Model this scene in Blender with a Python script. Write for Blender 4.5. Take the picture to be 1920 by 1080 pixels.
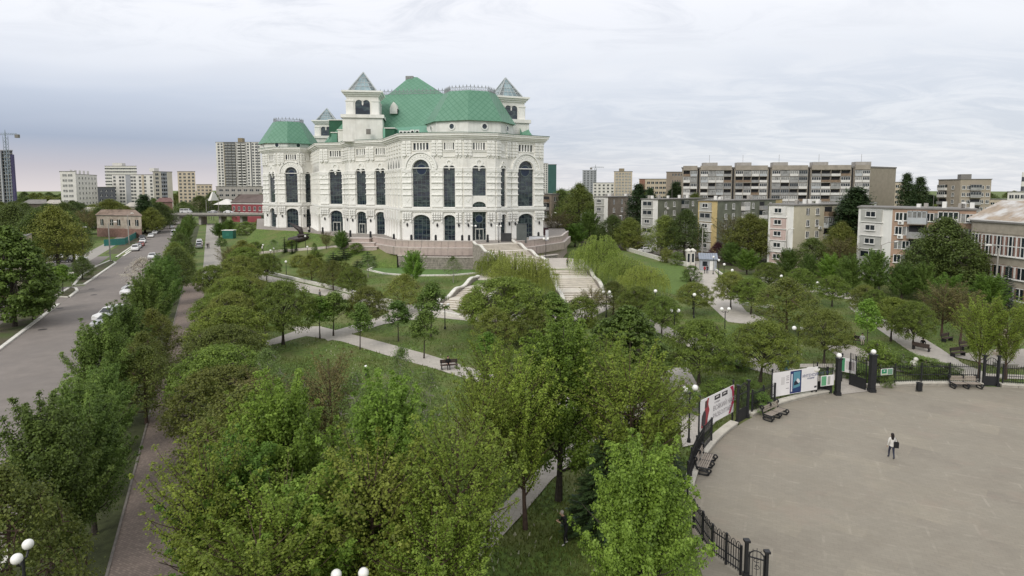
import bpy, bmesh, math, random
import numpy as np
from mathutils import Vector, Matrix
R = math.radians
for o in list(bpy.data.objects):
    bpy.data.objects.remove(o)
SC = bpy.context.scene
COL = SC.collection

# ------------------------------------------------------------ camera, sky, sun, exposure
F, PPX, PPY, TH, HC = 1144.0, 960.0, 455.0, R(5), 17.5      # focal length and principal point in photo pixels, tilt, height
cam = bpy.data.cameras.new('camera')
cam.sensor_width = 36
cam.lens = 36 * F / 1920
cam.shift_y = -(540 - PPY) / 1920
cam.clip_start, cam.clip_end = 0.5, 20000
co = bpy.data.objects.new('camera', cam)
COL.objects.link(co)
co.location = (0, 0, HC)
co.rotation_euler = (R(90) - TH, 0, 0)
SC.camera = co

SUN_EL, SUN_AZ = R(38), R(-152)      # behind the camera, to its left
world = bpy.data.worlds.new('World')
SC.world = world
world.use_nodes = True
wn, wl = world.node_tree.nodes, world.node_tree.links
wn.clear()

def wnode(t, **k):
    n = wn.new(t)
    for a, b in k.items():
        setattr(n, a, b)
    return n

def wmath(op, a, b=None, clamp=False):
    n = wnode('ShaderNodeMath', operation=op, use_clamp=clamp)
    for i, v in enumerate((a, b)):
        if v is None:
            continue
        if isinstance(v, (int, float)):
            n.inputs[i].default_value = v
        else:
            wl.new(v, n.inputs[i])
    return n.outputs[0]

def wmix(f, a, b):
    n = wnode('ShaderNodeMix', data_type='RGBA')
    for s, v in ((0, f), (6, a), (7, b)):
        if isinstance(v, (int, float)):
            n.inputs[s].default_value = v
        elif isinstance(v, tuple):
            n.inputs[s].default_value = (*v, 1)
        else:
            wl.new(v, n.inputs[s])
    return n.outputs[2]

tc = wnode('ShaderNodeTexCoord').outputs['Generated']
sx = wnode('ShaderNodeSeparateXYZ')
wl.new(tc, sx.inputs[0])
X, Y, Z = sx.outputs
zc = wmath('MAXIMUM', Z, 0.0)
# overcast deck: brightness rises from a blue-grey bank near the horizon to a white veil overhead
ramp = wnode('ShaderNodeValToRGB')
wl.new(zc, ramp.inputs[0])
cr = ramp.color_ramp
cr.elements[0].position, cr.elements[0].color = 0.0, (.66, .61, .62, 1)
cr.elements[1].position, cr.elements[1].color = 1.0, (1.04, 1.04, 1.06, 1)
for p, c in ((.03, (.50, .48, .53)), (.07, (.345, .395, .505)), (.13, (.53, .58, .68)), (.21, (.80, .82, .87)), (.33, (.90, .90, .935))):
    e = cr.elements.new(p)
    e.color = (*c, 1)
den = wmath('ADD', zc, 0.13)
pu, pv = wmath('DIVIDE', X, den), wmath('DIVIDE', Y, den)
cmb = wnode('ShaderNodeCombineXYZ')
wl.new(pu, cmb.inputs[0])
wl.new(pv, cmb.inputs[1])

def wnoise(scale, detail, rough, dist, off):
    m = wnode('ShaderNodeMapping')
    wl.new(cmb.outputs[0], m.inputs[0])
    m.inputs['Location'].default_value = off
    m.inputs['Rotation'].default_value = (0, 0, .5)
    m.inputs['Scale'].default_value = (1.0, 1.6, 1)
    n = wnode('ShaderNodeTexNoise')
    wl.new(m.outputs[0], n.inputs['Vector'])
    n.inputs['Scale'].default_value = scale
    n.inputs['Detail'].default_value = detail
    n.inputs['Roughness'].default_value = rough
    n.inputs['Distortion'].default_value = dist
    return n.outputs['Fac']

big = wnoise(.42, 3, .5, .4, (3.1, 1.7, 0))
small = wnoise(1.7, 10, .66, .9, (7.3, 2.2, 0))
def wmap(v, a, b):
    n = wnode('ShaderNodeMapRange', clamp=True)
    wl.new(v, n.inputs[0])
    n.inputs[1].default_value, n.inputs[2].default_value = a, b
    n.interpolation_type = 'SMOOTHSTEP'
    return n.outputs[0]
c1 = wmix(wmath('MULTIPLY', wmath('MULTIPLY', wmap(small, .43, .68), wmap(zc, .08, .28)), .70), ramp.outputs[0], (.62, .65, .72))
c2 = wmix(wmath('MULTIPLY', wmath('MULTIPLY', wmap(big, .45, .68), wmap(zc, .06, .26)), .5), c1, (.97, .97, .99))
# the thicker bank of cloud lies to the left of the view, thinner air to the right
side = wmap(X, -.62, .45)
streak = wmix(wmap(small, .38, .66), (.64, .67, .72), (.80, .81, .83))
c3 = wmix(wmath('MULTIPLY', side, wmath('MULTIPLY', wmap(zc, .34, .02), .85)), c2, streak)
sky = wnode('ShaderNodeTexSky', sky_type='NISHITA')
sky.sun_disc = False
sky.sun_elevation, sky.sun_rotation = SUN_EL, SUN_AZ
cloud = wnode('ShaderNodeVectorMath', operation='SCALE')
wl.new(c3, cloud.inputs[0])
cloud.inputs['Scale'].default_value = 10.4
skyc = wmix(.93, sky.outputs[0], cloud.outputs[0])
bg = wnode('ShaderNodeBackground')
wl.new(skyc, bg.inputs[0])
bg.inputs[1].default_value = 0.1
wo = wnode('ShaderNodeOutputWorld')
wl.new(bg.outputs[0], wo.inputs[0])

sl = bpy.data.lights.new('sun', 'SUN')
sl.energy, sl.angle, sl.color = 1.5, R(25), (1, .95, .87)
so = bpy.data.objects.new('sun', sl)
COL.objects.link(so)
so.rotation_euler = Vector((math.sin(SUN_AZ) * math.cos(SUN_EL), math.cos(SUN_AZ) * math.cos(SUN_EL), math.sin(SUN_EL))).to_track_quat('Z', 'Y').to_euler()
so.location = (0, -60, 80)
vs = SC.view_settings
vs.view_transform, vs.look, vs.exposure, vs.gamma = 'Standard', 'None', 0.17, 1.0
vs.use_curve_mapping = False

# ------------------------------------------------------------ where a photo pixel meets a level
def ray(u, v):
    r, q = (u - PPX) / F, (PPY - v) / F
    return r, math.cos(TH) + q * math.sin(TH), -math.sin(TH) + q * math.cos(TH)
def G(u, v, z=0.0):
    d = ray(u, v)
    t = (z - HC) / d[2]
    return d[0] * t, d[1] * t
def UD(u, d):                       # photo column at depth d
    return ((u - PPX) / F * d * math.cos(TH), d)
AZ = R(26.3)                        # the left road runs this far left of the view
CA, SA = math.cos(AZ), math.sin(AZ)
def ST(s, t):                       # s across the road to the right, t along it
    return s * CA - t * SA, s * SA + t * CA
def zat(v, d):                      # height seen at photo row v at depth d
    return HC + (355 - v) / F * d

# ------------------------------------------------------------ mesh helpers
class MB:
    def __init__(self):
        self.v, self.f, self.m, self.uv = [], [], [], None
    def face(self, pts, m=0):
        i = len(self.v)
        self.v.extend(tuple(p) for p in pts)
        self.f.append(tuple(range(i, i + len(pts))))
        self.m.append(m)
    def box(self, x0, x1, y0, y1, z0, z1, m=0):
        self.obox((0, 0), (1, 0), x0, x1, -y1, -y0, z0, z1, m)
    def obox(self, O, ex, a0, a1, b0, b1, z0, z1, m=0):
        """box in a frame: a along ex, b along the right-hand normal of ex"""
        n = (ex[1], -ex[0])
        P = [(O[0] + ex[0] * a + n[0] * b, O[1] + ex[1] * a + n[1] * b, z) for z in (z0, z1) for a, b in ((a0, b0), (a1, b0), (a1, b1), (a0, b1))]
        i = len(self.v)
        self.v.extend(P)
        for q in ((0, 1, 2, 3), (7, 6, 5, 4), (1, 0, 4, 5), (2, 1, 5, 6), (3, 2, 6, 7), (0, 3, 7, 4)):
            self.f.append(tuple(i + k for k in q))
            self.m.append(m)
    def prism(self, poly, z0, z1, m=0, mt=None, bottom=False):
        i, n = len(self.v), len(poly)
        self.v.extend((p[0], p[1], z0) for p in poly)
        self.v.extend((p[0], p[1], z1) for p in poly)
        for k in range(n):
            self.f.append((i + k, i + (k + 1) % n, i + n + (k + 1) % n, i + n + k))
            self.m.append(m)
        self.f.append(tuple(range(i + n, i + 2 * n)))
        self.m.append(m if mt is None else mt)
        if bottom:
            self.f.append(tuple(range(i + n - 1, i - 1, -1)))
            self.m.append(m)
    def frustum(self, p0, z0, p1, z1, m=0, cap=True, mc=None):
        i, n = len(self.v), len(p0)
        self.v.extend((p[0], p[1], z0) for p in p0)
        self.v.extend((p[0], p[1], z1) for p in p1)
        for k in range(n):
            self.f.append((i + k, i + (k + 1) % n, i + n + (k + 1) % n, i + n + k))
            self.m.append(m)
        if cap:
            self.f.append(tuple(range(i + n, i + 2 * n)))
            self.m.append(m if mc is None else mc)
    def tube(self, pts, rad, n=6, m=0, cap=True):
        pts = [Vector(p) for p in pts]
        if not hasattr(rad, '__len__'):
            rad = [rad] * len(pts)
        i = len(self.v)
        for k, p in enumerate(pts):
            d = (pts[min(k + 1, len(pts) - 1)] - pts[max(k - 1, 0)]).normalized()
            a = d.cross(Vector((0, 0, 1)) if abs(d.z) < .9 else Vector((1, 0, 0))).normalized()
            b = d.cross(a)
            for j in range(n):
                t = 2 * math.pi * j / n
                self.v.append(tuple(p + (a * math.cos(t) + b * math.sin(t)) * rad[k]))
        for k in range(len(pts) - 1):
            for j in range(n):
                q = i + k * n
                self.f.append((q + j, q + n + j, q + n + (j + 1) % n, q + (j + 1) % n))
                self.m.append(m)
        if cap:
            self.f.append(tuple(range(i, i + n)))
            self.f.append(tuple(range(i + len(pts) * n - 1, i + (len(pts) - 1) * n - 1, -1)))
            self.m += [m, m]
    def lathe(self, prof, n=12, m=0, c=(0, 0, 0)):
        i = len(self.v)
        for r, z in prof:
            for j in range(n):
                t = 2 * math.pi * j / n
                self.v.append((c[0] + r * math.cos(t), c[1] + r * math.sin(t), c[2] + z))
        for k in range(len(prof) - 1):
            for j in range(n):
                q = i + k * n
                self.f.append((q + j, q + (j + 1) % n, q + n + (j + 1) % n, q + n + j))
                self.m.append(m)
    def sphere(self, c, r, n=12, k=8, m=0, sz=1.0):
        self.lathe([(max(r * math.sin(math.pi * i / k), 1e-4), -r * sz * math.cos(math.pi * i / k)) for i in range(k + 1)], n, m, c)
    def mesh(self, name, mats, smooth=False):
        me = bpy.data.meshes.new(name)
        me.from_pydata(self.v, [], self.f)
        for m in (mats if isinstance(mats, (list, tuple)) else [mats]):
            me.materials.append(m)
        if any(self.m):
            me.polygons.foreach_set('material_index', self.m)
        if smooth:
            me.polygons.foreach_set('use_smooth', [True] * len(me.polygons))
        me.update()
        return me
    def build(self, name, mats, parent=None, smooth=False, loc=None):
        return link(name, self.mesh(name, mats, smooth), parent, loc)

def link(name, me, parent=None, loc=None, rz=0.0, sc=None):
    o = bpy.data.objects.new(name, me)
    COL.objects.link(o)
    if parent is not None:
        o.parent = parent
    if loc is not None:
        o.location = loc
    if rz:
        o.rotation_euler = (0, 0, rz)
    if sc is not None:
        o.scale = sc
    return o

def tag(o, label, cat, group=None):
    o['label'], o['category'], o['kind'] = label, cat, 'thing'
    if group:
        o['group'] = group
    return o

def thing(name, label, cat, loc=(0, 0, 0), rz=0.0, group=None):
    return tag(link(name, None, None, loc, rz), label, cat, group)

def struct(o):
    o['kind'] = 'structure'
    return o

def copy_thing(root, loc, rz=0.0, sc=None, label=None, group=None):
    r = root.copy()
    COL.objects.link(r)
    r.location, r.rotation_euler = loc, (0, 0, rz)
    if sc is not None:
        r.scale = sc
    if label:
        r['label'] = label
    if group:
        r['group'] = group
    for ch in root.children:
        c = ch.copy()
        COL.objects.link(c)
        c.parent = r
        for g in ch.children:
            d = g.copy()
            COL.objects.link(d)
            d.parent = c
    return r

def offset_poly(poly, d):
    """shift a counter-clockwise outline outward by d"""
    n, out = len(poly), []
    for i in range(n):
        p0, p1, p2 = Vector(poly[i - 1]), Vector(poly[i]), Vector(poly[(i + 1) % n])
        e1, e2 = (p1 - p0).normalized(), (p2 - p1).normalized()
        n1, n2 = Vector((e1.y, -e1.x)), Vector((e2.y, -e2.x))
        k = n1 + n2
        q = p1 + k * (d / max(.35, 1 + n1.dot(n2)))
        out.append((q.x, q.y))
    return out

def ngon(cx, cy, r, n, rot=0.0, ex=1.0):
    return [(cx + r * math.cos(rot + 2 * math.pi * k / n), cy + r * ex * math.sin(rot + 2 * math.pi * k / n)) for k in range(n)]

# ------------------------------------------------------------ materials
MATS = {}
def mat(name, col, rough=.8, var=.18, scale=1.5, bump=0.0, bscale=12.0, metal=0.0, spec=.35, var2=None, scale2=.15, island=0.0, streak=0.0):
    if name in MATS:
        return MATS[name]
    m = bpy.data.materials.new(name)
    m.use_nodes = True
    nt = m.node_tree
    b = nt.nodes['Principled BSDF']
    b.inputs['Roughness'].default_value = rough
    b.inputs['Metallic'].default_value = metal
    b.inputs['Specular IOR Level'].default_value = spec
    geo = nt.nodes.new('ShaderNodeNewGeometry')
    def noise(s, det=5, src=None):
        n = nt.nodes.new('ShaderNodeTexNoise')
        nt.links.new(src or geo.outputs['Position'], n.inputs['Vector'])
        n.inputs['Scale'].default_value = s
        n.inputs['Detail'].default_value = det
        n.inputs['Roughness'].default_value = .65
        return n.outputs['Fac']
    def mix(f, a, bb, blend='MIX'):
        x = nt.nodes.new('ShaderNodeMix')
        x.data_type, x.blend_type = 'RGBA', blend
        for s, v in ((0, f), (6, a), (7, bb)):
            if isinstance(v, (int, float)):
                x.inputs[s].default_value = v
            elif isinstance(v, tuple):
                x.inputs[s].default_value = (*v, 1)
            else:
                nt.links.new(v, x.inputs[s])
        return x.outputs[2]
    def rng(v, a, bb):
        x = nt.nodes.new('ShaderNodeMapRange')
        nt.links.new(v, x.inputs[0])
        x.inputs[1].default_value, x.inputs[2].default_value = a, bb
        return x.outputs[0]
    lo = tuple(max(0, c * (1 - var * 1.3)) for c in col)
    hi = tuple(min(1, c * (1 + var)) for c in col)
    c = mix(rng(noise(scale), .3, .7), lo, hi)
    if var2:
        c = mix(rng(noise(scale2, 4), .45, .62), c, var2)
    if streak:                              # rain streaks and grime, long in z
        mp = nt.nodes.new('ShaderNodeMapping')
        mp.inputs['Scale'].default_value = (1.3, 1.3, .09)
        nt.links.new(geo.outputs['Position'], mp.inputs[0])
        sx_ = rng(noise(1.1, 6, mp.outputs[0]), .50, .74)
        k = nt.nodes.new('ShaderNodeMath')
        k.operation = 'MULTIPLY'
        nt.links.new(sx_, k.inputs[0])
        k.inputs[1].default_value = streak
        c = mix(k.outputs[0], c, tuple(q * .62 for q in col))
    if island:
        h = nt.nodes.new('ShaderNodeMapRange')
        nt.links.new(geo.outputs['Random Per Island'], h.inputs[0])
        h.inputs[3].default_value, h.inputs[4].default_value = 1 - island, 1 + island
        hs = nt.nodes.new('ShaderNodeHueSaturation')
        nt.links.new(c, hs.inputs['Color'])
        nt.links.new(h.outputs[0], hs.inputs['Value'])
        c = hs.outputs[0]
    nt.links.new(c, b.inputs['Base Color'])
    if bump:
        bp = nt.nodes.new('ShaderNodeBump')
        bp.inputs['Strength'].default_value = bump
        bp.inputs['Distance'].default_value = .05
        nt.links.new(noise(bscale, 6), bp.inputs['Height'])
        nt.links.new(bp.outputs[0], b.inputs['Normal'])
    MATS[name] = m
    return m

def leafmat(name, col, col2, trans=.35, vary=.35):
    """leaves: each leaf and each tree a little different, some light let through"""
    m = bpy.data.materials.new(name)
    m.use_nodes = True
    nt = m.node_tree
    nt.nodes.clear()
    geo = nt.nodes.new('ShaderNodeNewGeometry')
    oi = nt.nodes.new('ShaderNodeObjectInfo')
    mx = nt.nodes.new('ShaderNodeMix')
    mx.data_type = 'RGBA'
    mx.inputs[6].default_value, mx.inputs[7].default_value = (*col, 1), (*col2, 1)
    at_ = nt.nodes.new('ShaderNodeAttribute')         # random tone per spray of leaves, for stronger local contrast
    at_.attribute_name = 'tone'
    av = nt.nodes.new('ShaderNodeMix')
    av.inputs[0].default_value = .55
    nt.links.new(geo.outputs['Random Per Island'], av.inputs[2])
    nt.links.new(at_.outputs['Fac'], av.inputs[3])
    nt.links.new(av.outputs[0], mx.inputs[0])
    hs = nt.nodes.new('ShaderNodeHueSaturation')
    nt.links.new(mx.outputs[2], hs.inputs['Color'])
    a = nt.nodes.new('ShaderNodeMapRange')
    nt.links.new(oi.outputs['Random'], a.inputs[0])
    a.inputs[3].default_value, a.inputs[4].default_value = .488, .512
    nt.links.new(a.outputs[0], hs.inputs['Hue'])
    w = nt.nodes.new('ShaderNodeTexWhiteNoise')
    w.noise_dimensions = '1D'
    nt.links.new(oi.outputs['Random'], w.inputs['W'])
    b = nt.nodes.new('ShaderNodeMapRange')
    nt.links.new(w.outputs['Value'], b.inputs[0])
    b.inputs[3].default_value, b.inputs[4].default_value = 1 - vary * .6, 1 + vary
    nt.links.new(b.outputs[0], hs.inputs['Value'])
    pr = nt.nodes.new('ShaderNodeBsdfPrincipled')
    pr.inputs['Roughness'].default_value = .5
    pr.inputs['Specular IOR Level'].default_value = .3
    nt.links.new(hs.outputs[0], pr.inputs['Base Color'])
    tr = nt.nodes.new('ShaderNodeBsdfTranslucent')
    nt.links.new(hs.outputs[0], tr.inputs['Color'])
    ms = nt.nodes.new('ShaderNodeMixShader')
    ms.inputs[0].default_value = trans
    nt.links.new(pr.outputs[0], ms.inputs[1])
    nt.links.new(tr.outputs[0], ms.inputs[2])
    out = nt.nodes.new('ShaderNodeOutputMaterial')
    nt.links.new(ms.outputs[0], out.inputs[0])
    return m

def glassmat(name, col=(.02, .028, .034), rough=.06, spec=.6):
    return mat(name, col, rough, .35, .35, spec=spec)

GRASS = mat('grass', (.100, .155, .030), .9, .5, 2.6, .8, 14, var2=(.140, .155, .050), scale2=.16)
LAWN = mat('clipped_lawn', (.105, .185, .050), .9, .18, 1.2, .4, 20)
EARTH = mat('bare_earth', (.10, .085, .055), .95, .35, .8, .5, 9, var2=(.075, .10, .03), scale2=.2)
ASPH = mat('asphalt', (.215, .190, .170), .85, .10, .6, .25, 30, var2=(.185, .165, .150), scale2=.06)
PAVE = mat('pavement', (.33, .31, .275), .85, .12, .8, .2, 18)
PINKPATH = mat('pink_pavers', (.42, .375, .345), .85, .12, 1.0, .2, 18)
KERB = mat('white_kerb', (.66, .64, .58), .8, .18, 2.0, .2, 10)
WHITEST = mat('white_facade', (.80, .785, .735), .75, .07, .7, .12, 4, var2=(.73, .71, .655), scale2=.3, streak=.55)
WHITEW = mat('white_wall', (.78, .77, .73), .8, .06, .5, streak=.3)
DARKIRON = mat('dark_iron', (.018, .019, .021), .5, .2, 4, spec=.4)
DARKIRON2 = mat('grey_iron', (.05, .052, .058), .55, .2, 4, spec=.4)
GLOBE = mat('globe_glass', (.85, .84, .80), .3, .03, 3, spec=.5)
GLASS = glassmat('dark_glass')
GLASST = glassmat('theatre_glass', (.022, .036, .042), .05, .7)
def banded_glass(m):
    """navy spandrel and teal pane bands; the palest paints a reflection into the colour"""
    nt = m.node_tree
    b = nt.nodes['Principled BSDF']
    geo = nt.nodes.new('ShaderNodeNewGeometry')
    mp = nt.nodes.new('ShaderNodeMapping')
    mp.inputs['Scale'].default_value = (.28, .28, .85)
    nt.links.new(geo.outputs['Position'], mp.inputs[0])
    n = nt.nodes.new('ShaderNodeTexNoise')
    n.inputs['Scale'].default_value, n.inputs['Detail'].default_value = 1.1, 2.0
    nt.links.new(mp.outputs[0], n.inputs['Vector'])
    r = nt.nodes.new('ShaderNodeValToRGB')
    r.color_ramp.interpolation = 'CONSTANT'
    e = r.color_ramp.elements
    e[0].position, e[0].color = 0, (.012, .018, .026, 1)
    e[1].position, e[1].color = .44, (.022, .032, .052, 1)
    for p, c in ((.50, (.030, .048, .050)), (.57, (.060, .080, .082)), (.64, (.016, .024, .034))):  # the palest tone is reflected sky painted into the glass
        q = e.new(p)
        q.color = (*c, 1)
    nt.links.new(n.outputs['Fac'], r.inputs[0])
    nt.links.new(r.outputs[0], b.inputs['Base Color'])
banded_glass(GLASST)
MULL = mat('window_bars', (.10, .125, .125), .5, .1, 2)
CONC = mat('concrete', (.36, .34, .31), .85, .15, .6, .2, 8, streak=.4)
CONCD = mat('dark_concrete', (.20, .19, .175), .85, .15, .6)
ONES = 'first second third fourth fifth sixth seventh eighth ninth tenth eleventh twelfth thirteenth fourteenth fifteenth sixteenth seventeenth eighteenth nineteenth'.split()
ORD = list(ONES)
for ten, tenth in (('twenty', 'twentieth'), ('thirty', 'thirtieth'), ('forty', 'fortieth'), ('fifty', 'fiftieth'), ('sixty', 'sixtieth'), ('seventy', 'seventieth'), ('eighty', 'eightieth'), ('ninety', 'ninetieth')):
    ORD += [tenth] + [ten + '-' + w for w in ONES[:9]]
ORD += ['hundredth'] + ['hundred-and-' + w for w in ONES]
# ------------------------------------------------------------ ground, roads, paths
def sheet(name, poly, z, m, th=None):
    b = MB()
    pts = poly if sum(poly[i - 1][0] * poly[i][1] - poly[i][0] * poly[i - 1][1] for i in range(len(poly))) > 0 else poly[::-1]
    if th:
        b.prism(pts, z - th, z)
    else:
        b.face([(p[0], p[1], z) for p in pts])
    return struct(b.build(name, m))
def pxpoly(px, z=0.0):
    return [G(u, v, z) for u, v in px]
def strip(name, pts, w0, w1, z0, z1, m, closed=False):
    """kerb or low wall following a line; w0, w1 are offsets to its right"""
    b, n = MB(), len(pts)
    L, Rr = [], []
    for i in range(n):
        a = Vector(pts[i - 1] if (i or closed) else pts[0])
        c = Vector(pts[(i + 1) % n] if (i < n - 1 or closed) else pts[-1])
        e = (c - a).normalized()
        nn = Vector((e.y, -e.x))
        p = Vector(pts[i])
        L.append(p + nn * w0)
        Rr.append(p + nn * w1)
    for i in range(n if closed else n - 1):
        j = (i + 1) % n
        q = [L[i], L[j], Rr[j], Rr[i]]
        b.face([(p.x, p.y, z1) for p in q][::-1])
        b.face([(Rr[i].x, Rr[i].y, z0), (Rr[i].x, Rr[i].y, z1), (Rr[j].x, Rr[j].y, z1), (Rr[j].x, Rr[j].y, z0)])
        b.face([(L[j].x, L[j].y, z0), (L[j].x, L[j].y, z1), (L[i].x, L[i].y, z1), (L[i].x, L[i].y, z0)])
    if not closed:
        for i in (0, n - 1):
            b.face([(L[i].x, L[i].y, z0), (L[i].x, L[i].y, z1), (Rr[i].x, Rr[i].y, z1), (Rr[i].x, Rr[i].y, z0)])
    return b.build(name, m)

struct(sheet('ground', [(-4000, -600), (4000, -600), (4000, 9000), (-4000, 9000)], 0, GRASS))
def stpoly(s0, s1, t0, t1):
    return [ST(s0, t0), ST(s1, t0), ST(s1, t1), ST(s0, t1)]
sheet('road', stpoly(-21.1, -9.5, 0, 640), .012, ASPH)
sheet('side_street', stpoly(-60, -21.12, 113.5, 133), .016, ASPH)
sheet('parking_yard', stpoly(-60, -24, 150, 190), .02, ASPH)
sheet('cross_street', stpoly(-90, -21.12, 330, 352), .016, ASPH)
sheet('left_footpath', stpoly(-29.5, -25.0, 20, 112), .012, mat('worn_footpath', (.17, .15, .13), .9, .2, .9, .2, 20))
sheet('left_verge', stpoly(-25.0, -21.5, 20, 113), .02, EARTH)
sheet('far_verge', stpoly(-26.0, -21.5, 196, 330), .02, EARTH)
sheet('far_left_footpath', stpoly(-31, -27, 150, 330), .026, PAVE)
struct(strip('road_kerb', [ST(-21.1, 15), ST(-21.1, 113)], -.42, 0, 0, .16, KERB))
struct(strip('far_road_kerb', [ST(-21.1, 196), ST(-21.1, 330)], -.35, 0, 0, .16, KERB))
struct(strip('right_road_kerb', [ST(-9.5, 5), ST(-9.5, 330)], 0, .3, 0, .16, KERB))
isl = pxpoly([(103, 557), (131, 558), (146, 546), (143, 541), (128, 541)])
sheet('traffic_island', isl, .12, EARTH, .12)
struct(strip('island_kerb', isl, -.3, .12, 0, .2, KERB, True))
isl2 = pxpoly([(137, 536), (159, 534), (174, 524), (218, 493), (206, 489), (180, 500), (150, 519)])
sheet('long_verge', isl2, .12, EARTH, .12)
struct(strip('long_verge_kerb', isl2, -.3, .12, 0, .2, KERB, True))
isl3 = pxpoly([(217, 483), (232, 481), (262, 461), (252, 459)])
sheet('upper_verge', isl3, .12, GRASS, .12)
struct(strip('upper_verge_kerb', isl3, -.3, .12, 0, .2, KERB, True))
sheet('tree_strip', stpoly(-9.2, -4.8, 5, 330), .010, mat('shaded_soil', (.060, .070, .028), .95, .4, 1.2, .4, 12))  # dark mottled soil between the kerb and the brick path
# brick path between the two rows of trees
def pavers(name, col, mortar, sx, sy, rot=0.0, var=.2, patch=None, lines=0.0, linecol=(.5, .46, .38)):
    m = bpy.data.materials.new(name)
    m.use_nodes = True
    nt = m.node_tree
    b = nt.nodes['Principled BSDF']
    b.inputs['Roughness'].default_value = .85
    b.inputs['Specular IOR Level'].default_value = .3
    geo = nt.nodes.new('ShaderNodeNewGeometry')
    mp = nt.nodes.new('ShaderNodeMapping')
    mp.inputs['Rotation'].default_value = (0, 0, rot)
    nt.links.new(geo.outputs['Position'], mp.inputs[0])
    br = nt.nodes.new('ShaderNodeTexBrick')
    nt.links.new(mp.outputs[0], br.inputs['Vector'])
    br.inputs['Color1'].default_value = (*[c * (1 - var) for c in col], 1)
    br.inputs['Color2'].default_value = (*[c * (1 + var) for c in col], 1)
    br.inputs['Mortar'].default_value = (*mortar, 1)
    br.inputs['Scale'].default_value = 1.0
    br.inputs['Brick Width'].default_value = sx
    br.inputs['Row Height'].default_value = sy
    br.inputs['Mortar Size'].default_value = .012
    out = br.outputs['Color']
    def noise(s, d=6, st=(1, 1, 1)):
        mm = nt.nodes.new('ShaderNodeMapping')
        mm.inputs['Scale'].default_value = st
        mm.inputs['Rotation'].default_value = (0, 0, rot)
        nt.links.new(geo.outputs['Position'], mm.inputs[0])
        n = nt.nodes.new('ShaderNodeTexNoise')
        nt.links.new(mm.outputs[0], n.inputs['Vector'])
        n.inputs['Scale'].default_value = s
        n.inputs['Detail'].default_value = d
        n.inputs['Roughness'].default_value = .7
        return n.outputs['Fac']
    def rng(v, a, c, lo=0.0, hi=1.0):
        x = nt.nodes.new('ShaderNodeMapRange')
        nt.links.new(v, x.inputs[0])
        for i, q in enumerate((a, c, lo, hi)):
            x.inputs[i + 1].default_value = q
        return x.outputs[0]
    def mix(f, a, c, blend='MIX'):
        x = nt.nodes.new('ShaderNodeMix')
        x.data_type, x.blend_type = 'RGBA', blend
        for s, v in ((0, f), (6, a), (7, c)):
            if isinstance(v, (int, float)):
                x.inputs[s].default_value = v
            elif isinstance(v, tuple):
                x.inputs[s].default_value = (*v, 1)
            else:
                nt.links.new(v, x.inputs[s])
        return x.outputs[2]
    out = mix(rng(noise(.35), .35, .65, 0, .35), out, tuple(c * .78 for c in col))
    out = mix(rng(noise(1.4, 8), .50, .75, 0, .4), out, tuple(c * 1.22 for c in col))
    if lines:
        b3 = nt.nodes.new('ShaderNodeTexBrick')                       # areas relaid at different times
        m3 = nt.nodes.new('ShaderNodeMapping')
        m3.inputs['Rotation'].default_value = (0, 0, rot + .3)
        nt.links.new(geo.outputs['Position'], m3.inputs[0])
        nt.links.new(m3.outputs[0], b3.inputs['Vector'])
        b3.offset = .4
        b3.inputs['Color1'].default_value, b3.inputs['Color2'].default_value, b3.inputs['Mortar'].default_value = (.86, .85, .86, 1), (1.10, 1.09, 1.06, 1), (1.0, .98, .95, 1)
        b3.inputs['Scale'].default_value = 1.0
        b3.inputs['Brick Width'].default_value, b3.inputs['Row Height'].default_value = 4.3, 2.1
        b3.inputs['Mortar Size'].default_value = .03
        out = mix(rng(noise(.3, 4), .42, .60, .0, .9), out, mix(1.0, out, b3.outputs['Color'], 'MULTIPLY'))
        b2 = nt.nodes.new('ShaderNodeTexBrick')
        nt.links.new(mp.outputs[0], b2.inputs['Vector'])
        b2.offset = .35
        b2.inputs['Color1'].default_value, b2.inputs['Color2'].default_value = (0, 0, 0, 1), (.25, .25, .25, 1)
        b2.inputs['Mortar'].default_value = (1, 1, 1, 1)
        b2.inputs['Scale'].default_value = 1.0
        b2.inputs['Brick Width'].default_value, b2.inputs['Row Height'].default_value = lines * 1.4, lines
        b2.inputs['Mortar Size'].default_value = .07
        k = nt.nodes.new('ShaderNodeMath')
        k.operation = 'MULTIPLY'
        nt.links.new(b2.outputs['Color'], k.inputs[0])
        nt.links.new(rng(noise(.8, 8), .47, .62, 0, .36), k.inputs[1])
        out = mix(k.outputs[0], out, linecol)
        out = mix(rng(noise(.55, 9, (1, 5, 1)), .60, .74, 0, .28), out, linecol)
        out = mix(rng(noise(.22, 3), .56, .64, 0, .22), out, (.30, .235, .19))
    nt.links.new(out, b.inputs['Base Color'])
    bp = nt.nodes.new('ShaderNodeBump')
    bp.inputs['Strength'].default_value = .25
    bp.inputs['Distance'].default_value = .02
    nt.links.new(noise(9), bp.inputs['Height'])
    nt.links.new(bp.outputs[0], b.inputs['Normal'])
    return m
sheet('brick_path', stpoly(-4.8, -1.5, 5, 128), .014, pavers('brick_pavers', (.245, .195, .165), (.16, .13, .11), .22, .11, AZ, .22))
struct(strip('brick_path_edging', [ST(-4.8, 5), ST(-4.8, 128)], -.12, 0, 0, .06, mat('dull_edging', (.20, .18, .16), .9, .2, 2)))
sheet('far_walk', stpoly(-1.9, 2.3, 128, 345), .014, PAVE)
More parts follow.
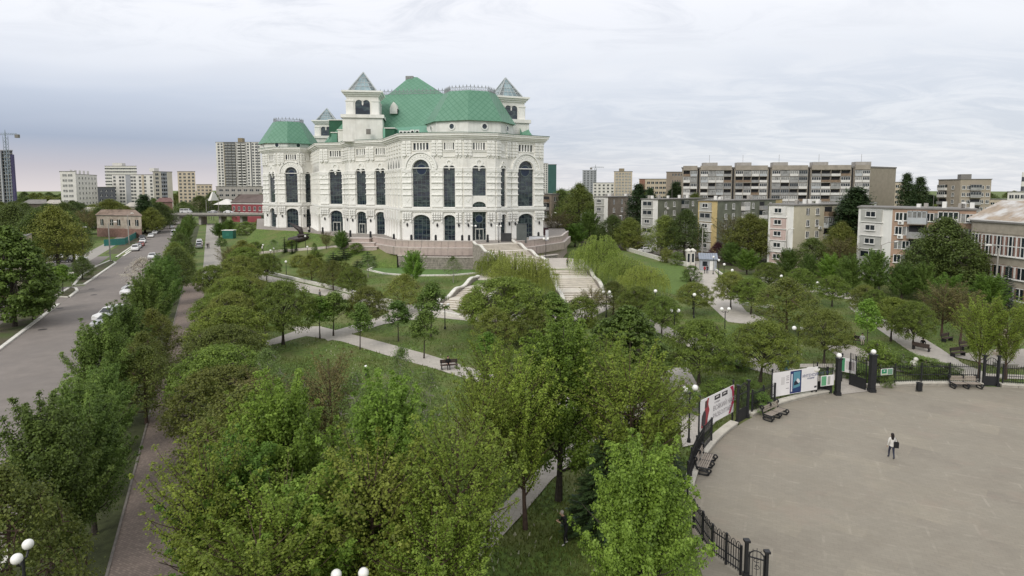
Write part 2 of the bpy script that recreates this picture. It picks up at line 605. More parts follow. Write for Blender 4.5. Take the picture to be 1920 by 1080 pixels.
# the round plaza
PC, PR = (38.42, 23.3), 29.92
def PL(deg, r=PR):
    return PC[0] + r * math.cos(R(deg)), PC[1] + r * math.sin(R(deg))
sheet('plaza', ngon(PC[0], PC[1], PR, 128) , .016, pavers('plaza_pavers', (.272, .246, .198), (.24, .215, .173), .4, .2, .42, .05, lines=2.6, linecol=(.40, .365, .30)))
PATHM = pavers('path_slabs', (.40, .365, .32), (.27, .245, .21), .5, .5, .3, .07)
PATHP = pavers('pale_slabs', (.47, .435, .385), (.32, .29, .26), .5, .5, .2, .07)
for nm, px, m in [
    ('park_path', [(548, 613), (600, 612), (700, 637), (800, 664), (905, 697), (1010, 728), (1120, 752), (1290, 775), (1290, 796), (1100, 776), (990, 748), (895, 717), (820, 693), (730, 668), (640, 640), (560, 628)], PATHP),
    ('park_path_branch', [(500, 650), (498, 640), (556, 620), (575, 630)], PATHP),
    ('walled_path', [(466, 518), (486, 513), (560, 530), (655, 552), (735, 572), (735, 586), (650, 563), (560, 545)], PATHP),
    ('curved_path', [(600, 628), (690, 602), (728, 588), (738, 570), (830, 574), (860, 588), (1060, 590), (1120, 566), (1150, 575), (1100, 602), (900, 604), (822, 596), (775, 600), (720, 608), (615, 640)], PATHP),
    ('gate_walk', [(1283, 490), (1326, 490), (1345, 515), (1372, 550), (1400, 585), (1440, 598), (1440, 612), (1365, 604), (1318, 560), (1296, 525)], PATHP),
    ('curved_walk', [(1200, 590), (1250, 612), (1320, 640), (1400, 668), (1480, 690), (1560, 712), (1545, 728), (1460, 707), (1380, 685), (1300, 655), (1235, 625), (1180, 596)], PATHM),
    ('long_walk', [(1590, 576), (1612, 572), (1645, 595), (1705, 618), (1765, 655), (1805, 682), (1850, 700), (1852, 724), (1800, 708), (1735, 678), (1695, 652), (1638, 612)], PATHP),
    ('gate_path', [(1572, 741), (1632, 734), (1602, 712), (1640, 690), (1640, 664), (1590, 645), (1545, 650), (1575, 672), (1560, 700)], PATHM),
    ('side_walk', [(1430, 525), (1640, 565), (1640, 571), (1428, 531)], PATHP),
    ('cross_walk', [(1500, 690), (1640, 690), (1740, 706), (1920, 712), (1920, 704), (1745, 697), (1640, 683), (1500, 683)], PATHP),
    ('bottom_path', [(880, 1010), (950, 940), (1010, 880), (1090, 820), (1180, 770), (1225, 740), (1245, 760), (1110, 840), (1035, 900), (985, 960), (930, 1020), (860, 1090), (800, 1090)], PATHM),
    ('spruce_path', [(1225, 690), (1290, 690), (1345, 790), (1300, 835), (1280, 840), (1270, 770)], PATHP),
    ('statue_court', [(1780, 668), (1870, 655), (1990, 655), (1990, 690), (1880, 690)], PATHM)]:
    sheet(nm, pxpoly(px), .008 + .004 * (hash(nm[0]) % 1), m)
_z = .009
for o in list(COL.objects):
    if o.name in ('park_path', 'park_path_branch', 'walled_path', 'curved_path', 'gate_walk', 'curved_walk', 'long_walk', 'gate_path', 'side_walk', 'cross_walk', 'bottom_path', 'spruce_path', 'statue_court'):
        _z += .004
        o.location.z = _z
# low white edging walls that run along the paths
for i, (px, h, w, lab) in enumerate([
    ([(472, 514), (488, 510), (560, 527), (655, 549), (735, 569)], .55, .45, 'low white wall edging the path below the left lawn'),
    ([(830, 590), (860, 596), (905, 600), (1010, 598)], .5, .4, 'low white wall beside the curved path below the stairs'),
    ([(1342, 508), (1372, 530)], .45, .35, 'straight white kerb wall right of the kiosk walk'),
    ([(1378, 556), (1392, 572), (1450, 578)], .45, .4, 'bent white kerb wall at the lower end of the kiosk walk'),
    ([(1595, 572), (1640, 582)], .35, .3, 'short white kerb wall at the top of the long walk'),
    ([(1420, 521), (1530, 541), (1640, 565)], .5, .4, 'long pale wall along the side walk before the flats'),
    ([(1176, 470), (1235, 488), (1290, 500)], 1.0, .5, 'white retaining wall behind the willows left of the gate')]):
    tag(strip('edging_wall', pxpoly(px), -w / 2, w / 2, 0, h, KERB), lab, 'wall')
# oval artificial lawn below the terrace, ringed by a white kerb
lawn = pxpoly([(690, 507), (705, 500), (745, 495), (800, 492), (900, 490), (915, 500), (905, 512), (850, 517), (770, 518), (720, 514)])
sheet('oval_lawn', lawn, .05, LAWN)
struct(strip('oval_lawn_kerb', lawn, -.25, .25, 0, .28, KERB, True))
sheet('gate_lawn', pxpoly([(1235, 500), (1278, 495), (1290, 520), (1290, 560), (1235, 545), (1225, 515)]), .03, mat('gate_grass', (.10, .16, .03), .9, .25, 1.5, .5, 18))
sheet('yard_road', pxpoly([(1150, 462), (1400, 470), (1440, 482), (1290, 484), (1180, 470)]), .02, ASPH)
sheet('yard_ground', [(50, 125), (150, 175), (150, 330), (30, 330), (22, 200)], .006, EARTH)

MH = MB()
MH.lathe([(.001, .02), (.42, .02), (.46, .012), (.5, .0)], 16)
MHM = MH.mesh('manhole_cover', mat('cast_iron', (.055, .05, .047), .7, .2, 6))
for k, (u, v) in enumerate([(80, 618), (112, 578), (172, 542), (176, 553)]):
    tag(link('manhole_cover', MHM, None, (*G(u, v), .012)), f'{ORD[k]} dark manhole cover from the camera on the left road', 'manhole', 'manholes on the left road')
# ------------------------------------------------------------ the theatre
ZB, ZT = 5.5, 30.5                                          # terrace level, top of the main cornice
FP = [UD(u, d) for u, d in [(494, 201), (521, 192), (564, 192), (586, 195), (600, 175), (647, 172.5), (655, 167), (725, 162), (754, 145.5), (808, 143.5), (868, 142.5), (929, 144.5), (958, 148.5), (1019, 154)]]
PT = [FP[-1], (FP[-1][0] - 20, FP[-1][1] + 62), (FP[-1][0] - 62, FP[-1][1] + 88), (FP[0][0] - 4, FP[0][1] + 44)]
FULL = FP + PT[1:]
CORE = offset_poly(FULL, -.5)
theatre = thing('theatre', 'ornate white opera theatre with green mansard roofs and glass pyramid towers', 'theatre', (0, 0, 0))
ROOFM = None
def roofmat():
    m = bpy.data.materials.new('green_roof_tiles')
    m.use_nodes = True
    nt = m.node_tree
    b = nt.nodes['Principled BSDF']
    b.inputs['Roughness'].default_value = .5
    b.inputs['Specular IOR Level'].default_value = .35
    uv = nt.nodes.new('ShaderNodeUVMap')
    sp = nt.nodes.new('ShaderNodeSeparateXYZ')
    nt.links.new(uv.outputs[0], sp.inputs[0])
    def M(op, a, c=None):
        n = nt.nodes.new('ShaderNodeMath')
        n.operation = op
        for i, v in enumerate((a, c)):
            if v is None:
                continue
            if isinstance(v, (int, float)):
                n.inputs[i].default_value = v
            else:
                nt.links.new(v, n.inputs[i])
        return n.outputs[0]
    a = M('FRACT', M('MULTIPLY', M('ADD', sp.outputs[0], sp.outputs[1]), .62))
    c = M('FRACT', M('MULTIPLY', M('SUBTRACT', sp.outputs[1], sp.outputs[0]), .62))
    lo = M('MINIMUM', a, c)
    rg = nt.nodes.new('ShaderNodeMapRange')
    nt.links.new(lo, rg.inputs[0])
    rg.inputs[2].default_value = .22
    geo = nt.nodes.new('ShaderNodeNewGeometry')
    no = nt.nodes.new('ShaderNodeTexNoise')
    nt.links.new(geo.outputs['Position'], no.inputs['Vector'])
    no.inputs['Scale'].default_value = .35
    no.inputs['Detail'].default_value = 5
    x = nt.nodes.new('ShaderNodeMix')
    x.data_type = 'RGBA'
    nt.links.new(no.outputs['Fac'], x.inputs[0])
    x.inputs[6].default_value, x.inputs[7].default_value = (.098, .228, .148, 1), (.150, .305, .215, 1)
    y = nt.nodes.new('ShaderNodeMix')
    y.data_type = 'RGBA'
    nt.links.new(rg.outputs[0], y.inputs[0])
    y.inputs[6].default_value = (.066, .185, .112, 1)
    nt.links.new(x.outputs[2], y.inputs[7])
    nt.links.new(y.outputs[2], b.inputs['Base Color'])
    bp = nt.nodes.new('ShaderNodeBump')
    bp.inputs['Strength'].default_value = .5
    bp.inputs['Distance'].default_value = .1
    nt.links.new(M('ADD', a, c), bp.inputs['Height'])
    nt.links.new(bp.outputs[0], b.inputs['Normal'])
    return m
ROOFM = roofmat()
ROOFP = mat('green_sheet_roof', (.12, .285, .20), .5, .12, .4)
ROOFD = mat('dark_green_metal', (.020, .095, .05), .55, .15, .5)
RAIL = mat('roof_cresting', (.30, .31, .32), .6, .2, 1)
PYRG = glassmat('pyramid_glass', (.20, .28, .30), .12, .8)
PYRF = mat('pyramid_frame', (.40, .43, .43), .45, .1, 1)
TRIMW = mat('facade_trim', (.81, .80, .755), .75, .06, .9)
def add_uv(o):
    """metres along the eaves and up the slope, face by face"""
    me = o.data
    l = me.uv_layers.new(name='UVMap')
    for p in me.polygons:
        n = p.normal
        h = Vector((-n.y, n.x, 0))
        h = h.normalized() if h.length > 1e-4 else Vector((1, 0, 0))
        w = n.cross(h)
        for li in p.loop_indices:
            c = me.vertices[me.loops[li].vertex_index].co
            l.data[li].uv = (c.dot(h), c.dot(w))
    return o

class Facet:
    def __init__(self, A, B):
        self.A = Vector(A)
        d = Vector(B) - self.A
        self.L = d.length
        self.ex = d / self.L
        self.n = Vector((self.ex.y, -self.ex.x))
    def p(self, t, n, z):
        q = self.A + self.ex * t + self.n * n
        return (q.x, q.y, z)
    def t_of(self, u):
        k = (u - PPX) / F * math.cos(TH)
        return (k * self.A.y - self.A.x) / (self.ex.x - k * self.ex.y)

def top_curve(tl, tr, zt, kind):
    w = tr - tl
    if kind == 'flat':
        return [(tl, zt), (tr, zt)]
    if kind == 'arch':
        r = w / 2
        return [(tl + r - r * math.cos(math.pi * k / 12), zt - r + r * math.sin(math.pi * k / 12)) for k in range(13)]
    if kind == 'seg':
        h = w * .30
        return [(tl + w / 2 - w / 2 * math.cos(math.pi * k / 10), zt - h + h * math.sin(math.pi * k / 10)) for k in range(11)]
    if kind == 'double':
        r, out = w / 4, []
        for c in (tl + r, tl + 3 * r):
            out += [(c - r * math.cos(math.pi * k / 8), zt - r + r * math.sin(math.pi * k / 8)) for k in range(9)]
        i = 8
        out[i:i + 2] = [(tl + 2 * r - .06 * w, zt - r), (tl + 2 * r - .03 * w, zt - r - .12 * w), (tl + 2 * r + .03 * w, zt - r - .12 * w), (tl + 2 * r + .06 * w, zt - r)]
        return out

def panel(mb, f, ta, tb, z0, z1, ops, th):
    def rect(a, b, c, d):
        if b - a > 1e-3 and d - c > 1e-3:
            mb.face([f.p(a, 0, c), f.p(b, 0, c), f.p(b, 0, d), f.p(a, 0, d)])
    z = z0
    for tl, tr, zb, zt, kind in ops:
        rect(ta, tb, z, zb)
        cv = top_curve(tl, tr, zt, kind)
        rect(ta, tl, zb, zt)
        rect(tr, tb, zb, zt)
        for (a, za), (b, zb2) in zip(cv, cv[1:]):
            if zt - min(za, zb2) > 1e-4:
                mb.face([f.p(a, 0, za), f.p(b, 0, zb2), f.p(b, 0, zt), f.p(a, 0, zt)])
        loop = [(tl, zb)] + cv + [(tr, zb)]
        for (a, za), (b, zb2) in zip(loop, loop[1:] + loop[:1]):
            mb.face([f.p(a, 0, za), f.p(a, -th, za), f.p(b, -th, zb2), f.p(b, 0, zb2)])
        z = zt
    rect(ta, tb, z, z1)

def tower_window(parent, f, tl, tr, zb, zt, nx, nz, kind, medal=False, back=.36, gm=None):
    g = MB()
    g.obox(f.A, f.ex, tl - .03, tr + .03, -back - .04, -back, zb - .03, zt + .03)
    w = g.build('window', gm or GLASST, parent)
    m = MB()
    bw = .045
    for k in range(1, nx):
        t = tl + (tr - tl) * k / nx
        m.obox(f.A, f.ex, t - bw, t + bw, -back, -back + .07, zb, zt)
    for k in range(1, nz):
        z = zb + (zt - zb) * k / nz
        m.obox(f.A, f.ex, tl, tr, -back, -back + .055, z - bw, z + bw)
    if medal:
        r = (tr - tl) * .27
        c, cz = (tl + tr) / 2, zt - (tr - tl) * .52
        for k in range(16):
            a, b = 2 * math.pi * k / 16, 2 * math.pi * (k + 1) / 16
            P = [f.p(c + q * math.cos(x), -back + .10, cz + q * math.sin(x)) for x, q in ((a, r), (b, r), (b, r * 1.2), (a, r * 1.2))]
            m.face(P)
        m.face([f.p(c + r * math.cos(2 * math.pi * k / 16), -back + .09, cz + r * math.sin(2 * math.pi * k / 16)) for k in range(16)], 1)
    m.build('frame', [MULL, mat('blue_stained_glass', (.018, .03, .06), .15, .2, 2)], w)
    return w

def ring(mb, f, c, zc, r0, r1, n0, n1, a0=0.0, a1=math.pi, k=14):
    """half-round moulding over an arch"""
    for i in range(k):
        a, b = a0 + (a1 - a0) * i / k, a0 + (a1 - a0) * (i + 1) / k
        q = lambda x, r, n: f.p(c - r * math.cos(x), n, zc + r * math.sin(x))
        mb.face([q(a, r0, n1), q(b, r0, n1), q(b, r1, n1), q(a, r1, n1)])
        mb.face([q(a, r1, n0), q(a, r1, n1), q(b, r1, n1), q(b, r1, n0)])
        mb.face([q(a, r0, n1), q(a, r0, n0), q(b, r0, n0), q(b, r0, n1)])

LANT = MB()
LANT.lathe([(.02, .55), (.16, .35), (.24, .1), (.2, -.1), (.04, -.45)], 8)
LANT.box(-.03, .03, 0, .3, .3, .36)
LANTM = LANT.mesh('lantern', DARKIRON)

def pilaster(parent, f, a, b, lamp=True):
    """one pier: plain foot, corbel table, banded shaft and the bracket work under the cornice"""
    m = MB()
    w, c = b - a, (a + b) / 2
    bx = lambda t0, t1, n1, z0, z1: m.obox(f.A, f.ex, t0, t1, 0, n1, z0, z1)
    bx(a, b, .30, ZB, 6.0)
    bx(a + .05, b - .05, .22, 6.0, 9.9)
    k = max(2, int(w / .55))
    for r, (z0, z1, pr) in enumerate([(9.75, 10.25, .62), (10.45, 10.85, .7), (11.0, 11.35, .7), (11.5, 12.0, .7)]):
        for i in range(k):
            t0 = a + w * (i + .12) / k
            if r == 0 and 0 < i < k - 1:
                continue
            bx(t0, t0 + w * .76 / k, pr, z0, z1)
        bx(a - .02, b + .02, .34, z1, z1 + .12)
    bx(a, b, .36, 13.3, 13.7)
    bx(a + .06, b - .06, .24, 13.7, 22.0)
    bx(c - w * .26, c + w * .26, .34, 15.2, 15.5)
    for i in range(5):
        bx(c - w * .26 * (1 - i / 5), c + w * .26 * (1 - i / 5), .33, 15.2 - .14 * (i + 1), 15.2 - .14 * i)
    for z in (16.1, 17.55, 19.0, 20.45):
        bx(a - .04, b + .04, .50, z, z + .15)
        bx(a + .02, b - .02, .38, z + .15, z + .30)
    for z in (15.75, 17.0, 18.45, 19.9):
        bx(c - .12, c + .12, .32, z, z + .25)
    bx(a - .04, b + .04, .42, 21.6, 21.95)
    ring(m, f, c, 20.9, w * .16, w * .25, .24, .40, k=8)
    bx(a - .04, b + .04, .36, 22.0, 22.3)
    # bracket work between the small upper windows
    for s in (-1, 1):
        t = c + s * w * .27
        for z in (25.3, 26.0, 26.7, 27.4, 28.1):
            bx(t - w * .2, t + w * .2, .42, z, z + .42)
            bx(t - w * .15, t + w * .15, .22, z + .42, z + .7)
        m.lathe([(.02, -.35), (.2, -.1), (.24, .1), (.1, .2)], 6, 0, f.p(t, .12, 25.05))
    bx(c - w * .08, c + w * .08, .2, 25.6, 28.8)
    o = m.build('pilaster', TRIMW, parent)
    if lamp:
        q = f.p(c, .45, 9.1)
        link('lantern', LANTM, o, q)

def columns(parent, f, n):
    """the foreshortened colonnades: free columns below, shafts and pointed niches above"""
    for i in range(n):
        t = f.L * (i + .5) / n
        m = MB()
        q = f.p(t, .55, 0)
        m.lathe([(.55, ZB), (.55, 5.9), (.40, 6.1), (.40, 9.6), (.55, 9.9), (.6, 10.3)], 10, 0, (q[0], q[1], 0))
        m.build('column', TRIMW, parent, True)
        m = MB()
        m.obox(f.A, f.ex, t - .55, t + .55, 0, 1.1, 10.3, 12.3)
        m.obox(f.A, f.ex, t - .4, t + .4, 0, .6, 13.1, 22.0)
        for z in (16.1, 17.55, 19.0, 20.45, 21.7):
            m.obox(f.A, f.ex, t - .48, t + .48, 0, .75, z, z + .3)
        m.obox(f.A, f.ex, t - .55, t + .55, 0, .8, 22.0, 22.4)
        for z in (25.3, 26.2, 27.1, 28.0):
            m.obox(f.A, f.ex, t - .5, t + .5, 0, .45, z, z + .6)
        m.build('pilaster', TRIMW, parent)
    for i in range(n - 1):
        t = f.L * (i + 1) / n
        m = MB()
        w = f.L / n * .26
        m.face([f.p(t - w, .02, 22.2), f.p(t + w, .02, 22.2), f.p(t + w, .02, 23.3), f.p(t, .02, 24.7), f.p(t - w, .02, 23.3)])
        m.build('niche', GLASST, parent)

# facets: window columns as (photo column, width in photo pixels, tall type, ground type, door)
SPEC = {0: [(511, 11, 'double', 'seg', 0)], 1: [(547, 22, 'big', 'seg', 0)], 2: [(578, 10, 'arch', 'flat', 0)], 4: [(630, 23, 'double', 'seg', 1)],
        6: [(677.5, 18, 'double', 'seg', 1), (714, 19, 'double', 'seg', 0)], 8: [(790, 32, 'big', 'seg', 0)], 9: [(842.5, 21, 'double', 'seg', 0)],
        10: [(898.5, 25, 'portal', 'flat', 1)], 11: [(943.5, 9, 'double', 'seg', 0)], 12: [(985.5, 29, 'big', 'seg', 0)]}
body = MB()
body.prism(CORE, ZB - .3, ZT - .05)
body.build('wall', WHITEST, theatre)
DOORF = mat('door_frame', (.42, .42, .38), .5, .1, 2)
for i in range(13):
    f = Facet(FP[i], FP[i + 1])
    pm = MB()
    cols = []
    for uc, wpx, tall, grd, door in SPEC.get(i, []):
        a, b = f.t_of(uc - wpx / 2), f.t_of(uc + wpx / 2)
        cols.append((a, b, tall, grd, door))
    z0 = ZB
    edges = [0.0]
    for k in range(len(cols) - 1):
        edges.append((cols[k][1] + cols[k + 1][0]) / 2)
    edges.append(f.L)
    wallo = None
    if not cols:
        panel(pm, f, 0, f.L, z0, ZT - .1, [], .5)
    for k, (a, b, tall, grd, door) in enumerate(cols):
        w = b - a
        ops = [(a + .03, b - .03, ZB + .02, 11.5 if grd != 'flat' else 11.2, grd)]
        if tall == 'big':
            ops.append((a, b, 13.35, 24.4, 'arch'))
        elif tall == 'portal':
            ops = [(a, b, ZB + .02, 12.2, 'flat'), (a, b, 13.15, 14.6, 'seg'), (a, b, 16.0, 23.0, 'double')]
        elif tall == 'arch':
            ops.append((a, b, 13.35, 22.9, 'arch'))
        else:
            ops.append((a, b, 13.35, 23.0, 'double'))
        ops.append((a + w * .06, b - w * .06, 26.7, 28.3, 'flat'))
        panel(pm, f, edges[k], edges[k + 1], z0, ZT - .1, ops, .5)
        for (tl, tr, zb, zt, kind) in ops:
            if zb > 26:                      # five narrow slots under the cornice
                win = tower_window(theatre, f, tl, tr, zb, zt, 1, 1, 'flat')
                s = MB()
                for q in range(1, 5):
                    t = tl + (tr - tl) * q / 5
                    s.obox(f.A, f.ex, t - .16, t + .16, -.36, -.06, zb, zt)
                s.build('post', TRIMW, win)
            else:
                nz = max(2, round((zt - zb) / 1.25))
                win = tower_window(theatre, f, tl, tr, zb, zt, 4 if tr - tl > 3 else (3 if tr - tl > 1.8 else 2), nz, kind, medal=(tall == 'big' and zb > 12) or (tall == 'portal' and zb < 6))
                if door and zb < 6:
                    c, hw = (tl + tr) / 2, min((tr - tl) * .32, 1.3)
                    d = MB()
                    d.obox(f.A, f.ex, c - hw, c + hw, -.3, -.05, ZB, 8.3)
                    d.obox(f.A, f.ex, c - hw + .2, c - .08, -.05, -.03, ZB + .15, 8.05, 1)
                    d.obox(f.A, f.ex, c + .08, c + hw - .2, -.05, -.03, ZB + .15, 8.05, 1)
                    dd = d.build('door', [DOORF, GLASS], theatre)
                    h = MB()
                    for s in (-1, 1):
                        h.obox(f.A, f.ex, c + s * .16 - .02, c + s * .16 + .02, -.03, .03, 6.3, 7.0)
                    h.build('handle', KERB, dd)
        # mouldings over the openings
        c = (a + b) / 2
        def hoop(nm, *q):
            d = MB()
            ring(d, f, *q)
            d.build(nm, TRIMW, theatre)
        def bar(nm, *q):
            d = MB()
            d.obox(f.A, f.ex, *q)
            d.build(nm, TRIMW, theatre)
        if tall == 'big':
            zc = 24.4 - w / 2
            hoop('archivolt', c, zc, w / 2 + .05, w / 2 + .5, 0, .32)
            hoop('archivolt', c, zc, w / 2 + .6, w / 2 + 1.5, 0, .18)
            for q in range(13):
                x = math.pi * (q + .5) / 13
                rr = w / 2 + 1.05
                d = MB()
                d.lathe([(.02, .12), (.2, 0), (.02, -.12)], 5, 0, f.p(c - rr * math.cos(x), .2, zc + rr * math.sin(x)))
                d.build('boss', TRIMW, theatre)
            hoop('archivolt', c, zc, w / 2 + 1.6, w / 2 + 1.95, 0, .42)
        elif tall != 'arch':
            bar('string_course', a - .1, b + .1, 0, .2, 25.0, 25.15)
            bar('string_course', a - .1, b + .1, 0, .2, 26.2, 26.35)
            hoop('roundel', c, 23.7, w * .16, w * .28, 0, .22, 0, 2 * math.pi, 16)
            hoop('arch_hood', a + w / 4, 23.0 - w / 4, w / 4 + .04, w / 4 + .28, 0, .2, 0, math.pi, 8)
            hoop('arch_hood', b - w / 4, 23.0 - w / 4, w / 4 + .04, w / 4 + .28, 0, .2, 0, math.pi, 8)
        if grd == 'seg' and tall != 'portal':
            d = MB()
            for q in range(10):
                x0, x1 = math.pi * q / 10, math.pi * (q + 1) / 10
                hh = w * .3
                P = lambda x, e, n: f.p(c - (w / 2 + e) * math.cos(x), n, 11.5 - hh + (hh + e) * math.sin(x))
                d.face([P(x0, .03, .25), P(x1, .03, .25), P(x1, .4, .25), P(x0, .4, .25)])
                d.face([P(x0, .4, 0), P(x0, .4, .25), P(x1, .4, .25), P(x1, .4, 0)])
            d.build('arch_hood', TRIMW, theatre)
        bar('sill', a - .12, b + .12, 0, .28, 13.12, 13.34)
        bar('sill', a, b, 0, .22, 26.5, 26.68)
    pm.build('facade', WHITEST, theatre)
    if i in (3, 7):
        columns(theatre, f, 6)
        continue
    gaps = [0.0] + [x for c in cols for x in c[:2]] + [f.L]
    for k in range(0, len(gaps), 2):
        a, b = gaps[k] + .15, gaps[k + 1] - .15
        if b - a < .5:
            continue
        if b - a > 4.4:
            pilaster(theatre, f, a, (a + b) / 2 - .12, False)
            pilaster(theatre, f, (a + b) / 2 + .12, b)
        else:
            pilaster(theatre, f, a, b, b - a > 1.2)
for z0, z1, off in [(12.3, 12.6, .42), (12.6, 13.08, .58), (22.4, 22.6, .1), (28.75, 28.95, .2), (29.1, 29.45, .42), (29.45, 29.85, .75), (29.85, 30.3, 1.1), (30.3, 30.5, 1.25)]:
    m = MB()
    m.prism(offset_poly(FULL, off), z0, z1, bottom=True)
    m.build('cornice', TRIMW, theatre)
m = MB()
m.prism(offset_poly(FULL, 1.3), 30.5, 30.62, bottom=True)
m.build('cornice_flashing', ROOFD, theatre)

def cresting(parent, poly, z, h, step):
    """row of iron finials along a roof edge"""
    m = MB()
    n = len(poly)
    for i in range(n):
        a, b = Vector(poly[i]), Vector(poly[(i + 1) % n])
        L = (b - a).length
        if L < .3:
            continue
        e = (b - a) / L
        m.obox(a, e, 0, L, -.04, .04, z + .12, z + .2)
        m.obox(a, e, 0, L, -.04, .04, z + h * .52, z + h * .58)
        k = max(1, int(L / step))
        for j in range(k):
            q = a + e * (L * (j + .5) / k)
            m.tube([(q.x, q.y, z), (q.x, q.y, z + h * .8), (q.x, q.y, z + h)], [.07, .06, .02], 4)
            m.sphere((q.x, q.y, z + h * .72), .16, 5, 4)
            for s in (-1, 1):
                p = q + e * (s * step * .25)
                m.tube([(p.x, p.y, z + .1), (p.x + e.x * s * step * .2, p.y + e.y * s * step * .2, z + h * .3), (p.x, p.y, z + h * .55)], .05, 4)
    return m.build('cresting', RAIL, parent)

def mansard(parent, cx, cy, r0, r1, rot, zd, zr, ze, n=8, crest=1.5, oculi=True, ex=1.0):
    base, top = ngon(cx, cy, r0, n, rot, ex), ngon(cx, cy, r1, n, rot, ex)
    m = MB()
    m.prism(base, ZT, zd)
    dr = m.build('drum', WHITEST, parent)
    if oculi:
        for i in range(n):
            f = Facet(base[i], base[(i + 1) % n])
            if f.n.y > .3:
                continue
            o = MB()
            zc = ZT + (zd - ZT) * .55
            ring(o, f, f.L / 2, zc, .62, .92, 0, .16, 0, 2 * math.pi, 14)
            o.face([f.p(f.L / 2 + .62 * math.cos(2 * math.pi * k / 14), .04, zc + .62 * math.sin(2 * math.pi * k / 14)) for k in range(14)], 1)
            o.build('oculus', [TRIMW, GLASST], dr)
    m = MB()
    m.frustum(ngon(cx, cy, r0 + .7, n, rot, ex), zd - .25, ngon(cx, cy, r0 + .1, n, rot, ex), zd + .7, cap=False)
    m.frustum(ngon(cx, cy, r0 + .1, n, rot, ex), zd + .7, top, zr)
    rf = add_uv(m.build('roof', ROOFM, parent))
    cresting(rf, ngon(cx, cy, r1 - .2, n, rot, ex), zr, crest, .95)
    return rf

def pyramid_tower(parent, cx, cy, w, rot, z0, z1, z2, z3, z4, openings=True):
    """square tower: block base, arcaded stage, cornice and a glazed pyramid"""
    def sq(h):
        return [(cx + h * math.cos(rot + a), cy + h * math.sin(rot + a)) for a in (math.pi * 1.25, math.pi * 1.75, math.pi * .25, math.pi * .75)]
    k = math.sqrt(2) / 2
    m = MB()
    m.prism(sq(w * 1.24 * k), z0, z1)
    m.prism(sq(w * 1.34 * k), z1, z1 + .9)
    body = m.build('tower', WHITEST, parent)
    m = MB()
    m.prism(sq(w * .92 * k), z1 + .9, z2)
    P = sq(w * k)
    for i in range(4):
        f = Facet(P[i], P[(i + 1) % 4])
        L = f.L
        panel(m, f, 0, L, z1 + .9, z2, [(L * .27, L * .73, z1 + .95, z1 + .9 + (z2 - z1 - .9) * .80, 'double')], L * .04)
    m.build('tower_stage', WHITEST, body)
    for i in range(4):
        f = Facet(P[i], P[(i + 1) % 4])
        L = f.L
        g = MB()
        g.obox(f.A, f.ex, L * .26, L * .74, -L * .035, -L * .02, z1 + .9, z1 + .9 + (z2 - z1 - .9) * .82)
        g.build('tower_window', GLASST, body)
        for a, b in ((0, .22), (.78, 1)):
            t = MB()
            t.obox(f.A, f.ex, L * a, L * b, 0, .18, z1 + .9, z1 + .9 + (z2 - z1) * .6)
            t.obox(f.A, f.ex, L * a - .1, L * b + .1, 0, .32, z1 + .9 + (z2 - z1) * .6, z1 + 1.2 + (z2 - z1) * .6)
            t.build('pier', TRIMW, body)
    m = MB()
    for z, e in ((z2, 1.08), (z2 + .45, 1.18), (z2 + .9, 1.28)):
        m.prism(sq(w * e * k), z, z + .45, bottom=True)
    m.build('tower_cornice', TRIMW, body)
    zp = z2 + 1.35
    pb = sq(w * .92 * k)
    m = MB()
    for i in range(4):
        m.face([(*pb[i], zp), (*pb[(i + 1) % 4], zp), (cx, cy, z4)])
    pyr = m.build('glass_pyramid', PYRG, parent)
    m = MB()
    for i in range(4):
        a, b = Vector((*pb[i], zp)), Vector((*pb[(i + 1) % 4], zp))
        top = Vector((cx, cy, z4))
        m.tube([a, top], .20, 4)
        m.tube([a, b], .18, 4)
        for s in (.25, .45, .72):
            m.tube([a.lerp(top, s), b.lerp(top, s)], .11, 4)
        for s in (.2, .4, .6, .8):
            m.tube([a.lerp(b, s), a.lerp(b, s).lerp(top, .72 if .3 < s < .7 else .45)], .07, 4)
        # solid tapering corner strips
        m.face([a, a.lerp(b, .18), top])
        m.face([b.lerp(a, .18), b, top])
    m.build('frame', PYRF, pyr)

def at(u, d):
    return UD(u, d)
# near corner pavilion, far-left pavilion
c = at(882, 156)
mansard(theatre, c[0], c[1], 10.9, 6.6, -AZ + R(22.5) + R(5), 33.9, 41.3, 0)
c = at(545, 203)
mansard(theatre, c[0], c[1], 8.9, 4.9, -AZ + R(22.5) + R(20), 32.3, 39.2, 0, crest=1.5)
ROT = R(8)
c = at(686, 170)
pyramid_tower(theatre, c[0], c[1], 8.4, ROT, ZT - .3, zat(226, 168), zat(186, 168), 0, zat(141, 170))
c = at(948, 164)
pyramid_tower(theatre, c[0], c[1], 7.6, -AZ + R(50), ZT - .3, zat(234, 162), zat(196, 162), 0, zat(151, 164))
c = at(617, 222)
pyramid_tower(theatre, c[0], c[1], 7.4, ROT, ZT - .3, zat(262, 220), zat(236, 220), 0, zat(206, 222))
# main roof: steep tiled slopes round the stage house, with its own little gable and crestings
def slab_roof(pts_lo, z0, pts_hi, z1, m=ROOFM, name='roof', cap=True):
    b = MB()
    b.frustum(pts_lo, z0, pts_hi, z1, cap=cap)
    return add_uv(b.build(name, m, theatre))
A0, A1, A2, A3 = at(704, 168), at(838, 164), at(900, 212), at(690, 226)
B0, B1, B2, B3 = at(706, 181), at(842, 178), at(890, 205), at(700, 214)
slab_roof([A0, A1, A2, A3], ZT - .2, [B0, B1, B2, B3], zat(181, 180))
rf = slab_roof([at(728, 182.5), at(836, 180.5), at(850, 204), at(735, 206)], zat(181, 180) - .05, [at(770, 188), at(785, 187.5), at(786, 189), at(771, 189.5)], zat(150, 188))
cresting(rf, [B0, B1, (B1[0], B1[1] + .1), (B0[0], B0[1] + .1)], zat(181, 180), 1.7, 1.1)
ch = MB()
p = at(772, 188)
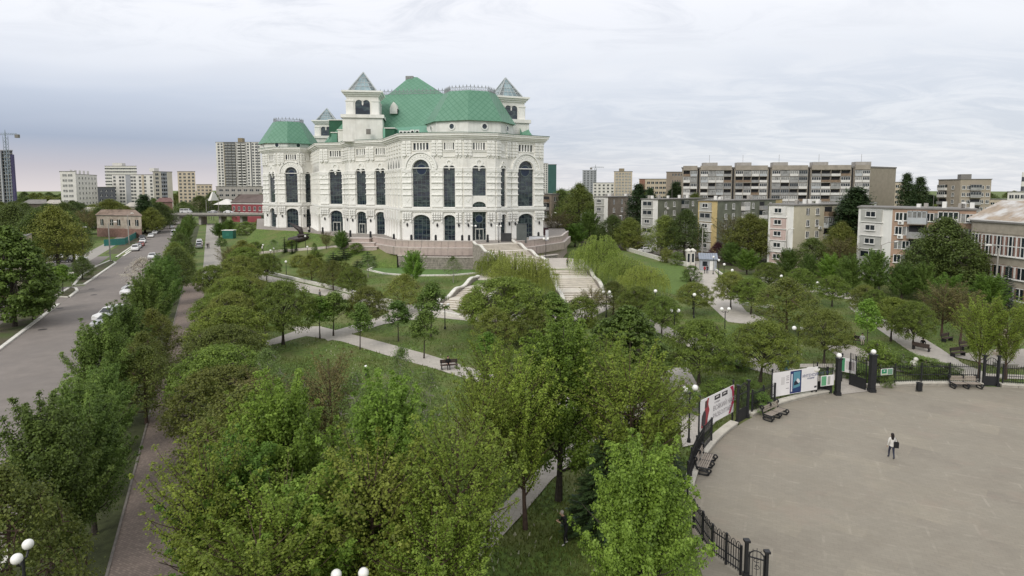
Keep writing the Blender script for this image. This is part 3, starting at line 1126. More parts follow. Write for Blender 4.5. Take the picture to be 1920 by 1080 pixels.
ch.box(p[0] - 1.3, p[0] + 1.0, p[1] - .6, p[1] + 5, zat(160, 188), zat(148, 188))
for k in range(4):
    ch.box(p[0] - 1.2 + k * .55, p[0] - .9 + k * .55, p[1] - .7, p[1] - .55, zat(158, 188), zat(149, 188))
ch.build('roof_lantern', mat('grey_roof_box', (.30, .30, .29), .7, .2, 1), rf)
# pointed white dormer on the main roof
d = MB()
p, dz = at(741, 174.2), zat(216, 174)
d.prism([(p[0] - 1.05, p[1] - .5), (p[0] + 1.05, p[1] - .5), (p[0] + 1.05, p[1] + 3), (p[0] - 1.05, p[1] + 3)], dz, dz + 1.4)
f = Facet((p[0] - 1.05, p[1] - .5), (p[0] + 1.05, p[1] - .5))
prof = [(0, 0), (2.1, 0), (2.1, 1.4), (1.75, 2.4), (1.05, 3.3), (.35, 2.4), (0, 1.4)]
d.face([f.p(a, .02, dz + b) for a, b in prof])
for (a, b), (a2, b2) in zip(prof, prof[1:] + prof[:1]):
    d.face([f.p(a, .02, dz + b), f.p(a, -3, dz + b), f.p(a2, -3, dz + b2), f.p(a2, .02, dz + b2)])
d.build('dormer', WHITEST, theatre)
# lean-to roofs and plant between the left tower and the far-left pavilion
slab_roof([at(604, 186), at(655, 176), at(662, 196), at(612, 212)], ZT - .2, [at(640, 196), at(660, 180), at(664, 196), at(648, 205)], zat(222, 182))
slab_roof([at(720, 160), at(812, 152), at(820, 166), at(720, 172)], ZT + .1, [at(720, 164.5), at(812, 157), at(820, 166), at(720, 172)], zat(238, 158), ROOFP)
slab_roof([at(975, 158), at(1000, 157), at(1010, 172), at(975, 176)], ZT - .1, [at(975, 162), at(984, 165), at(984, 174), at(975, 176)], zat(230, 162))
for u0, u1, d0, v0, v1, mm, nm in [(620, 648, 184, 228, 252, ROOFD, 'plant_house'), (724, 741, 158, 243, 262, ROOFD, 'roof_hatch'), (636, 650, 175, 246, 264, WHITEST, 'attic'), (624, 634, 178, 251, 264, ROOFP, 'vent_house')]:
    b = MB()
    p, q = at(u0, d0), at(u1, d0)
    b.box(p[0], q[0], d0, d0 + 5, ZT - .2, zat(v0, d0))
    b.box(p[0] - .2, q[0] + .2, d0 - .25, d0 + 5.2, zat(v0, d0), zat(v0, d0) + .25, 1)
    b.build(nm, [mm, WHITEST], theatre)
for k, u in enumerate((771, 780, 750, 757, 764)):
    b = MB()
    p = at(u, 151 if k < 2 else 153)
    b.box(p[0], p[0] + .95, p[1], p[1] + .6, ZT, ZT + 1.5)
    b.face([(p[0] + .12 + .36 + .33 * math.cos(a), p[1] - .01, ZT + .85 + .45 * math.sin(a)) for a in [2 * math.pi * q / 10 for q in range(10)]], 1)
    b.build('cooling_unit', [WHITEW, DARKIRON], theatre)
b = MB()
p = at(693, 163.5)
b.box(p[0] - .6, p[0] + .6, p[1] - .05, p[1] + .05, 32.0, 33.4)
b.build('vent', CONCD, theatre)

# ------------------------------------------------------------ terrace, its walls and the stairs
PINK = mat('pink_granite', (.43, .355, .315), .7, .10, 1.2, .1, 6)
PINKC = mat('pale_coping', (.55, .49, .45), .7, .10, 1.2)
ROUGH = mat('rough_stone', (.30, .27, .235), .9, .32, 2.2, .8, 3.5)
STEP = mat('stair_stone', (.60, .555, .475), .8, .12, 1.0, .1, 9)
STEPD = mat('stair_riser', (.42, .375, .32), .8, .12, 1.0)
TER = [at(478, 186), at(560, 176), at(606, 163), at(640, 155), at(700, 147.5), at(742, 138), at(790, 136), at(840, 135.5), at(893, 135.5), at(968, 135), at(1000, 139), at(1052, 150), at(1064, 168), at(1050, 240), at(480, 250)]
b = MB()
b.prism(TER, 0, ZB, 0, 1)
ter = struct(b.build('terrace', [PINK, pavers('terrace_slabs', (.30, .27, .24), (.2, .18, .16), .6, .6, .2, .07)]))
terr = thing('terrace_wall', 'pink granite panel wall with pale coping round the theatre terrace', 'wall')
PANEL = {}
for i in range(4, 12):
    if i == 8:
        continue
    f = Facet(TER[i], TER[i + 1])
    n = max(1, round(f.L / 1.5))
    w = f.L / n
    for k in range(n):
        for (z0, z1, n0) in ((2.85, 4.45, .9), (4.6, 5.95, .28)):
            key = (round(w, 2), z0)
            if key not in PANEL:
                m = MB()
                m.box(.03, w - .03, -.06, 0, z0, z1)
                PANEL[key] = m.mesh('panel', PINK)
            q = f.p(k * w, n0, 0)
            link('panel', PANEL[key], terr, (q[0], q[1], 0), math.atan2(f.ex.y, f.ex.x))
    m = MB()
    m.obox(f.A, f.ex, -.1, f.L + .1, 0, .84, 2.8, 4.42)
    m.obox(f.A, f.ex, -.1, f.L + .1, 0, .98, 4.45, 4.62)
    m.obox(f.A, f.ex, -.05, f.L + .05, -.05, .22, 4.6, 5.9)
    m.obox(f.A, f.ex, -.1, f.L + .1, -.12, .4, 5.95, 6.1)
    m.build('coping', PINKC, terr)
LOWW = [at(745, 135), at(790, 133), at(840, 132.5), at(895, 132.5)]
stonew = thing('stone_wall', 'rough grey stone retaining wall left of the upper stairs', 'wall')
stonew2 = thing('stone_wall', 'rough grey stone retaining wall right of the upper stairs', 'wall')
rs = random.Random(5)
def rubble(parent, pts, z0, z1):
    for a, c in zip(pts, pts[1:]):
        f = Facet(a, c)
        m = MB()
        m.obox(f.A, f.ex, -.05, f.L + .05, -2, 0, z0, z1 - .12)
        m.build('core', CONCD, parent)
        m = MB()
        m.obox(f.A, f.ex, -.1, f.L + .1, -.4, .25, z1 - .12, z1 + .08)
        m.build('coping', PINKC, parent)
        z = z0
        while z < z1 - .2:
            h = min(.42, z1 - .14 - z)
            t = 0.0
            while t < f.L:
                w = min(rs.uniform(.5, 1.0), f.L - t)
                s = MB()
                s.obox(f.A, f.ex, t + .02, t + w - .02, 0, rs.uniform(.05, .16), z + .02, z + h - .02)
                s.build('stone', ROUGH, parent)
                t += w
            z += .42
rubble(stonew, [at(745, 136.5)] + LOWW[1:], 0, 2.75)
rubble(stonew2, [at(988, 131), at(1046, 138)], 0, 2.75)

def flight(name, label, P0, P1, w, z0, z1, n, wave=True):
    """stairs from P0 (foot) to P1 (head); treads one by one, white wave-topped side walls"""
    t = thing(name, label, 'stairs')
    f0, f1 = Vector(P0), Vector(P1)
    e = (f1 - f0)
    L = e.length
    e /= L
    r = Vector((e.y, -e.x))
    k = 0
    pos = 0.0
    tread = L / (n + 3 * (n // 5) )
    z = z0
    dz = (z1 - z0) / n
    i = 0
    while i < n:
        z += dz
        run = tread * (4 if (i % 5 == 4) else 1)          # every fifth step is a landing
        if pos + run > L or i == n - 1:
            run = max(L - pos, .3)
        m = MB()
        o = f0 + e * pos
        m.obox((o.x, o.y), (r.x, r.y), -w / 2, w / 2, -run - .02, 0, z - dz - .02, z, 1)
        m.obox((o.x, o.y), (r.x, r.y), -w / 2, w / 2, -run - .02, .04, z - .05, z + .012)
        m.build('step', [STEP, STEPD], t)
        pos += run
        i += 1
    for s in (-1, 1):
        m = MB()
        N = 40
        pts = []
        for q in range(N + 1):
            x = q / N
            zz = z0 + (z1 - z0) * x + .75 + (.22 * math.sin(x * 2 * math.pi * (n / 5)) if wave else 0)
            c = f0 + e * (L * x) + r * (s * (w / 2 + .3))
            pts.append((c, zz))
        for (c0, za), (c1, zb) in zip(pts, pts[1:]):
            for o0, o1, lo, hi, mm in ((-.3, .3, .22, 0, 0), (-.22, .22, None, .22, 1)):
                A_ = [(c0 + r * o0), (c0 + r * o1), (c1 + r * o1), (c1 + r * o0)]
                zt_ = [za - hi, za - hi, zb - hi, zb - hi]
                zl = [za - lo, za - lo, zb - lo, zb - lo] if lo else [0, 0, 0, 0]
                T = [(a.x, a.y, h) for a, h in zip(A_, zt_)]
                B_ = [(a.x, a.y, h) for a, h in zip(A_, zl)]
                m.face(T[::-1], mm)
                m.face([B_[1], B_[2], T[2], T[1]], mm)
                m.face([B_[3], B_[0], T[0], T[3]], mm)
        c0, za = pts[0]
        a, c = c0 + r * -.3, c0 + r * .3
        m.face([(a.x, a.y, z0 - .3), (c.x, c.y, z0 - .3), (c.x, c.y, za), (a.x, a.y, za)])
        m.build('side_wall', [KERB, ROUGH], t)
    return t
ZP = 2.4
PA, PB = UD(1104, 93), UD(1062, 117)
flight('stairs', 'broad pale stone stairs with wavy white side walls right of the willows', PA, PB, 7.0, 0, ZP, 14)
LA, LB = UD(852, 87.5), UD(930, 102)
flight('stairs', 'pale stone stairs climbing to the right, left of the willows', LA, LB, 6.0, 0, ZP, 14)
UA, UB = UD(985, 121.5), UD(925, 135)
flight('stairs', 'upper pale stone stairs rising to the theatre entrance', UA, UB, 9.0, ZP, ZB, 15)
land = [UD(895, 101), UD(945, 100.5), UD(1010, 104), UD(1020, 115), UD(1095, 116.5), UD(1100, 130), UD(1060, 134), UD(960, 132), UD(930, 121), UD(900, 108)]
b = MB()
big_ = offset_poly(land, 5.5)
b.frustum(big_, -.02, land, ZP - .02)
struct(b.build('stair_mound', GRASS))
sheet('stair_landing', land, ZP, pavers('landing_slabs', (.48, .44, .385), (.3, .27, .24), .5, .5, .1, .07))
# grass bank left of the stairs
b = MB()
hi = [TER[0], TER[1], TER[2], TER[3], TER[4], TER[5]]
lo = [at(430, 172), at(520, 150), at(590, 140), at(640, 137), at(690, 135), at(742, 134)]
for k in range(5):
    b.face([(*lo[k], -.02), (*lo[k + 1], -.02), (*hi[k + 1], (5.4, 5.4, 5.35, 5.3, 4.9, 2.7)[k + 1]), (*hi[k], (5.4, 5.4, 5.35, 5.3, 4.9, 2.7)[k])])
struct(b.build('grass_bank', GRASS))
BANK = [[(*lo[k], 0.0), (*lo[k + 1], 0.0), (*hi[k + 1], (5.4, 5.4, 5.35, 5.3, 4.9, 2.7)[k + 1]), (*hi[k], (5.4, 5.4, 5.35, 5.3, 4.9, 2.7)[k])] for k in range(5)]
def bank_z(x, y):
    """height of the grass bank, the stairs mound and the terrace at a place"""
    for q in BANK:
        for tri in ((q[0], q[1], q[2]), (q[0], q[2], q[3])):
            (x1, y1, z1), (x2, y2, z2), (x3, y3, z3) = tri
            d = (y2 - y3) * (x1 - x3) + (x3 - x2) * (y1 - y3)
            a = ((y2 - y3) * (x - x3) + (x3 - x2) * (y - y3)) / d
            b = ((y3 - y1) * (x - x3) + (x1 - x3) * (y - y3)) / d
            if a >= 0 and b >= 0 and a + b <= 1:
                return a * z1 + b * z2 + (1 - a - b) * z3
    return 0.0
def GB(u, v):
    """where a photo pixel meets the ground or the bank"""
    dx, dy, dz = ray(u, v)
    if G(u, v)[1] < 128 or u > 760:
        return (*G(u, v), 0.0)
    t = 120.0
    while t < 400:
        x, y, z = dx * t, dy * t, HC + dz * t
        if z <= bank_z(x, y):
            return x, y, bank_z(x, y)
        t += .4
    x, y = G(u, v)
    return x, y, 0.0
ew = thing('edging_wall', 'pale edging wall running across the grass bank', 'wall')
pe = [GB(u, v) for u, v in ((444, 481), (480, 477), (520, 473), (560, 470), (600, 467), (640, 464))]
for a_, c_ in zip(pe, pe[1:]):
    m = MB()
    e = Vector((c_[0] - a_[0], c_[1] - a_[1])).normalized()
    n_ = Vector((e.y, -e.x)) * .2
    P = [(a_[0] + n_.x, a_[1] + n_.y), (c_[0] + n_.x, c_[1] + n_.y), (c_[0] - n_.x, c_[1] - n_.y), (a_[0] - n_.x, a_[1] - n_.y)]
    zs = [a_[2], c_[2], c_[2], a_[2]]
    top = [(*p, z + .55) for p, z in zip(P, zs)]
    bot = [(*p, z - .6) for p, z in zip(P, zs)]
    m.face(top)
    for k in range(4):
        m.face([bot[k], bot[(k + 1) % 4], top[(k + 1) % 4], top[k]])
    m.build('wall_length', PINKC, ew)
# low stepped plinths in pink stone left of the terrace wall
for k, (u0, u1, d, z0, z1) in enumerate([(640, 690, 147.6, 3.4, 5.6), (652, 700, 145.6, 3.0, 4.7), (668, 704, 143.8, 2.6, 3.9)]):
    m = MB()
    a_, c_ = at(u0, d), at(u1, d - 1)
    f_ = Facet(a_, c_)
    m.obox(f_.A, f_.ex, 0, f_.L, -3.0, 0, z0 - 3, z1)
    m.obox(f_.A, f_.ex, -.1, f_.L + .1, -3.05, .12, z1, z1 + .12, 1)
    tag(m.build('stone_plinth', [PINK, PINKC]), ['upper', 'middle', 'lower'][k] + ' pink stone plinth stepping down left of the terrace wall', 'plinth')
# ------------------------------------------------------------ town buildings
WFR = mat('white_window_frame', (.72, .71, .68), .6, .05, 2)
RECESS_SHADE = mat('painted_recess_shade', (.025, .025, .027), .8, .2, 2)  # near-black colour standing in for the shade inside recesses
CURT = mat('curtained_glass', (.26, .26, .25), .25, .5, .7, spec=.5)
WM = {}
def winmesh(w, h, style):
    k = (round(w, 1), round(h, 1), style)
    if k in WM:
        return WM[k]
    w, h = k[0], k[1]
    m = MB()
    m.box(-w / 2, w / 2, -.02, .05, 0, h, 1)
    b = .09
    if style == 'frame':
        m.box(-w / 2 - .02, -w / 2 + b, -.09, 0, 0, h)
        m.box(w / 2 - b, w / 2 + .02, -.09, 0, 0, h)
        m.box(-w / 2 + b, w / 2 - b, -.09, 0, h - b, h)
        m.box(-w / 2 + b, w / 2 - b, -.09, 0, 0, b)
        m.box(-.05, .05, -.075, 0, b, h - b)
        m.box(-w / 2 - .12, w / 2 + .12, -.22, 0, -.1, -.002)
    elif style == 'tall':
        for x in (-w / 2, -w / 6, w / 6, w / 2):
            m.box(x - .065, x + .065, -.09, 0, 0, h)
        for z in (0, h * .5, h):
            m.box(-w / 2, w / 2, -.085, 0, z - .065, z + .065)
        m.box(-w / 2 - .15, w / 2 + .15, -.25, 0, -.16, -.062)
    elif style == 'band':
        m.box(-w / 2 - .05, w / 2 + .05, -.12, 0, h * .0 - .35, -.002)
        for q in range(1, 4):
            m.box(-w / 2 + w * q / 4 - .04, -w / 2 + w * q / 4 + .04, -.08, 0, 0, h)
    else:
        m.box(-.06, .06, -.06, 0, 0, h)
        m.box(-w / 2, w / 2, -.06, 0, -.08, 0)
    WM[k] = m.mesh('window', [WFR, CURT if style == 'curt' else GLASS])
    return WM[k]
PAN = {'w': mat('balcony_white', (.66, .645, .61), .7, .1, .8), 'g': mat('balcony_grey', (.30, .30, .29), .75, .2, .8), 'b': mat('balcony_brown', (.22, .16, .11), .75, .2, .8), 'l': mat('balcony_blue', (.44, .46, .47), .7, .1, .8), 'p': mat('balcony_pink', (.54, .42, .38), .75, .1, .8)}
def balmesh(w, h, style):
    k = ('bal', round(w, 1), round(h, 1), style)
    if k in WM:
        return WM[k]
    m = MB()
    m.box(-w / 2, w / 2, -1.15, 0, -.12, .04, 2)
    m.box(-w / 2, w / 2, -1.15, -1.08, .04, 1.1)
    m.box(-w / 2, -w / 2 + .07, -1.08, 0, .04, 1.1)
    m.box(w / 2 - .07, w / 2, -1.08, 0, .04, 1.1)
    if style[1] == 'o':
        m.box(-w / 2 + .1, w / 2 - .1, -.06, 0, .1, h - .1, 1)  # flat dark sheet, painting the shade of an open balcony
    else:
        m.box(-w / 2 + .03, w / 2 - .03, -1.1, 0, 1.1, h, 3)
        for q in range(5):
            x = -w / 2 + w * q / 4
            m.box(x - .06, x + .06, -1.14, -1.06, 1.1, h)
        m.box(-w / 2, w / 2, -1.14, -1.06, h - .12, h)
    WM[k] = m.mesh('balcony', [PAN[style[0]], RECESS_SHADE, CONC, CURT if style[1] == 'c' else GLASS])
    return WM[k]
AIRC = MB()
AIRC.box(-.45, .45, -.38, -.05, 0, .6)
AIRC.box(-.3, .1, -.39, -.375, .1, .5, 1)
AIRM = AIRC.mesh('air_conditioner', [WHITEW, CONCD])

class Building:
    def __init__(self, name, label, pts, z1, m, depth=12, z0=0.0, back=None, cat='building', roof=None, parapet=.5):
        self.o = thing(name, label, cat)
        self.P = pts
        self.z0, self.z1 = z0, z1
        mx, my = (pts[0][0] + pts[-1][0]) / 2, (pts[0][1] + pts[-1][1]) / 2
        bv = back or (mx, my)
        bl = math.hypot(*bv)
        bv = (bv[0] / bl * depth, bv[1] / bl * depth)
        poly = list(pts) + [(pts[-1][0] + bv[0], pts[-1][1] + bv[1]), (pts[0][0] + bv[0], pts[0][1] + bv[1])]
        self.poly = poly
        ms = m if isinstance(m, list) else [m]
        b = MB()
        b.prism(poly, z0, z1)
        self.wall = b.build('wall', ms[0], self.o)
        self.f = [Facet(a, c) for a, c in zip(pts, pts[1:])]
        for i, f in enumerate(self.f):
            if i > 0 and len(ms) > i:
                s = MB()
                s.obox(f.A, f.ex, .02, f.L - .02, 0, .06, z0, z1 - .01)
                s.build('wall', ms[i], self.o)
        r = MB()
        r.prism(offset_poly(poly, .3), z1, z1 + parapet * .5, bottom=True)
        r.build('roof', roof or CONCD, self.o)
    def win(self, i, t, z, w, h, style='frame', n=.065):
        f = self.f[i]
        q = f.p(t * f.L, n, z)
        return link('window', winmesh(w, h, style), self.o, q, math.atan2(f.ex.y, f.ex.x))
    def bal(self, i, t, z, w, h, style, n=.065):
        f = self.f[i]
        q = f.p(t * f.L, n, z)
        return link('balcony', balmesh(w, h, style), self.o, q, math.atan2(f.ex.y, f.ex.x))
    def ac(self, i, t, z):
        f = self.f[i]
        q = f.p(t * f.L, .065, z)
        return link('air_conditioner', AIRM, self.o, q, math.atan2(f.ex.y, f.ex.x))
    def block(self, name, i, t0, t1, n0, n1, z0, z1, m):
        f = self.f[i]
        b = MB()
        b.obox(f.A, f.ex, t0 * f.L, t1 * f.L, n0, n1, z0, z1)
        return b.build(name, m, self.o)
rB = random.Random(31)
YEL, GRNW, ORG, BRN, CRM, PNK = (mat('yellow_plaster', (.55, .43, .21), .85, .1, .5), mat('green_plaster', (.155, .165, .120), .85, .2, .5), mat('orange_plaster', (.40, .275, .20), .85, .12, .5), mat('brown_plaster', (.24, .20, .155), .85, .2, .5),
                                 mat('cream_plaster', (.58, .53, .40), .85, .08, .5), mat('pink_plaster', (.54, .41, .37), .85, .1, .5))
BACK = (SA * 0 - .25, 1)
def flats(label, pts, endm, sidem, zt, endstyle, cols, rows=5, depth=11, offs=2.7):
    e = (pts[0][0] - pts[1][0], pts[0][1] - pts[1][1])
    B = Building('apartment_block', label, pts, zt, [endm, sidem], depth, back=(.55, .83), cat='apartment block')
    fl = (zt - 1.0) / rows
    for r in range(rows):
        z = .9 + r * fl
        st = endstyle[r % len(endstyle)]
        B.block('end_panel', 0, .12, .72, 0, .35, z + .1, z + 2.35, {'w': PAN['w'], 'g': mat('pale_grey_panel', (.42, .42, .39), .8, .1, .8), 'p': PAN['p']}[st[0]])
        B.block('slab_edge', 0, .09, .75, 0, .45, z - .05, z + .098, WHITEW)
        B.win(0, .42, z + 1.0, min(2.4, B.f[0].L * .3) if st[1] == 'g' else B.f[0].L * .5, 1.15, 'frame' if st[1] == 'g' else 'plain', .37)
        for c, ty in cols:
            if ty == 'w':
                B.win(1, c, z + .55, 1.25, 1.5, rB.choice(['frame', 'frame', 'curt']))
                if rB.random() < .22:
                    B.ac(1, c + .03, z - .15)
            else:
                B.bal(1, c, z + .1, 2.9, 2.3, rB.choice(['gg', 'wg', 'bo', 'go', 'lc', 'wc']))
    for k in range(7):
        t = rB.uniform(.08, .9)
        B.block('roof_vent', 1, t, t + .6 / B.f[1].L, -5, -4.3, zt + .25, zt + .9 + rB.random() * .5, CONC if k % 2 else WHITEW)
    B.block('dish_mast', 1, .45, .45 + .06 / B.f[1].L, -3, -2.94, zt + .25, zt + 3.0, CONCD)
    return B
E1 = lambda u0, d0, u1, d1, u2, d2: [UD(u0, d0), UD(u1, d1), UD(u2, d2)]
flats('orange flats with a white end wall, right of the tall poplars', E1(1612, 120, 1676, 113, 1834, 104), WHITEW, ORG, 13.9, ['wo', 'go', 'gg', 'wg', 'gg'], [(.09, 'w'), (.19, 'w'), (.33, 'b'), (.47, 'w'), (.57, 'w'), (.70, 'b'), (.83, 'w'), (.93, 'w')])
flats('cream flats with pink balconies and a white end', E1(1443, 139, 1490, 134, 1640, 150), WHITEW, CRM, 13.9, ['pg', 'wg', 'pg', 'pg', 'wg'], [(.16, 'w'), (.27, 'w'), (.40, 'b'), (.50, 'w'), (.62, 'w'), (.75, 'b'), (.88, 'w')])
flats('green flats with a yellow end wall', E1(1310, 166, 1346, 160, 1455, 182), YEL, GRNW, 14.4, ['wg', 'gg', 'wg', 'go', 'gg'], [(.13, 'w'), (.25, 'w'), (.42, 'b'), (.58, 'w'), (.74, 'b'), (.90, 'w')])
flats('dark green flats with a white end wall, behind broad trees', E1(1203, 188, 1234, 182, 1322, 204), WHITEW, GRNW, 14.4, ['go', 'wo', 'gg', 'go', 'go'], [(.15, 'w'), (.32, 'w'), (.52, 'b'), (.72, 'w'), (.9, 'w')])
flats('brown flats with a white end wall, nearest the theatre', E1(1115, 208, 1140, 202, 1205, 222), WHITEW, BRN, 14.9, ['gg', 'wg', 'gg', 'gg', 'gg'], [(.16, 'w'), (.38, 'w'), (.62, 'b'), (.86, 'w')])
B = Building('apartment_block', 'weathered grey-brown flats just right of the theatre corner', [UD(1016, 236), UD(1034, 228), UD(1068, 238)], 15.6, [BRN, BRN], 12, cat='apartment block')
for r in range(5):
    B.bal(0, .5, 1 + r * 2.9, B.f[0].L * .6, 2.3, rB.choice(['go', 'gg', 'bo']))
    for c in (.2, .5, .8):
        B.win(1, c, 1.5 + r * 2.9, 1.4, 1.6, 'plain')
# brick school at the right edge
BRK = mat('grey_brick', (.36, .32, .26), .9, .14, 1.0, .2, 6)
RBR = mat('red_brick_piers', (.25, .145, .115), .9, .15, 1.5)
B = Building('school_building', 'grey brick school with tall windows and a rusty hipped roof', [UD(1826, 101), UD(1828.5, 99), UD(1995, 84)], 12.3, [BRK, BRK], 26, cat='school')
L = B.f[1].L
n = 7
for k in range(n):
    t = (k + .5) / n * .98
    for z, h, st in ((7.4, 3.0, 'tall'), (4.0, 1.9, 'frame'), (.9, 1.9, 'frame')):
        B.win(1, t, z, 2.0, h, st)
    if k < n - 1:
        tp = (k + 1) / n * .98
        for z0, z1 in ((7.2, 10.5), (3.9, 6.0), (.8, 2.9)):
            B.block('brick_pier', 1, tp - .45 / L, tp + .45 / L, 0, .1, z0, z1, RBR)
B.block('string_course', 1, 0, 1, 0, .12, 10.7, 10.95, BRK)
r = MB()
pl = offset_poly(B.poly, .7)
pl2 = [pl[0], pl[2], pl[3], pl[4]]
cen = [sum(p[0] for p in pl2) / 4, sum(p[1] for p in pl2) / 4]
hp = [(pl2[i][0] * .3 + cen[0] * .7, pl2[i][1] * .3 + cen[1] * .7) for i in range(4)]
r.prism(pl2, 12.25, 12.7, 1, bottom=True)
r.frustum(pl2, 12.7, hp, 15.6)
r.build('hipped_roof', [mat('rusty_roof', (.36, .29, .22), .8, .2, .7, .2, 3, var2=(.55, .54, .52), scale2=.3), WHITEW], B.o)
# long nine-storey panel block
PNL = mat('panel_concrete', (.33, .295, .245), .85, .15, .4)
B = Building('panel_block', 'long nine-storey panel block with rows of glazed balconies', [UD(1278, 288), UD(1630, 276), UD(1678, 287)], 27.2, [PNL, mat('beige_brick', (.30, .265, .205), .9, .1, .6)], 14, cat='apartment block', parapet=1.2)
Lp = B.f[0].L
for s, (u0, u1) in enumerate([(1280, 1306), (1312, 1370), (1377, 1437), (1445, 1512), (1519, 1592), (1600, 1628)]):
    t0, t1 = B.f[0].t_of(u0) / Lp, B.f[0].t_of(u1) / Lp
    n = 2 if s in (0, 5) else 4
    for c in range(n):
        t = t0 + (t1 - t0) * (c + .5) / n
        for r_ in range(9):
            B.bal(0, t, .6 + r_ * 2.86, (t1 - t0) * Lp / n * .94, 2.5, rB.choice(['wg', 'wc', 'go', 'wg', 'gc', 'wo', 'gg', 'bo', 'wc', 'lc']), .02)
    for c in range(n + 1):
        t = t0 + (t1 - t0) * c / n
        B.block('fin', 0, t - .1 / Lp, t + .1 / Lp, 0, 1.0, 0, 26.4, PNL)
    if s:
        B.block('stair_slot_shade', 0, t0 - 1.1 / Lp, t0 - .35 / Lp, 0, .05, 0, 27, RECESS_SHADE)  # shade of the slot painted as a flat dark strip
    B.block('parapet_band', 0, t0, t1, 0, 1.25, 26.3, 28.4, PNL)
for u in (1318, 1381, 1449, 1524, 1604):
    t = B.f[0].t_of(u) / Lp
    B.block('roof_house', 0, t, t + 6.5 / Lp, -6, -1, 27.2, 29.9, CONC)
    B.block('antenna', 0, t + 3 / Lp, t + 3.1 / Lp, -3, -2.9, 29.9, 33.5, CONCD)

def slab_tower(name, label, u0, u1, d, vt, m, cols, rows, style, wm=1.3, hm=1.5, z0=0.0, depth=15, rot=0.0, cat='tower block', stripes=None, zfrom=None, fill=None):
    A, C = UD(u0, d), UD(u1, d + rot)
    zt = zat(vt, d)
    B = Building(name, label, [A, C], zt, m, depth, z0, cat=cat)
    L = B.f[0].L
    zb = zfrom if zfrom is not None else max(2.0, zt - rows * 3.0)
    fl = (zt - zb - .8) / rows
    for t0, t1, mm in (stripes or []):
        B.block('facade_strip', 0, t0, t1, 0, .05, z0, zt - .02, mm)
    for c in cols:
        for r_ in range(rows):
            B.win(0, c, zb + r_ * fl + fl * .28, wm, min(hm, fl * .62), style)
    return B
GREYT = mat('grey_facade', (.33, .34, .36), .8, .1, .2)
BEIG = mat('beige_facade', (.50, .43, .33), .85, .1, .3)
WHT = mat('white_facade_far', (.66, .64, .60), .85, .08, .3)
OLV = mat('olive_facade', (.25, .21, .14), .85, .1, .3)
DGR = mat('charcoal_facade', (.075, .08, .09), .8, .1, .3)
# tall striped tower left of the theatre
B = slab_tower('tower_block', 'tall striped white and olive tower left of the theatre', 408, 491, 640, 268, WHT, [.06, .13, .235, .315, .40, .52, .62, .72, .83, .90, .96], 21, 'plain', 1.9, 1.9, 0, 18, zfrom=4, stripes=[(.17, .44, OLV), (.465, .475, DGR), (.56, .58, DGR), (.67, .68, DGR), (.775, .80, DGR), (.925, .935, DGR)])
B.block('roof_house', 0, .48, .58, -8, -2, B.z1, B.z1 + 4.5, OLV)
for r_ in range(21):
    z = 6 + r_ * 2.88
    for t in (.235, .315, .40, .52, .62):
        B.bal(0, t, z, 3.4, 2.2, 'gg' if t < .45 else 'wo')
# tower under construction and its crane
B = slab_tower('unfinished_tower', 'unfinished dark concrete tower at the left edge', -46, 28, 520, 284, mat('raw_concrete', (.10, .10, .105), .9, .2, .3), [.1, .25, .4, .55, .66, .8, .93], 17, 'plain', 3.2, 2.0, 0, 18, zfrom=1)
for r_ in range(18):
    B.block('floor_slab', 0, -.01, 1.01, 0, .9, r_ * 2.95, r_ * 2.95 + .4, CONC)
for t in (.32, .72):
    B.block('hoist_mast', 0, t, t + .035, .9, 2.2, 0, B.z1, mat('pale_steel', (.38, .39, .42), .6, .1, 1))
B.block('scaffold', 0, .97, 1.03, -.5, 1.2, 2, B.z1 - 3, mat('scaffold_net', (.09, .08, .16), .9, .2, 1))
def crane(label, u, d, v0, v1, jib_l, jib_r, col):
    t = thing('tower_crane', label, 'crane')
    x, y = UD(u, d)
    zt, zb = zat(v0, d), zat(v1, d)
    mm = mat('crane_' + str(col), col, .6, .1, 1)
    w = 1.2
    m = MB()
    for a, c in ((-w, -w), (w, -w), (w, w), (-w, w)):
        m.tube([(x + a, y + c, 0), (x + a, y + c, zt)], .22, 4)
    z = zb * .6
    k = 0
    while z < zt - 2.4:
        for a, c in (((-w, -w), (w, -w)), ((w, -w), (w, w)), ((w, w), (-w, w)), ((-w, w), (-w, -w))):
            p, q = (a, c) if k % 2 else (c, a)
            m.tube([(x + p[0], y + p[1], z), (x + q[0], y + q[1], z + 2.4)], .14, 3)
        z += 2.4
        k += 1
    m.build('mast', mm, t)
    m = MB()
    for s, l in ((-1, jib_l), (1, jib_r)):
        for dy, dz in ((-.7, 0), (.7, 0), (0, 1.4)):
            m.tube([(x, y + dy, zt + .8 + dz), (x + s * l, y + dy * .6, zt + .8 + dz * .7)], .16, 4)
        for q in range(int(l / 2)):
            m.tube([(x + s * q * 2, y, zt + .8), (x + s * (q * 2 + 1), y, zt + 2.1)], .11, 3)
            m.tube([(x + s * (q * 2 + 1), y, zt + 2.1), (x + s * (q * 2 + 2), y, zt + .8)], .11, 3)
    m.build('jib', mm, t)
    m = MB()
    m.tube([(x, y, zt), (x, y, zt + 5)], [.8, .2], 4)
    m.build('tower_head', mm, t)
    m = MB()
    e = min(jib_l, jib_r)
    s = 1 if jib_r < jib_l else -1
    m.box(x + s * e - 1.5, x + s * e + 1.5, y - 1, y + 1, zt - 1.8, zt + 1)
    m.build('counterweight', CONCD, t)
crane('grey tower crane above the unfinished tower at the left edge', 17, 515, 256, 284, 40, 10, (.28, .33, .38))
crane('small tower crane beside the far grey tower', 1116, 860, 316, 330, 6, 12, (.36, .38, .40))
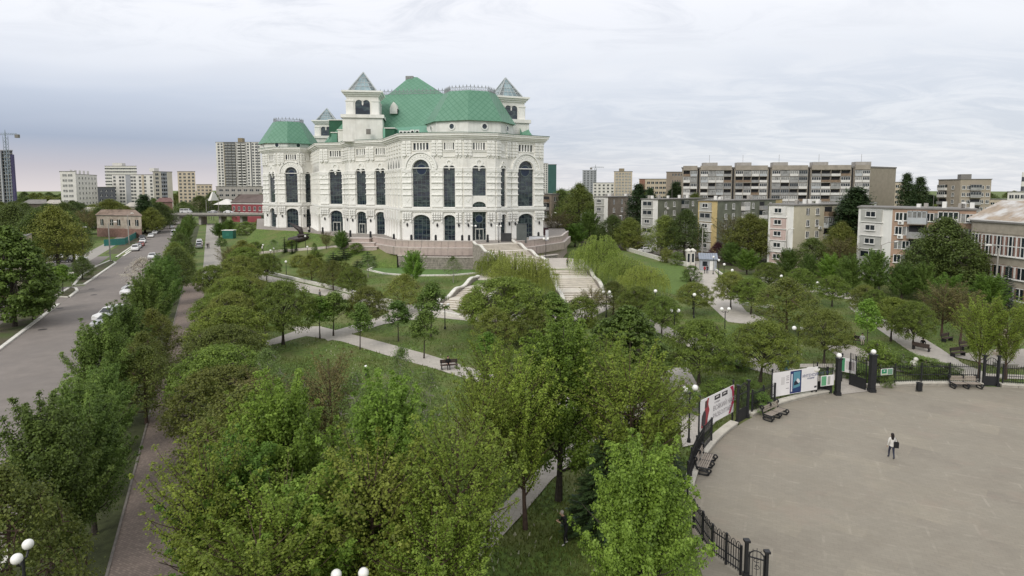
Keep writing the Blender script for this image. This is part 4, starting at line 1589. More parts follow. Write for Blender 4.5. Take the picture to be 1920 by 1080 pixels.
# pale blocks beyond the left road
B = slab_tower('pale_block', 'seven-storey pale block with stacked balconies, far left', 114, 143, 420, 322, WHT, [.3, .66], 7, 'curt', 3.0, 1.6, 0, 30, zfrom=4, cat='apartment block')
B = slab_tower('pale_block', 'long pale side wing of the seven-storey block', 143.2, 183, 422, 327, WHT, [.15, .3, .45, .6, .75, .9], 6, 'plain', 1.3, 1.5, 0, 20, 34, zfrom=6, cat='apartment block')
for k in range(5):
    B.block('roof_sign_panel', 0, .05 + k * .19, .15 + k * .19, -4, -3.8, B.z1, B.z1 + 3.0, WHT)
B = slab_tower('pale_block', 'tall white stepped block behind the left apartment row', 199, 258, 620, 312, WHT, [.1, .3, .5, .7, .9], 10, 'band', 7.0, 1.1, 0, 18, zfrom=8, cat='apartment block')
B.block('roof_house', 0, .2, .5, -8, -2, B.z1, B.z1 + 3.2, WHT)
B = slab_tower('pale_block', 'white apartment row with striped loggias, far left', 211, 288, 470, 328, WHT, [.06, .2, .27, .48, .55, .68, .8, .95], 9, 'plain', 1.6, 1.5, 0, 16, zfrom=4, cat='apartment block', stripes=[(.33, .45, GREYT), (.72, .78, BEIG)])
B = slab_tower('pale_block', 'beige-white corner block at the end of the apartment row', 288, 324, 440, 322, mat('ivory_facade', (.60, .55, .46), .85, .08, .3), [.2, .5, .62], 9, 'plain', 2.2, 1.6, 0, 22, 12, zfrom=4, cat='apartment block', stripes=[(.42, .72, GREYT)])
B.block('roof_house', 0, .15, .4, -8, -2, B.z1, B.z1 + 2.5, WHT)
slab_tower('pale_block', 'beige stepped block left of the striped tower', 334, 367, 520, 322, BEIG, [.15, .4, .65, .88], 9, 'plain', 1.8, 1.5, 0, 16, zfrom=6, cat='apartment block')
slab_tower('pale_block', 'low beige flats left of the striped tower', 368, 398, 560, 346, BEIG, [.15, .4, .65, .88], 5, 'plain', 1.8, 1.4, 0, 14, zfrom=6, cat='apartment block')
slab_tower('dark_block', 'low charcoal building before the white apartment row', 183, 216, 400, 351, DGR, [.2, .5, .8], 4, 'plain', 1.6, 1.2, 0, 12, zfrom=6, cat='building')
slab_tower('low_block', 'low grey block under the striped tower', 405, 500, 440, 350, CONC, [.1, .22, .34, .46, .58, .7, .82, .94], 3, 'plain', 2.4, 1.4, 0, 12, zfrom=8, cat='building')
# far right skyline
B = slab_tower('tower_block', 'far white tower just right of the theatre', 1017, 1027, 700, 307, WHT, [.3, .75], 18, 'plain', 1.6, 1.5, 0, 14, zfrom=8)
B = slab_tower('tower_block', 'far tower wrapped in dark green netting', 1027.3, 1043, 698, 309, mat('green_netting', (.045, .105, .095), .9, .1, .3), [], 1, 'plain', 1, 1, 0, 14)
slab_tower('tower_block', 'far grey tower beside the small crane', 1092, 1118, 860, 320, GREYT, [.15, .4, .65, .88], 16, 'plain', 2.2, 1.6, 0, 16, zfrom=4)
B = slab_tower('tower_block', 'slim beige brick tower on the right skyline', 1151, 1185, 480, 322, BEIG, [.15, .32, .5, .68, .86], 12, 'curt', 1.7, 1.6, 0, 16, zfrom=3)
B.block('roof_house', 0, .35, .6, -7, -3, B.z1, B.z1 + 2.5, OLV)
slab_tower('pale_block', 'low white block left of the slim beige tower', 1112, 1152, 520, 343, WHT, [.1, .3, .5, .7, .9], 6, 'plain', 1.6, 1.4, 0, 14, zfrom=6, cat='apartment block')
slab_tower('office_block', 'low beige office block with red panel, right skyline', 1198, 1249, 400, 336, BEIG, [.35, .5, .65, .8, .93], 6, 'plain', 1.8, 1.4, 0, 14, zfrom=4, cat='office', stripes=[(.02, .22, mat('red_panel', (.26, .14, .10), .85, .1, .5))])
B = slab_tower('office_block', 'brown stepped office block left of the long panel block', 1249, 1284, 370, 323, mat('brown_panel', (.27, .225, .18), .85, .1, .3), [.36, .52, .68, .84], 1, 'plain', 1.0, 1.6, 0, 14, zfrom=25, cat='office')
for k in range(5):
    B.block('slot', 0, .32 + k * .13, .36 + k * .13, 0, .08, 8, 23, DGR)
slab_tower('pale_block', 'cream block behind the end of the long panel block', 1676, 1697, 340, 342, BEIG, [.3, .7], 6, 'plain', 1.8, 1.4, 0, 14, zfrom=3, cat='apartment block')
B = Building('apartment_block', 'beige six-storey flats on the right skyline', [UD(1759, 262), UD(1800, 250), UD(1858, 246)], zat(337, 252), [mat('sand_brick', (.33, .285, .225), .9, .1, .5), mat('sand_brick', (.33, .285, .225), .9, .1, .5)], 14, cat='apartment block')
for r_ in range(6):
    z = 3 + r_ * 2.9
    B.bal(0, .25, z - .4, 4.2, 2.3, rB.choice(['wg', 'go']))
    B.win(0, .7, z, 1.3, 1.5, 'frame')
    for t in (.12, .28, .72, .9):
        B.win(1, t, z, 1.2, 1.5, 'frame')
    B.bal(1, .5, z - .4, 3.6, 2.3, rB.choice(['go', 'gg', 'wg']))
B.block('roof_house', 1, .05, .4, -7, -2, B.z1, B.z1 + 2.2, CONCD)
slab_tower('pale_block', 'grey-white flats at the far right edge', 1890, 1950, 260, 360, WHT, [.12, .3, .48, .66, .84], 5, 'plain', 1.8, 1.5, 0, 14, zfrom=2, cat='apartment block')
slab_tower('low_block', 'low pale block left of the far right flats', 1856, 1889, 330, 374, BEIG, [.2, .5, .8], 3, 'plain', 2.0, 1.2, 0, 12, zfrom=3, cat='building')
t = thing('chimney', 'striped slim chimney at the far right skyline', 'chimney')
x, y = UD(1917, 700)
for k in range(5):
    m = MB()
    z0, z1 = 10 + k * 5.4, 10 + (k + 1) * 5.4
    m.lathe([(1.7 - .1 * k, z0 if k else 0), (1.7 - .1 * k - .08, z1)], 10, 0, (x, y, 0))
    m.build('band', DGR if k % 2 else WHT, t)
# crimson hall, white tents and overpass at the end of the left road
CRI = mat('crimson_plaster', (.27, .065, .075), .8, .12, .4)
B = Building('crimson_hall', 'crimson single-storey hall with a brown hipped roof', [UD(433, 330), UD(512, 318)], 10.2, CRI, 16, cat='hall')
for k in range(8):
    B.win(0, .06 + k * .125, 6.2, 1.5, 2.2, 'frame')
for z0, z1 in ((9.6, 10.2), (4.6, 5.2)):
    B.block('white_band', 0, 0, 1, 0, .15, z0, z1, WHITEW)
r = MB()
pl = offset_poly(B.poly, .8)
cx, cy = sum(p[0] for p in pl) / 4, sum(p[1] for p in pl) / 4
r.frustum(pl, 10.45, [(p[0] * .45 + cx * .55, p[1] * .2 + cy * .8) for p in pl], 14.8)
r.build('hipped_roof', mat('brown_roof', (.13, .10, .09), .8, .15, .4), B.o)
for k, (u0, u1, d) in enumerate([(398, 436, 340), (389, 394, 350)]):
    t = thing('tent', ['wide white tent roof behind the overpass', 'small pointed white tent left of the wide one'][k], 'tent')
    A, C = UD(u0, d), UD(u1, d)
    m = MB()
    hw = (C[0] - A[0]) / 2
    m.frustum([(A[0], d), (C[0], d), (C[0], d + 10), (A[0], d + 10)], 9 + 2 * k, [(A[0] + hw - .3, d + 4), (A[0] + hw + .3, d + 4), (A[0] + hw + .3, d + 6), (A[0] + hw - .3, d + 6)], 12.0 + k * 4)
    m.build('canopy', WHT, t)
    for q in (0, 1):
        m = MB()
        m.tube([((A[0], C[0])[q], d + .3, 0), ((A[0], C[0])[q], d + .3, 9.2 + 2 * k)], .12, 5)
        m.build('pole', DARKIRON2, t)
ov = thing('overpass', 'grey concrete road overpass crossing the end of the left road', 'bridge')
D0 = 300
a, c = UD(296, D0), UD(520, D0)
m = MB()
m.box(a[0], c[0], D0, D0 + 11, 4.3, 5.6)
m.build('deck', CONCD, ov)
m = MB()
m.box(a[0], c[0], D0 - .5, D0, 5.0, 5.9)
m.build('parapet', CONC, ov)
for k in range(26):
    m = MB()
    x = a[0] + (c[0] - a[0]) * k / 25
    m.box(x - .06, x + .06, D0 - .4, D0 - .3, 5.9, 6.8)
    m.build('railing_post', DARKIRON2, ov)
m = MB()
m.box(a[0], c[0], D0 - .4, D0 - .3, 6.75, 6.85)
m.build('handrail', DARKIRON2, ov)
for u in (300, 336, 372, 410, 450, 490):
    m = MB()
    p = UD(u, D0 + 2)
    m.box(p[0] - .6, p[0] + .6, D0 + 2, D0 + 8, 0, 4.3)
    m.build('pier', CONC, ov)
# old houses left of the road
PLA = mat('peeling_plaster', (.42, .37, .31), .9, .2, .6, .2, 4, var2=(.30, .24, .20), scale2=.5)
OBR = mat('old_red_brick', (.22, .135, .11), .9, .25, 1.2, .3, 5)
B = Building('ruined_house', 'ruined two-storey house of pale plaster and red brick', [UD(178, 226), UD(262, 219)], 7.8, PLA, 9, cat='house')
B.block('brick_plinth', 0, 0, 1, 0, .2, 0, 3.2, OBR)
for t in (.12, .34, .5, .72, .9):
    B.win(0, t, 4.3, 1.5, 2.2, 'plain')
m = MB()
f = B.f[0]
pl = offset_poly(B.poly, .5)
cx, cy = sum(p[0] for p in pl) / 4, sum(p[1] for p in pl) / 4
m.frustum(pl, 8.05, [(p[0] * .5 + cx * .5, p[1] * .1 + cy * .9) for p in pl], 10.0)
m.build('rusty_roof', mat('rust_sheet', (.22, .165, .13), .85, .3, .8), B.o)
for k, (u0, u1, d, z, col, lab) in enumerate([(148, 182, 290, 6.5, 'sheet', 'low house with a long pale roof before the seven-storey block'), (38, 84, 330, 9.5, 'dark', 'low dark house under the far left skyline'), (84, 112, 340, 9.2, 'sheet', 'low pale-roofed shed far left'), (10, 70, 240, 5.5, 'dark', 'dark flat-roofed house with cars on its roof deck, far left'), (232, 270, 330, 8.0, 'sheet', 'low light house behind the broad tree'),
                                                (292, 322, 330, 10.5, 'brick', 'small red brick house with white arches by the parked cars')]):
    B = Building('old_house', lab, [UD(u0, d), UD(u1, d + 3)], z, {'sheet': PLA, 'dark': mat('dark_timber', (.11, .09, .075), .9, .2, .5), 'brick': OBR}[col], 10, cat='house')
    for t in (.15, .38, .62, .85):
        B.win(0, t, z * .35, 1.3, 1.8, 'frame' if col == 'brick' else 'plain')
    f = B.f[0]
    m = MB()
    m.frustum(offset_poly(B.poly, .5), z + .2, [f.p(f.L * .15, -4.5, 0)[:2], f.p(f.L * .85, -4.5, 0)[:2], f.p(f.L * .85, -5.5, 0)[:2], f.p(f.L * .15, -5.5, 0)[:2]], z + 2.4)
    m.build('pitched_roof', {'sheet': mat('pale_sheet_roof', (.42, .39, .34), .7, .2, .4), 'dark': CONCD, 'brick': mat('dark_red_roof', (.16, .09, .08), .8, .2, .5)}[col], B.o)
B = Building('corner_house', 'pale yellow house at the left edge behind the big dark tree', [UD(-120, 88), UD(17, 99), UD(27, 112)], 8.2, [mat('pale_yellow_plaster', (.45, .40, .29), .85, .12, .5), mat('pale_yellow_plaster', (.45, .40, .29), .85, .12, .5)], 16, back=(-.6, 1), cat='house')
for t in (.5, .62, .74, .86, .96):
    B.win(0, t, 1.2, 1.2, 2.2, 'plain')
    B.win(0, t, 4.8, 1.2, 2.0, 'plain')
B.block('plinth', 0, 0, 1, 0, .15, 0, .8, OBR)
fe = thing('sheet_fence', 'turquoise corrugated sheet fence beside the ruined house', 'fence')
TQ = mat('turquoise_sheet', (.055, .23, .205), .6, .1, .5)
pts = pxpoly([(195, 462), (234, 459), (262, 442)])
for a, c in zip(pts, pts[1:]):
    f = Facet(a, c)
    n = int(f.L / 2)
    for k in range(n):
        m = MB()
        m.obox(f.A, f.ex, f.L * k / n + .02, f.L * (k + 1) / n - .02, 0, .06, .1, 2.1)
        for q in range(5):
            tt = f.L * (k + (q + .5) / 5) / n
            m.obox(f.A, f.ex, tt - .08, tt + .08, .06, .1, .1, 2.1)
        m.build('panel', TQ, fe)
# ------------------------------------------------------------ trees
BARK = mat('bark', (.060, .050, .040), .95, .3, 6, .5, 20)
BARKR = mat('reddish_bark', (.085, .055, .042), .95, .3, 6)
BARKW = mat('birch_bark', (.27, .25, .22), .9, .3, 5)
LM = {'maple': leafmat('leaf_maple', (0.075, 0.145, 0.018), (0.286, 0.437, 0.074), .42, .28),
      'lime': leafmat('leaf_lime', (0.048, 0.088, 0.016), (0.232, 0.347, 0.072), .34, .30),
      'olive': leafmat('leaf_olive', (0.07, 0.096, 0.018), (0.280, 0.314, 0.067), .36, .35),
      'dome': leafmat('leaf_dome', (0.058, 0.092, 0.014), (0.274, 0.358, 0.063), .36, .35),
      'ash': leafmat('leaf_ash', (0.095, 0.145, 0.018), (0.381, 0.470, 0.078), .45, .30),
      'gold': leafmat('leaf_gold', (.120, .150, .022), (.390, .420, .080), .45, .25),
      'willow': leafmat('leaf_willow', (.145, .195, .036), (.390, .450, .110), .45, .25),
      'elm': leafmat('leaf_elm', (0.04, 0.068, 0.016), (0.174, 0.230, 0.053), .32, .35),
      'spruce': leafmat('needles', (0.033, 0.060, 0.039), (0.112, 0.150, 0.128), .15, .3),
      'poplar': leafmat('leaf_poplar', (0.027, 0.054, 0.021), (0.076, 0.118, 0.040), .25, .3),
      'birch': leafmat('leaf_birch', (0.105, 0.165, 0.045), (0.252, 0.347, 0.106), .40, .25),
      'russet': leafmat('leaf_russet', (0.085, 0.085, 0.03), (0.246, 0.218, 0.078), .40, .3),
      'blossom': leafmat('pale_bud', (0.450, 0.375, 0.300), (0.600, 0.600, 0.495), .30, .2),
      'purple': leafmat('leaf_purple', (0.045, 0.015, 0.024), (0.110, 0.037, 0.050), .25, .2)}

def np_mesh(name, V, Fq, mats, tone=None):
    """quads from arrays"""
    me = bpy.data.meshes.new(name)
    nv, nf = len(V), len(Fq)
    me.vertices.add(nv)
    me.vertices.foreach_set('co', np.ascontiguousarray(V, dtype=np.float32).ravel())
    me.loops.add(nf * 4)
    me.loops.foreach_set('vertex_index', np.ascontiguousarray(Fq, dtype=np.int32).ravel())
    me.polygons.add(nf)
    me.polygons.foreach_set('loop_start', np.arange(0, nf * 4, 4, dtype=np.int32))
    me.update(calc_edges=True)
    for m in mats:
        me.materials.append(m)
    if tone is None:
        tone = np.random.default_rng(nf).random(nf)
    a = me.attributes.new('tone', 'FLOAT', 'POINT')
    a.data.foreach_set('value', np.repeat(tone, 4).astype(np.float32))
    return me

def norm(a):
    return a / np.maximum(np.linalg.norm(a, axis=1, keepdims=True), 1e-6)

def leaf_quads(P, N, D, L, W, fold=.18):
    """a folded leaf at each point: normal N, long axis D"""
    D = norm(D - N * np.sum(D * N, axis=1, keepdims=True))
    S = np.cross(N, D)
    L, W = L[:, None], W[:, None]
    a = P - D * L * .5
    c = P + D * L * .5 - N * L * .12
    b = P + S * W * .5 + N * W * fold
    d = P - S * W * .5 + N * W * fold
    V = np.stack([a, b, c, d], 1).reshape(-1, 3)
    return V, np.arange(len(V)).reshape(-1, 4)

def scatter(rng, C, Rd, per, size, up=.7, outc=None, flat=.75, hang=0.0, run=1):
    """leaves round cluster centres C with radii Rd"""
    n = len(C)
    idx = np.repeat(np.arange(n), per)
    off = rng.normal(0, .46, (len(idx), 3)) * Rd[idx][:, None]
    off[:, 2] *= flat
    P = C[idx] + off
    out = norm(off + 1e-4)
    if outc is not None:
        out = norm(out + .7 * norm(P - outc))
    N = norm(np.array([[0, 0, up]]) + out * .75 + rng.normal(0, .45, P.shape))
    D = norm(rng.normal(0, 1, P.shape) + np.array([[0, 0, -hang]]))
    L = size * rng.uniform(.5, 1.5, len(P))
    tone = np.clip((.35 * rng.beta(1.3, 1.6, n) + .65 * np.repeat(rng.beta(1.1, 1.3, n // run + 1), run)[:n])[idx] + rng.normal(0, .08, len(P)), 0, 1)
    return (*leaf_quads(P, N, D, L, L * .72), tone)

def bez(a, b, up, k=5):
    a, b = Vector(a), Vector(b)
    m = (a + b) / 2 + Vector((0, 0, up))
    return [a * (1 - t) ** 2 + m * (2 * t * (1 - t)) + b * t * t for t in [i / (k - 1) for i in range(k)]]

def tree_proto(name, seed, H, Wd, cb, shape, ncl, per, leaf, lm, bark=BARK, crad=.55, limbs=12, mode='shell', trunk_r=.16, gap=.38, up=.7, stems=1, twigs=True, flat=.75, extra=None):
    """one tree: tapered trunk with limbs and twigs, and a crown of leaf clumps carried by them"""
    rg = np.random.default_rng(seed)
    rd = random.Random(seed)
    Rw = Wd / 2
    z0 = H * cb
    ctr = np.array([0, 0, z0 + (H - z0) * .4])
    def envelope(zf):
        if shape == 'dome':
            return math.sqrt(max(0, 1 - ((zf - .22) / .78) ** 2)) if zf > .22 else .72 + .28 * zf / .22
        if shape == 'ovoid':
            return max(0, math.sin(math.pi * min(1, (zf * .86 + .14)) ** .8)) ** .75
        if shape == 'cone':
            return (1 - zf) ** .8 * (.55 + .45 * min(1, zf / .15))
        if shape == 'fan':
            return (.35 + .65 * min(1, zf / .55)) * (1 - max(0, (zf - .55) / .45) ** 2.2)
        if shape == 'column':
            return math.sin(math.pi * min(1, zf * .9 + .1) ** .7) ** .6
        return 1
    # limbs
    wood = MB()
    k = 7
    wob = [(rd.uniform(-.08, .08) * H * .12, rd.uniform(-.08, .08) * H * .12) for _ in range(k)]
    th = H * (.62 if shape in ('dome',) else .93)
    path = [(wob[i][0] * i / k, wob[i][1] * i / k, th * i / (k - 1)) for i in range(k)]
    if stems == 1:
        wood.tube(path, [trunk_r * (1 - .9 * i / (k - 1)) * (1.25 if i == 0 else 1) for i in range(k)], 7)
    LP = []
    for i in range(limbs):
        a = i * 2.39996 + rd.uniform(-.4, .4)
        zf = (i + .5) / limbs
        zf = zf ** .85
        if stems > 1:
            s = (rd.uniform(-.3, .3), rd.uniform(-.3, .3), 0)
        else:
            zs = z0 * .75 + (th - z0 * .75) * zf * .85
            j = zs / th * (k - 1)
            q = path[int(j)]
            s = (q[0], q[1], zs)
        ze = z0 + (H - z0) * (.12 + .8 * zf)
        r = Rw * envelope((ze - z0) / (H - z0)) * rd.uniform(.7, .95)
        e = (r * math.cos(a), r * math.sin(a), min(ze + rd.uniform(0, .5), H * .98))
        P = bez(s, e, -abs(e[2] - s[2]) * .05 + (.25 * r if shape == 'dome' else -.15 * r), 6)
        r0 = trunk_r * (.5 - .28 * zf) if stems == 1 else trunk_r * .55
        wood.tube(P, [r0 * (1 - .8 * t / 5) for t in range(6)], 5, cap=False)
        LP += [tuple(p) for p in P[2:]]
    LPn = np.array(LP)
    # clump centres
    C, Rd = [], []
    if mode == 'shell':
        tries = 0
        while len(C) < ncl and tries < ncl * 30:
            tries += 1
            zf = rd.random() ** .8
            a = rd.uniform(0, 2 * math.pi)
            rr = rd.random() ** .38
            p = (Rw * envelope(zf) * rr * math.cos(a), Rw * envelope(zf) * rr * math.sin(a), z0 + (H - z0) * zf)
            g = math.sin(p[0] * 1.9 + seed) * math.sin(p[1] * 2.1 + seed * 2) * math.sin(p[2] * 2.3 + seed * 3)
            if g > gap + rd.uniform(-.1, .1) or g < -gap - .25:
                continue
            C.append(p)
            Rd.append(crad * rd.uniform(.7, 1.25))
    else:                                   # shoots: upswept sprays ending in points
        ns = max(6, ncl // 7)
        for i in range(ns):
            zf = ((i + .5) / ns) ** .8 * .9
            a = i * 2.39996 + rd.uniform(-.5, .5)
            rr = rd.uniform(.35, 1.0) ** .6
            e = envelope(zf)
            s = Vector((Rw * e * .25 * math.cos(a), Rw * e * .25 * math.sin(a), z0 + (H - z0) * zf * .82))
            t = Vector((Rw * e * rr * math.cos(a), Rw * e * rr * math.sin(a), min(H, s.z + (H - z0) * rd.uniform(.14, .32))))
            P = bez(s, t, -.1 * (t - s).length, 8)
            wood.tube(P, [.035, .032, .028, .024, .02, .016, .012, .008], 3, cap=False)
            for q in range(1, 8):
                C.append(tuple(P[q]))
                Rd.append(crad * (1.15 - .75 * (q / 7) ** 2) * rd.uniform(.8, 1.2))
    C, Rd = np.array(C), np.array(Rd)
    if twigs and mode == 'shell':
        for i in range(0, len(C), 2):
            d = np.linalg.norm(LPn - C[i], axis=1)
            s = LPn[int(np.argmin(d))]
            P = bez(s, C[i], .12, 3)
            wood.tube(P, [.03, .02, .008], 3, cap=False)
    V, Fq, tone = scatter(rg, C, Rd, per, leaf, up, ctr, flat, 0.0, 7 if mode == 'shoots' else 1)
    tr = wood.mesh(name + '_wood', bark)
    cr = np_mesh(name + '_leaves', V, Fq, [LM[lm]], tone)
    return dict(trunk=tr, crown=cr, H=H, W=Wd, name=name)

def spruce_proto(name, seed, H, Wd, lm='spruce'):
    rg = np.random.default_rng(seed)
    rd = random.Random(seed)
    wood = MB()
    wood.tube([(0, 0, 0), (0, 0, H * .5), (0, 0, H * .97)], [.14, .08, .02], 6)
    P, N, D = [], [], []
    lv = int(H / .26)
    for i in range(lv):
        z = H * .06 + H * .92 * i / lv
        r = Wd / 2 * (1 - i / lv) ** .9 + .08
        nb = max(5, int(13 * (1 - i / lv * .6)))
        for b in range(nb):
            a = 2 * math.pi * (b + rd.random() * .6) / nb + i * .7
            L = r * rd.uniform(.75, 1.1)
            d = np.array([math.cos(a), math.sin(a), 0])
            side = np.array([-d[1], d[0], 0])
            m = max(3, int(L / .09))
            wood.tube([(0, 0, z + .1), (d[0] * L * .9, d[1] * L * .9, z - L * .22)], [.02, .006], 3, cap=False)
            for q in range(m):
                t = (q + .5) / m
                base = d * L * t + np.array([0, 0, z + .05 - .32 * L * t + .22 * L * t * t])
                for s in (-1, 0, 1):
                    w = .26 * (1 - t * .5)
                    P.append(base + side * s * w * .5)
                    N.append([rd.uniform(-.4, .4), rd.uniform(-.4, .4), 1])
                    D.append(d + side * s * .9 + np.array([0, 0, rd.uniform(-.2, .3)]))
    P, N, D = np.array(P), norm(np.array(N)), norm(np.array(D))
    n = len(P)
    V, Fq = leaf_quads(P, N, D, rg.uniform(.16, .28, n), rg.uniform(.06, .10, n), .1)
    return dict(trunk=wood.mesh(name + '_wood', BARK), crown=np_mesh(name + '_leaves', V, Fq, [LM[lm]]), H=H, W=Wd, name=name)

def willow_proto(name, seed, H, Wd):
    rg = np.random.default_rng(seed)
    rd = random.Random(seed)
    wood = MB()
    wood.tube([(0, 0, 0), (.1, .05, H * .3), (0, .1, H * .5)], [.26, .2, .12], 7)
    P, D = [], []
    for i in range(130):
        a = i * 2.39996 + rd.uniform(-.3, .3)
        rr = math.sqrt((i + .5) / 130) * Wd / 2 * rd.uniform(.85, 1.12)
        top = H * (1 - .38 * (rr / (Wd / 2)) ** 2) * rd.uniform(.66, 1)
        e = Vector((rr * math.cos(a), rr * math.sin(a), top))
        if i % 4 == 0:
            wood.tube(bez((0, 0, H * .35 + rd.random()), e, H * .12, 6), [.06, .05, .04, .03, .02, .01], 4, cap=False)
        for s in range(5):
            L = rd.uniform(.35, .8) * top
            sx, sy = rd.uniform(-.6, .6), rd.uniform(-.6, .6)
            m = int(L / .09)
            for q in range(m):
                t = q / m
                bow = 1 - (1 - t) ** 2
                P.append([e.x + sx * (1 + .3 * bow) + .25 * bow * math.cos(a) + rd.uniform(-.07, .07), e.y + sy * (1 + .3 * bow) + .25 * bow * math.sin(a) + rd.uniform(-.07, .07), e.z + .25 * math.sin(t * 3) - L * t * t ** .3])
                D.append([rd.uniform(-.5, .5), rd.uniform(-.5, .5), -1.2])
    P, D = np.array(P), norm(np.array(D))
    keep = P[:, 2] > .3
    P, D = P[keep], D[keep]
    n = len(P)
    N = norm(rg.normal(0, 1, (n, 3)) + np.array([[0, 0, .4]]))
    V, Fq = leaf_quads(P, N, D, rg.uniform(.14, .24, n), rg.uniform(.05, .09, n), .1)
    return dict(trunk=wood.mesh(name + '_wood', BARK), crown=np_mesh(name + '_leaves', V, Fq, [LM['willow']]), H=H, W=Wd, name=name)

TP = {}
def proto(key, *a, **k):
    TP.setdefault(key, []).append(tree_proto(f'{key}_{len(TP.get(key, []))}', *a, **k))
for i in range(3):
    proto('maple', 11 + i, 9.5, 6.4, .16, 'ovoid', 700, 62, .112, 'maple', crad=.42, limbs=16, mode='shoots', trunk_r=.17)
for i in range(3):
    proto('lime', 21 + i, 8.5, 6.2, .10, 'ovoid', 700, 60, .115, 'lime', crad=.46, limbs=14, mode='shoots', trunk_r=.17)
for i in range(3):
    proto('dome', 31 + i, 6.0, 7.6, .30, 'dome', 560, 46, .12, 'dome' if i != 1 else 'olive', crad=.42, limbs=18, trunk_r=.18, gap=.30, bark=BARK, flat=.6)
for i in range(2):
    proto('olive', 41 + i, 8.0, 7.0, .16, 'ovoid', 480, 36, .135, 'olive', crad=.5, limbs=18, trunk_r=.16, gap=.28, bark=BARKR)
for i in range(3):
    proto('ash', 51 + i, 11.0, 6.4, .20, 'fan', 800, 28, .10, 'ash', crad=.38, limbs=22, mode='shoots', trunk_r=.14, bark=BARKR)
for i in range(2):
    proto('gold', 61 + i, 9.0, 6.4, .15, 'fan', 620, 26, .11, 'gold' if i == 0 else 'ash', crad=.55, limbs=24, mode='shoots', trunk_r=.12, bark=BARKR)
for i in range(2):
    proto('birch', 71 + i, 8.0, 4.0, .25, 'ovoid', 230, 22, .11, 'birch', bark=BARKW, crad=.5, limbs=12, trunk_r=.09, gap=.3)
for i in range(2):
    proto('russet', 81 + i, 8.0, 6.0, .2, 'fan', 420, 18, .11, 'russet', bark=BARKR, crad=.55, limbs=22, mode='shoots', trunk_r=.12)
for i in range(2):
    proto('young', 91 + i, 4.4, 2.3, .42, 'ovoid', 90, 44, .14, 'lime' if i else 'maple', crad=.36, limbs=8, trunk_r=.06)
for i in range(3):
    proto('elm', 101 + i, 12.0, 10.5, .16, 'ovoid', 620, 34, .22, 'elm' if i != 2 else 'olive', crad=.95, limbs=18, trunk_r=.30, gap=.40)
proto('chestnut', 111, 8.0, 7.4, .12, 'ovoid', 620, 40, .24, 'lime', crad=.5, limbs=14, trunk_r=.2, gap=.6, up=1.3, flat=.45)
for i in range(2):
    proto('poplar', 121 + i, 16.0, 4.2, .08, 'column', 420, 34, .24, 'poplar', crad=.75, limbs=18, trunk_r=.22, gap=.5)
for i in range(2):
    proto('shrub', 131 + i, 2.0, 2.6, .02, 'dome', 130, 40, .09, 'dome' if i else 'olive', crad=.3, limbs=10, trunk_r=.05, stems=4, gap=.6)
proto('clipped_bush', 141, 2.2, 2.6, .0, 'dome', 170, 46, .07, 'lime', crad=.24, limbs=8, trunk_r=.05, stems=4, gap=.9)
proto('purple', 151, 5.0, 4.0, .1, 'ovoid', 200, 36, .13, 'purple', crad=.5, limbs=12, trunk_r=.1)
proto('blossom', 161, 6.0, 5.0, .2, 'ovoid', 220, 20, .12, 'blossom', crad=.5, limbs=16, trunk_r=.1, bark=BARKR)
TP['spruce'] = [spruce_proto('spruce_a', 3, 6.5, 4.4), spruce_proto('spruce_b', 4, 6.5, 4.0, 'poplar')]
TP['willow'] = [willow_proto('willow_a', 5, 7.0, 9.0), willow_proto('willow_b', 6, 6.2, 7.0)]
TP['juniper'] = [spruce_proto('juniper_a', 8, 2.6, 1.1, 'poplar')]
TP['spreading'] = [spruce_proto('spreading_a', 9, 1.4, 3.4, 'poplar')]
KIND = {'maple': ('maple_tree', 'tree'), 'lime': ('lime_tree', 'tree'), 'dome': ('domed_tree', 'tree'), 'olive': ('olive_green_tree', 'tree'), 'ash': ('ash_tree', 'tree'), 'gold': ('budding_tree', 'tree'),
        'birch': ('birch_tree', 'tree'), 'russet': ('bare_twigged_tree', 'tree'), 'young': ('young_tree', 'tree'), 'elm': ('elm_tree', 'tree'), 'chestnut': ('chestnut_tree', 'tree'), 'poplar': ('poplar_tree', 'tree'),
        'shrub': ('shrub', 'shrub'), 'clipped_bush': ('clipped_bush', 'shrub'), 'purple': ('purple_leaved_tree', 'tree'), 'blossom': ('blossom_tree', 'tree'), 'spruce': ('spruce_tree', 'tree'),
        'willow': ('willow_tree', 'tree'), 'juniper': ('juniper', 'shrub'), 'spreading': ('spreading_juniper', 'shrub')}
RT = random.Random(77)
def plant(kind, x, y, h, w, label, group=None, z=0.0, which=None):
    P = TP[kind]
    p = P[which % len(P)] if which is not None else RT.choice(P)
    nm, cat = KIND[kind]
    o = thing(nm, label, cat, (x, y, z), RT.uniform(0, 6.28), group)
    if kind not in ('juniper', 'spreading', 'clipped_bush'):
        o.rotation_euler = (RT.gauss(0, .035), RT.gauss(0, .035), o.rotation_euler[2])
    o.scale = (w / p['W'], w / p['W'] * RT.uniform(.93, 1.07), h / p['H'])
    link('trunk', p['trunk'], o)
    link('crown', p['crown'], o)
    return o
def by_top(kind, u, v, h, w, label, which=None, group=None):
    x, y = G(u, v, h)
    return plant(kind, x, y, h, w, label, group, 0, which)
def by_base(kind, u, v, h, w, label, which=None, group=None, z=0.0):
    x, y, z = GB(u, v)
    return plant(kind, x, y, h, w, label, group, z, which)
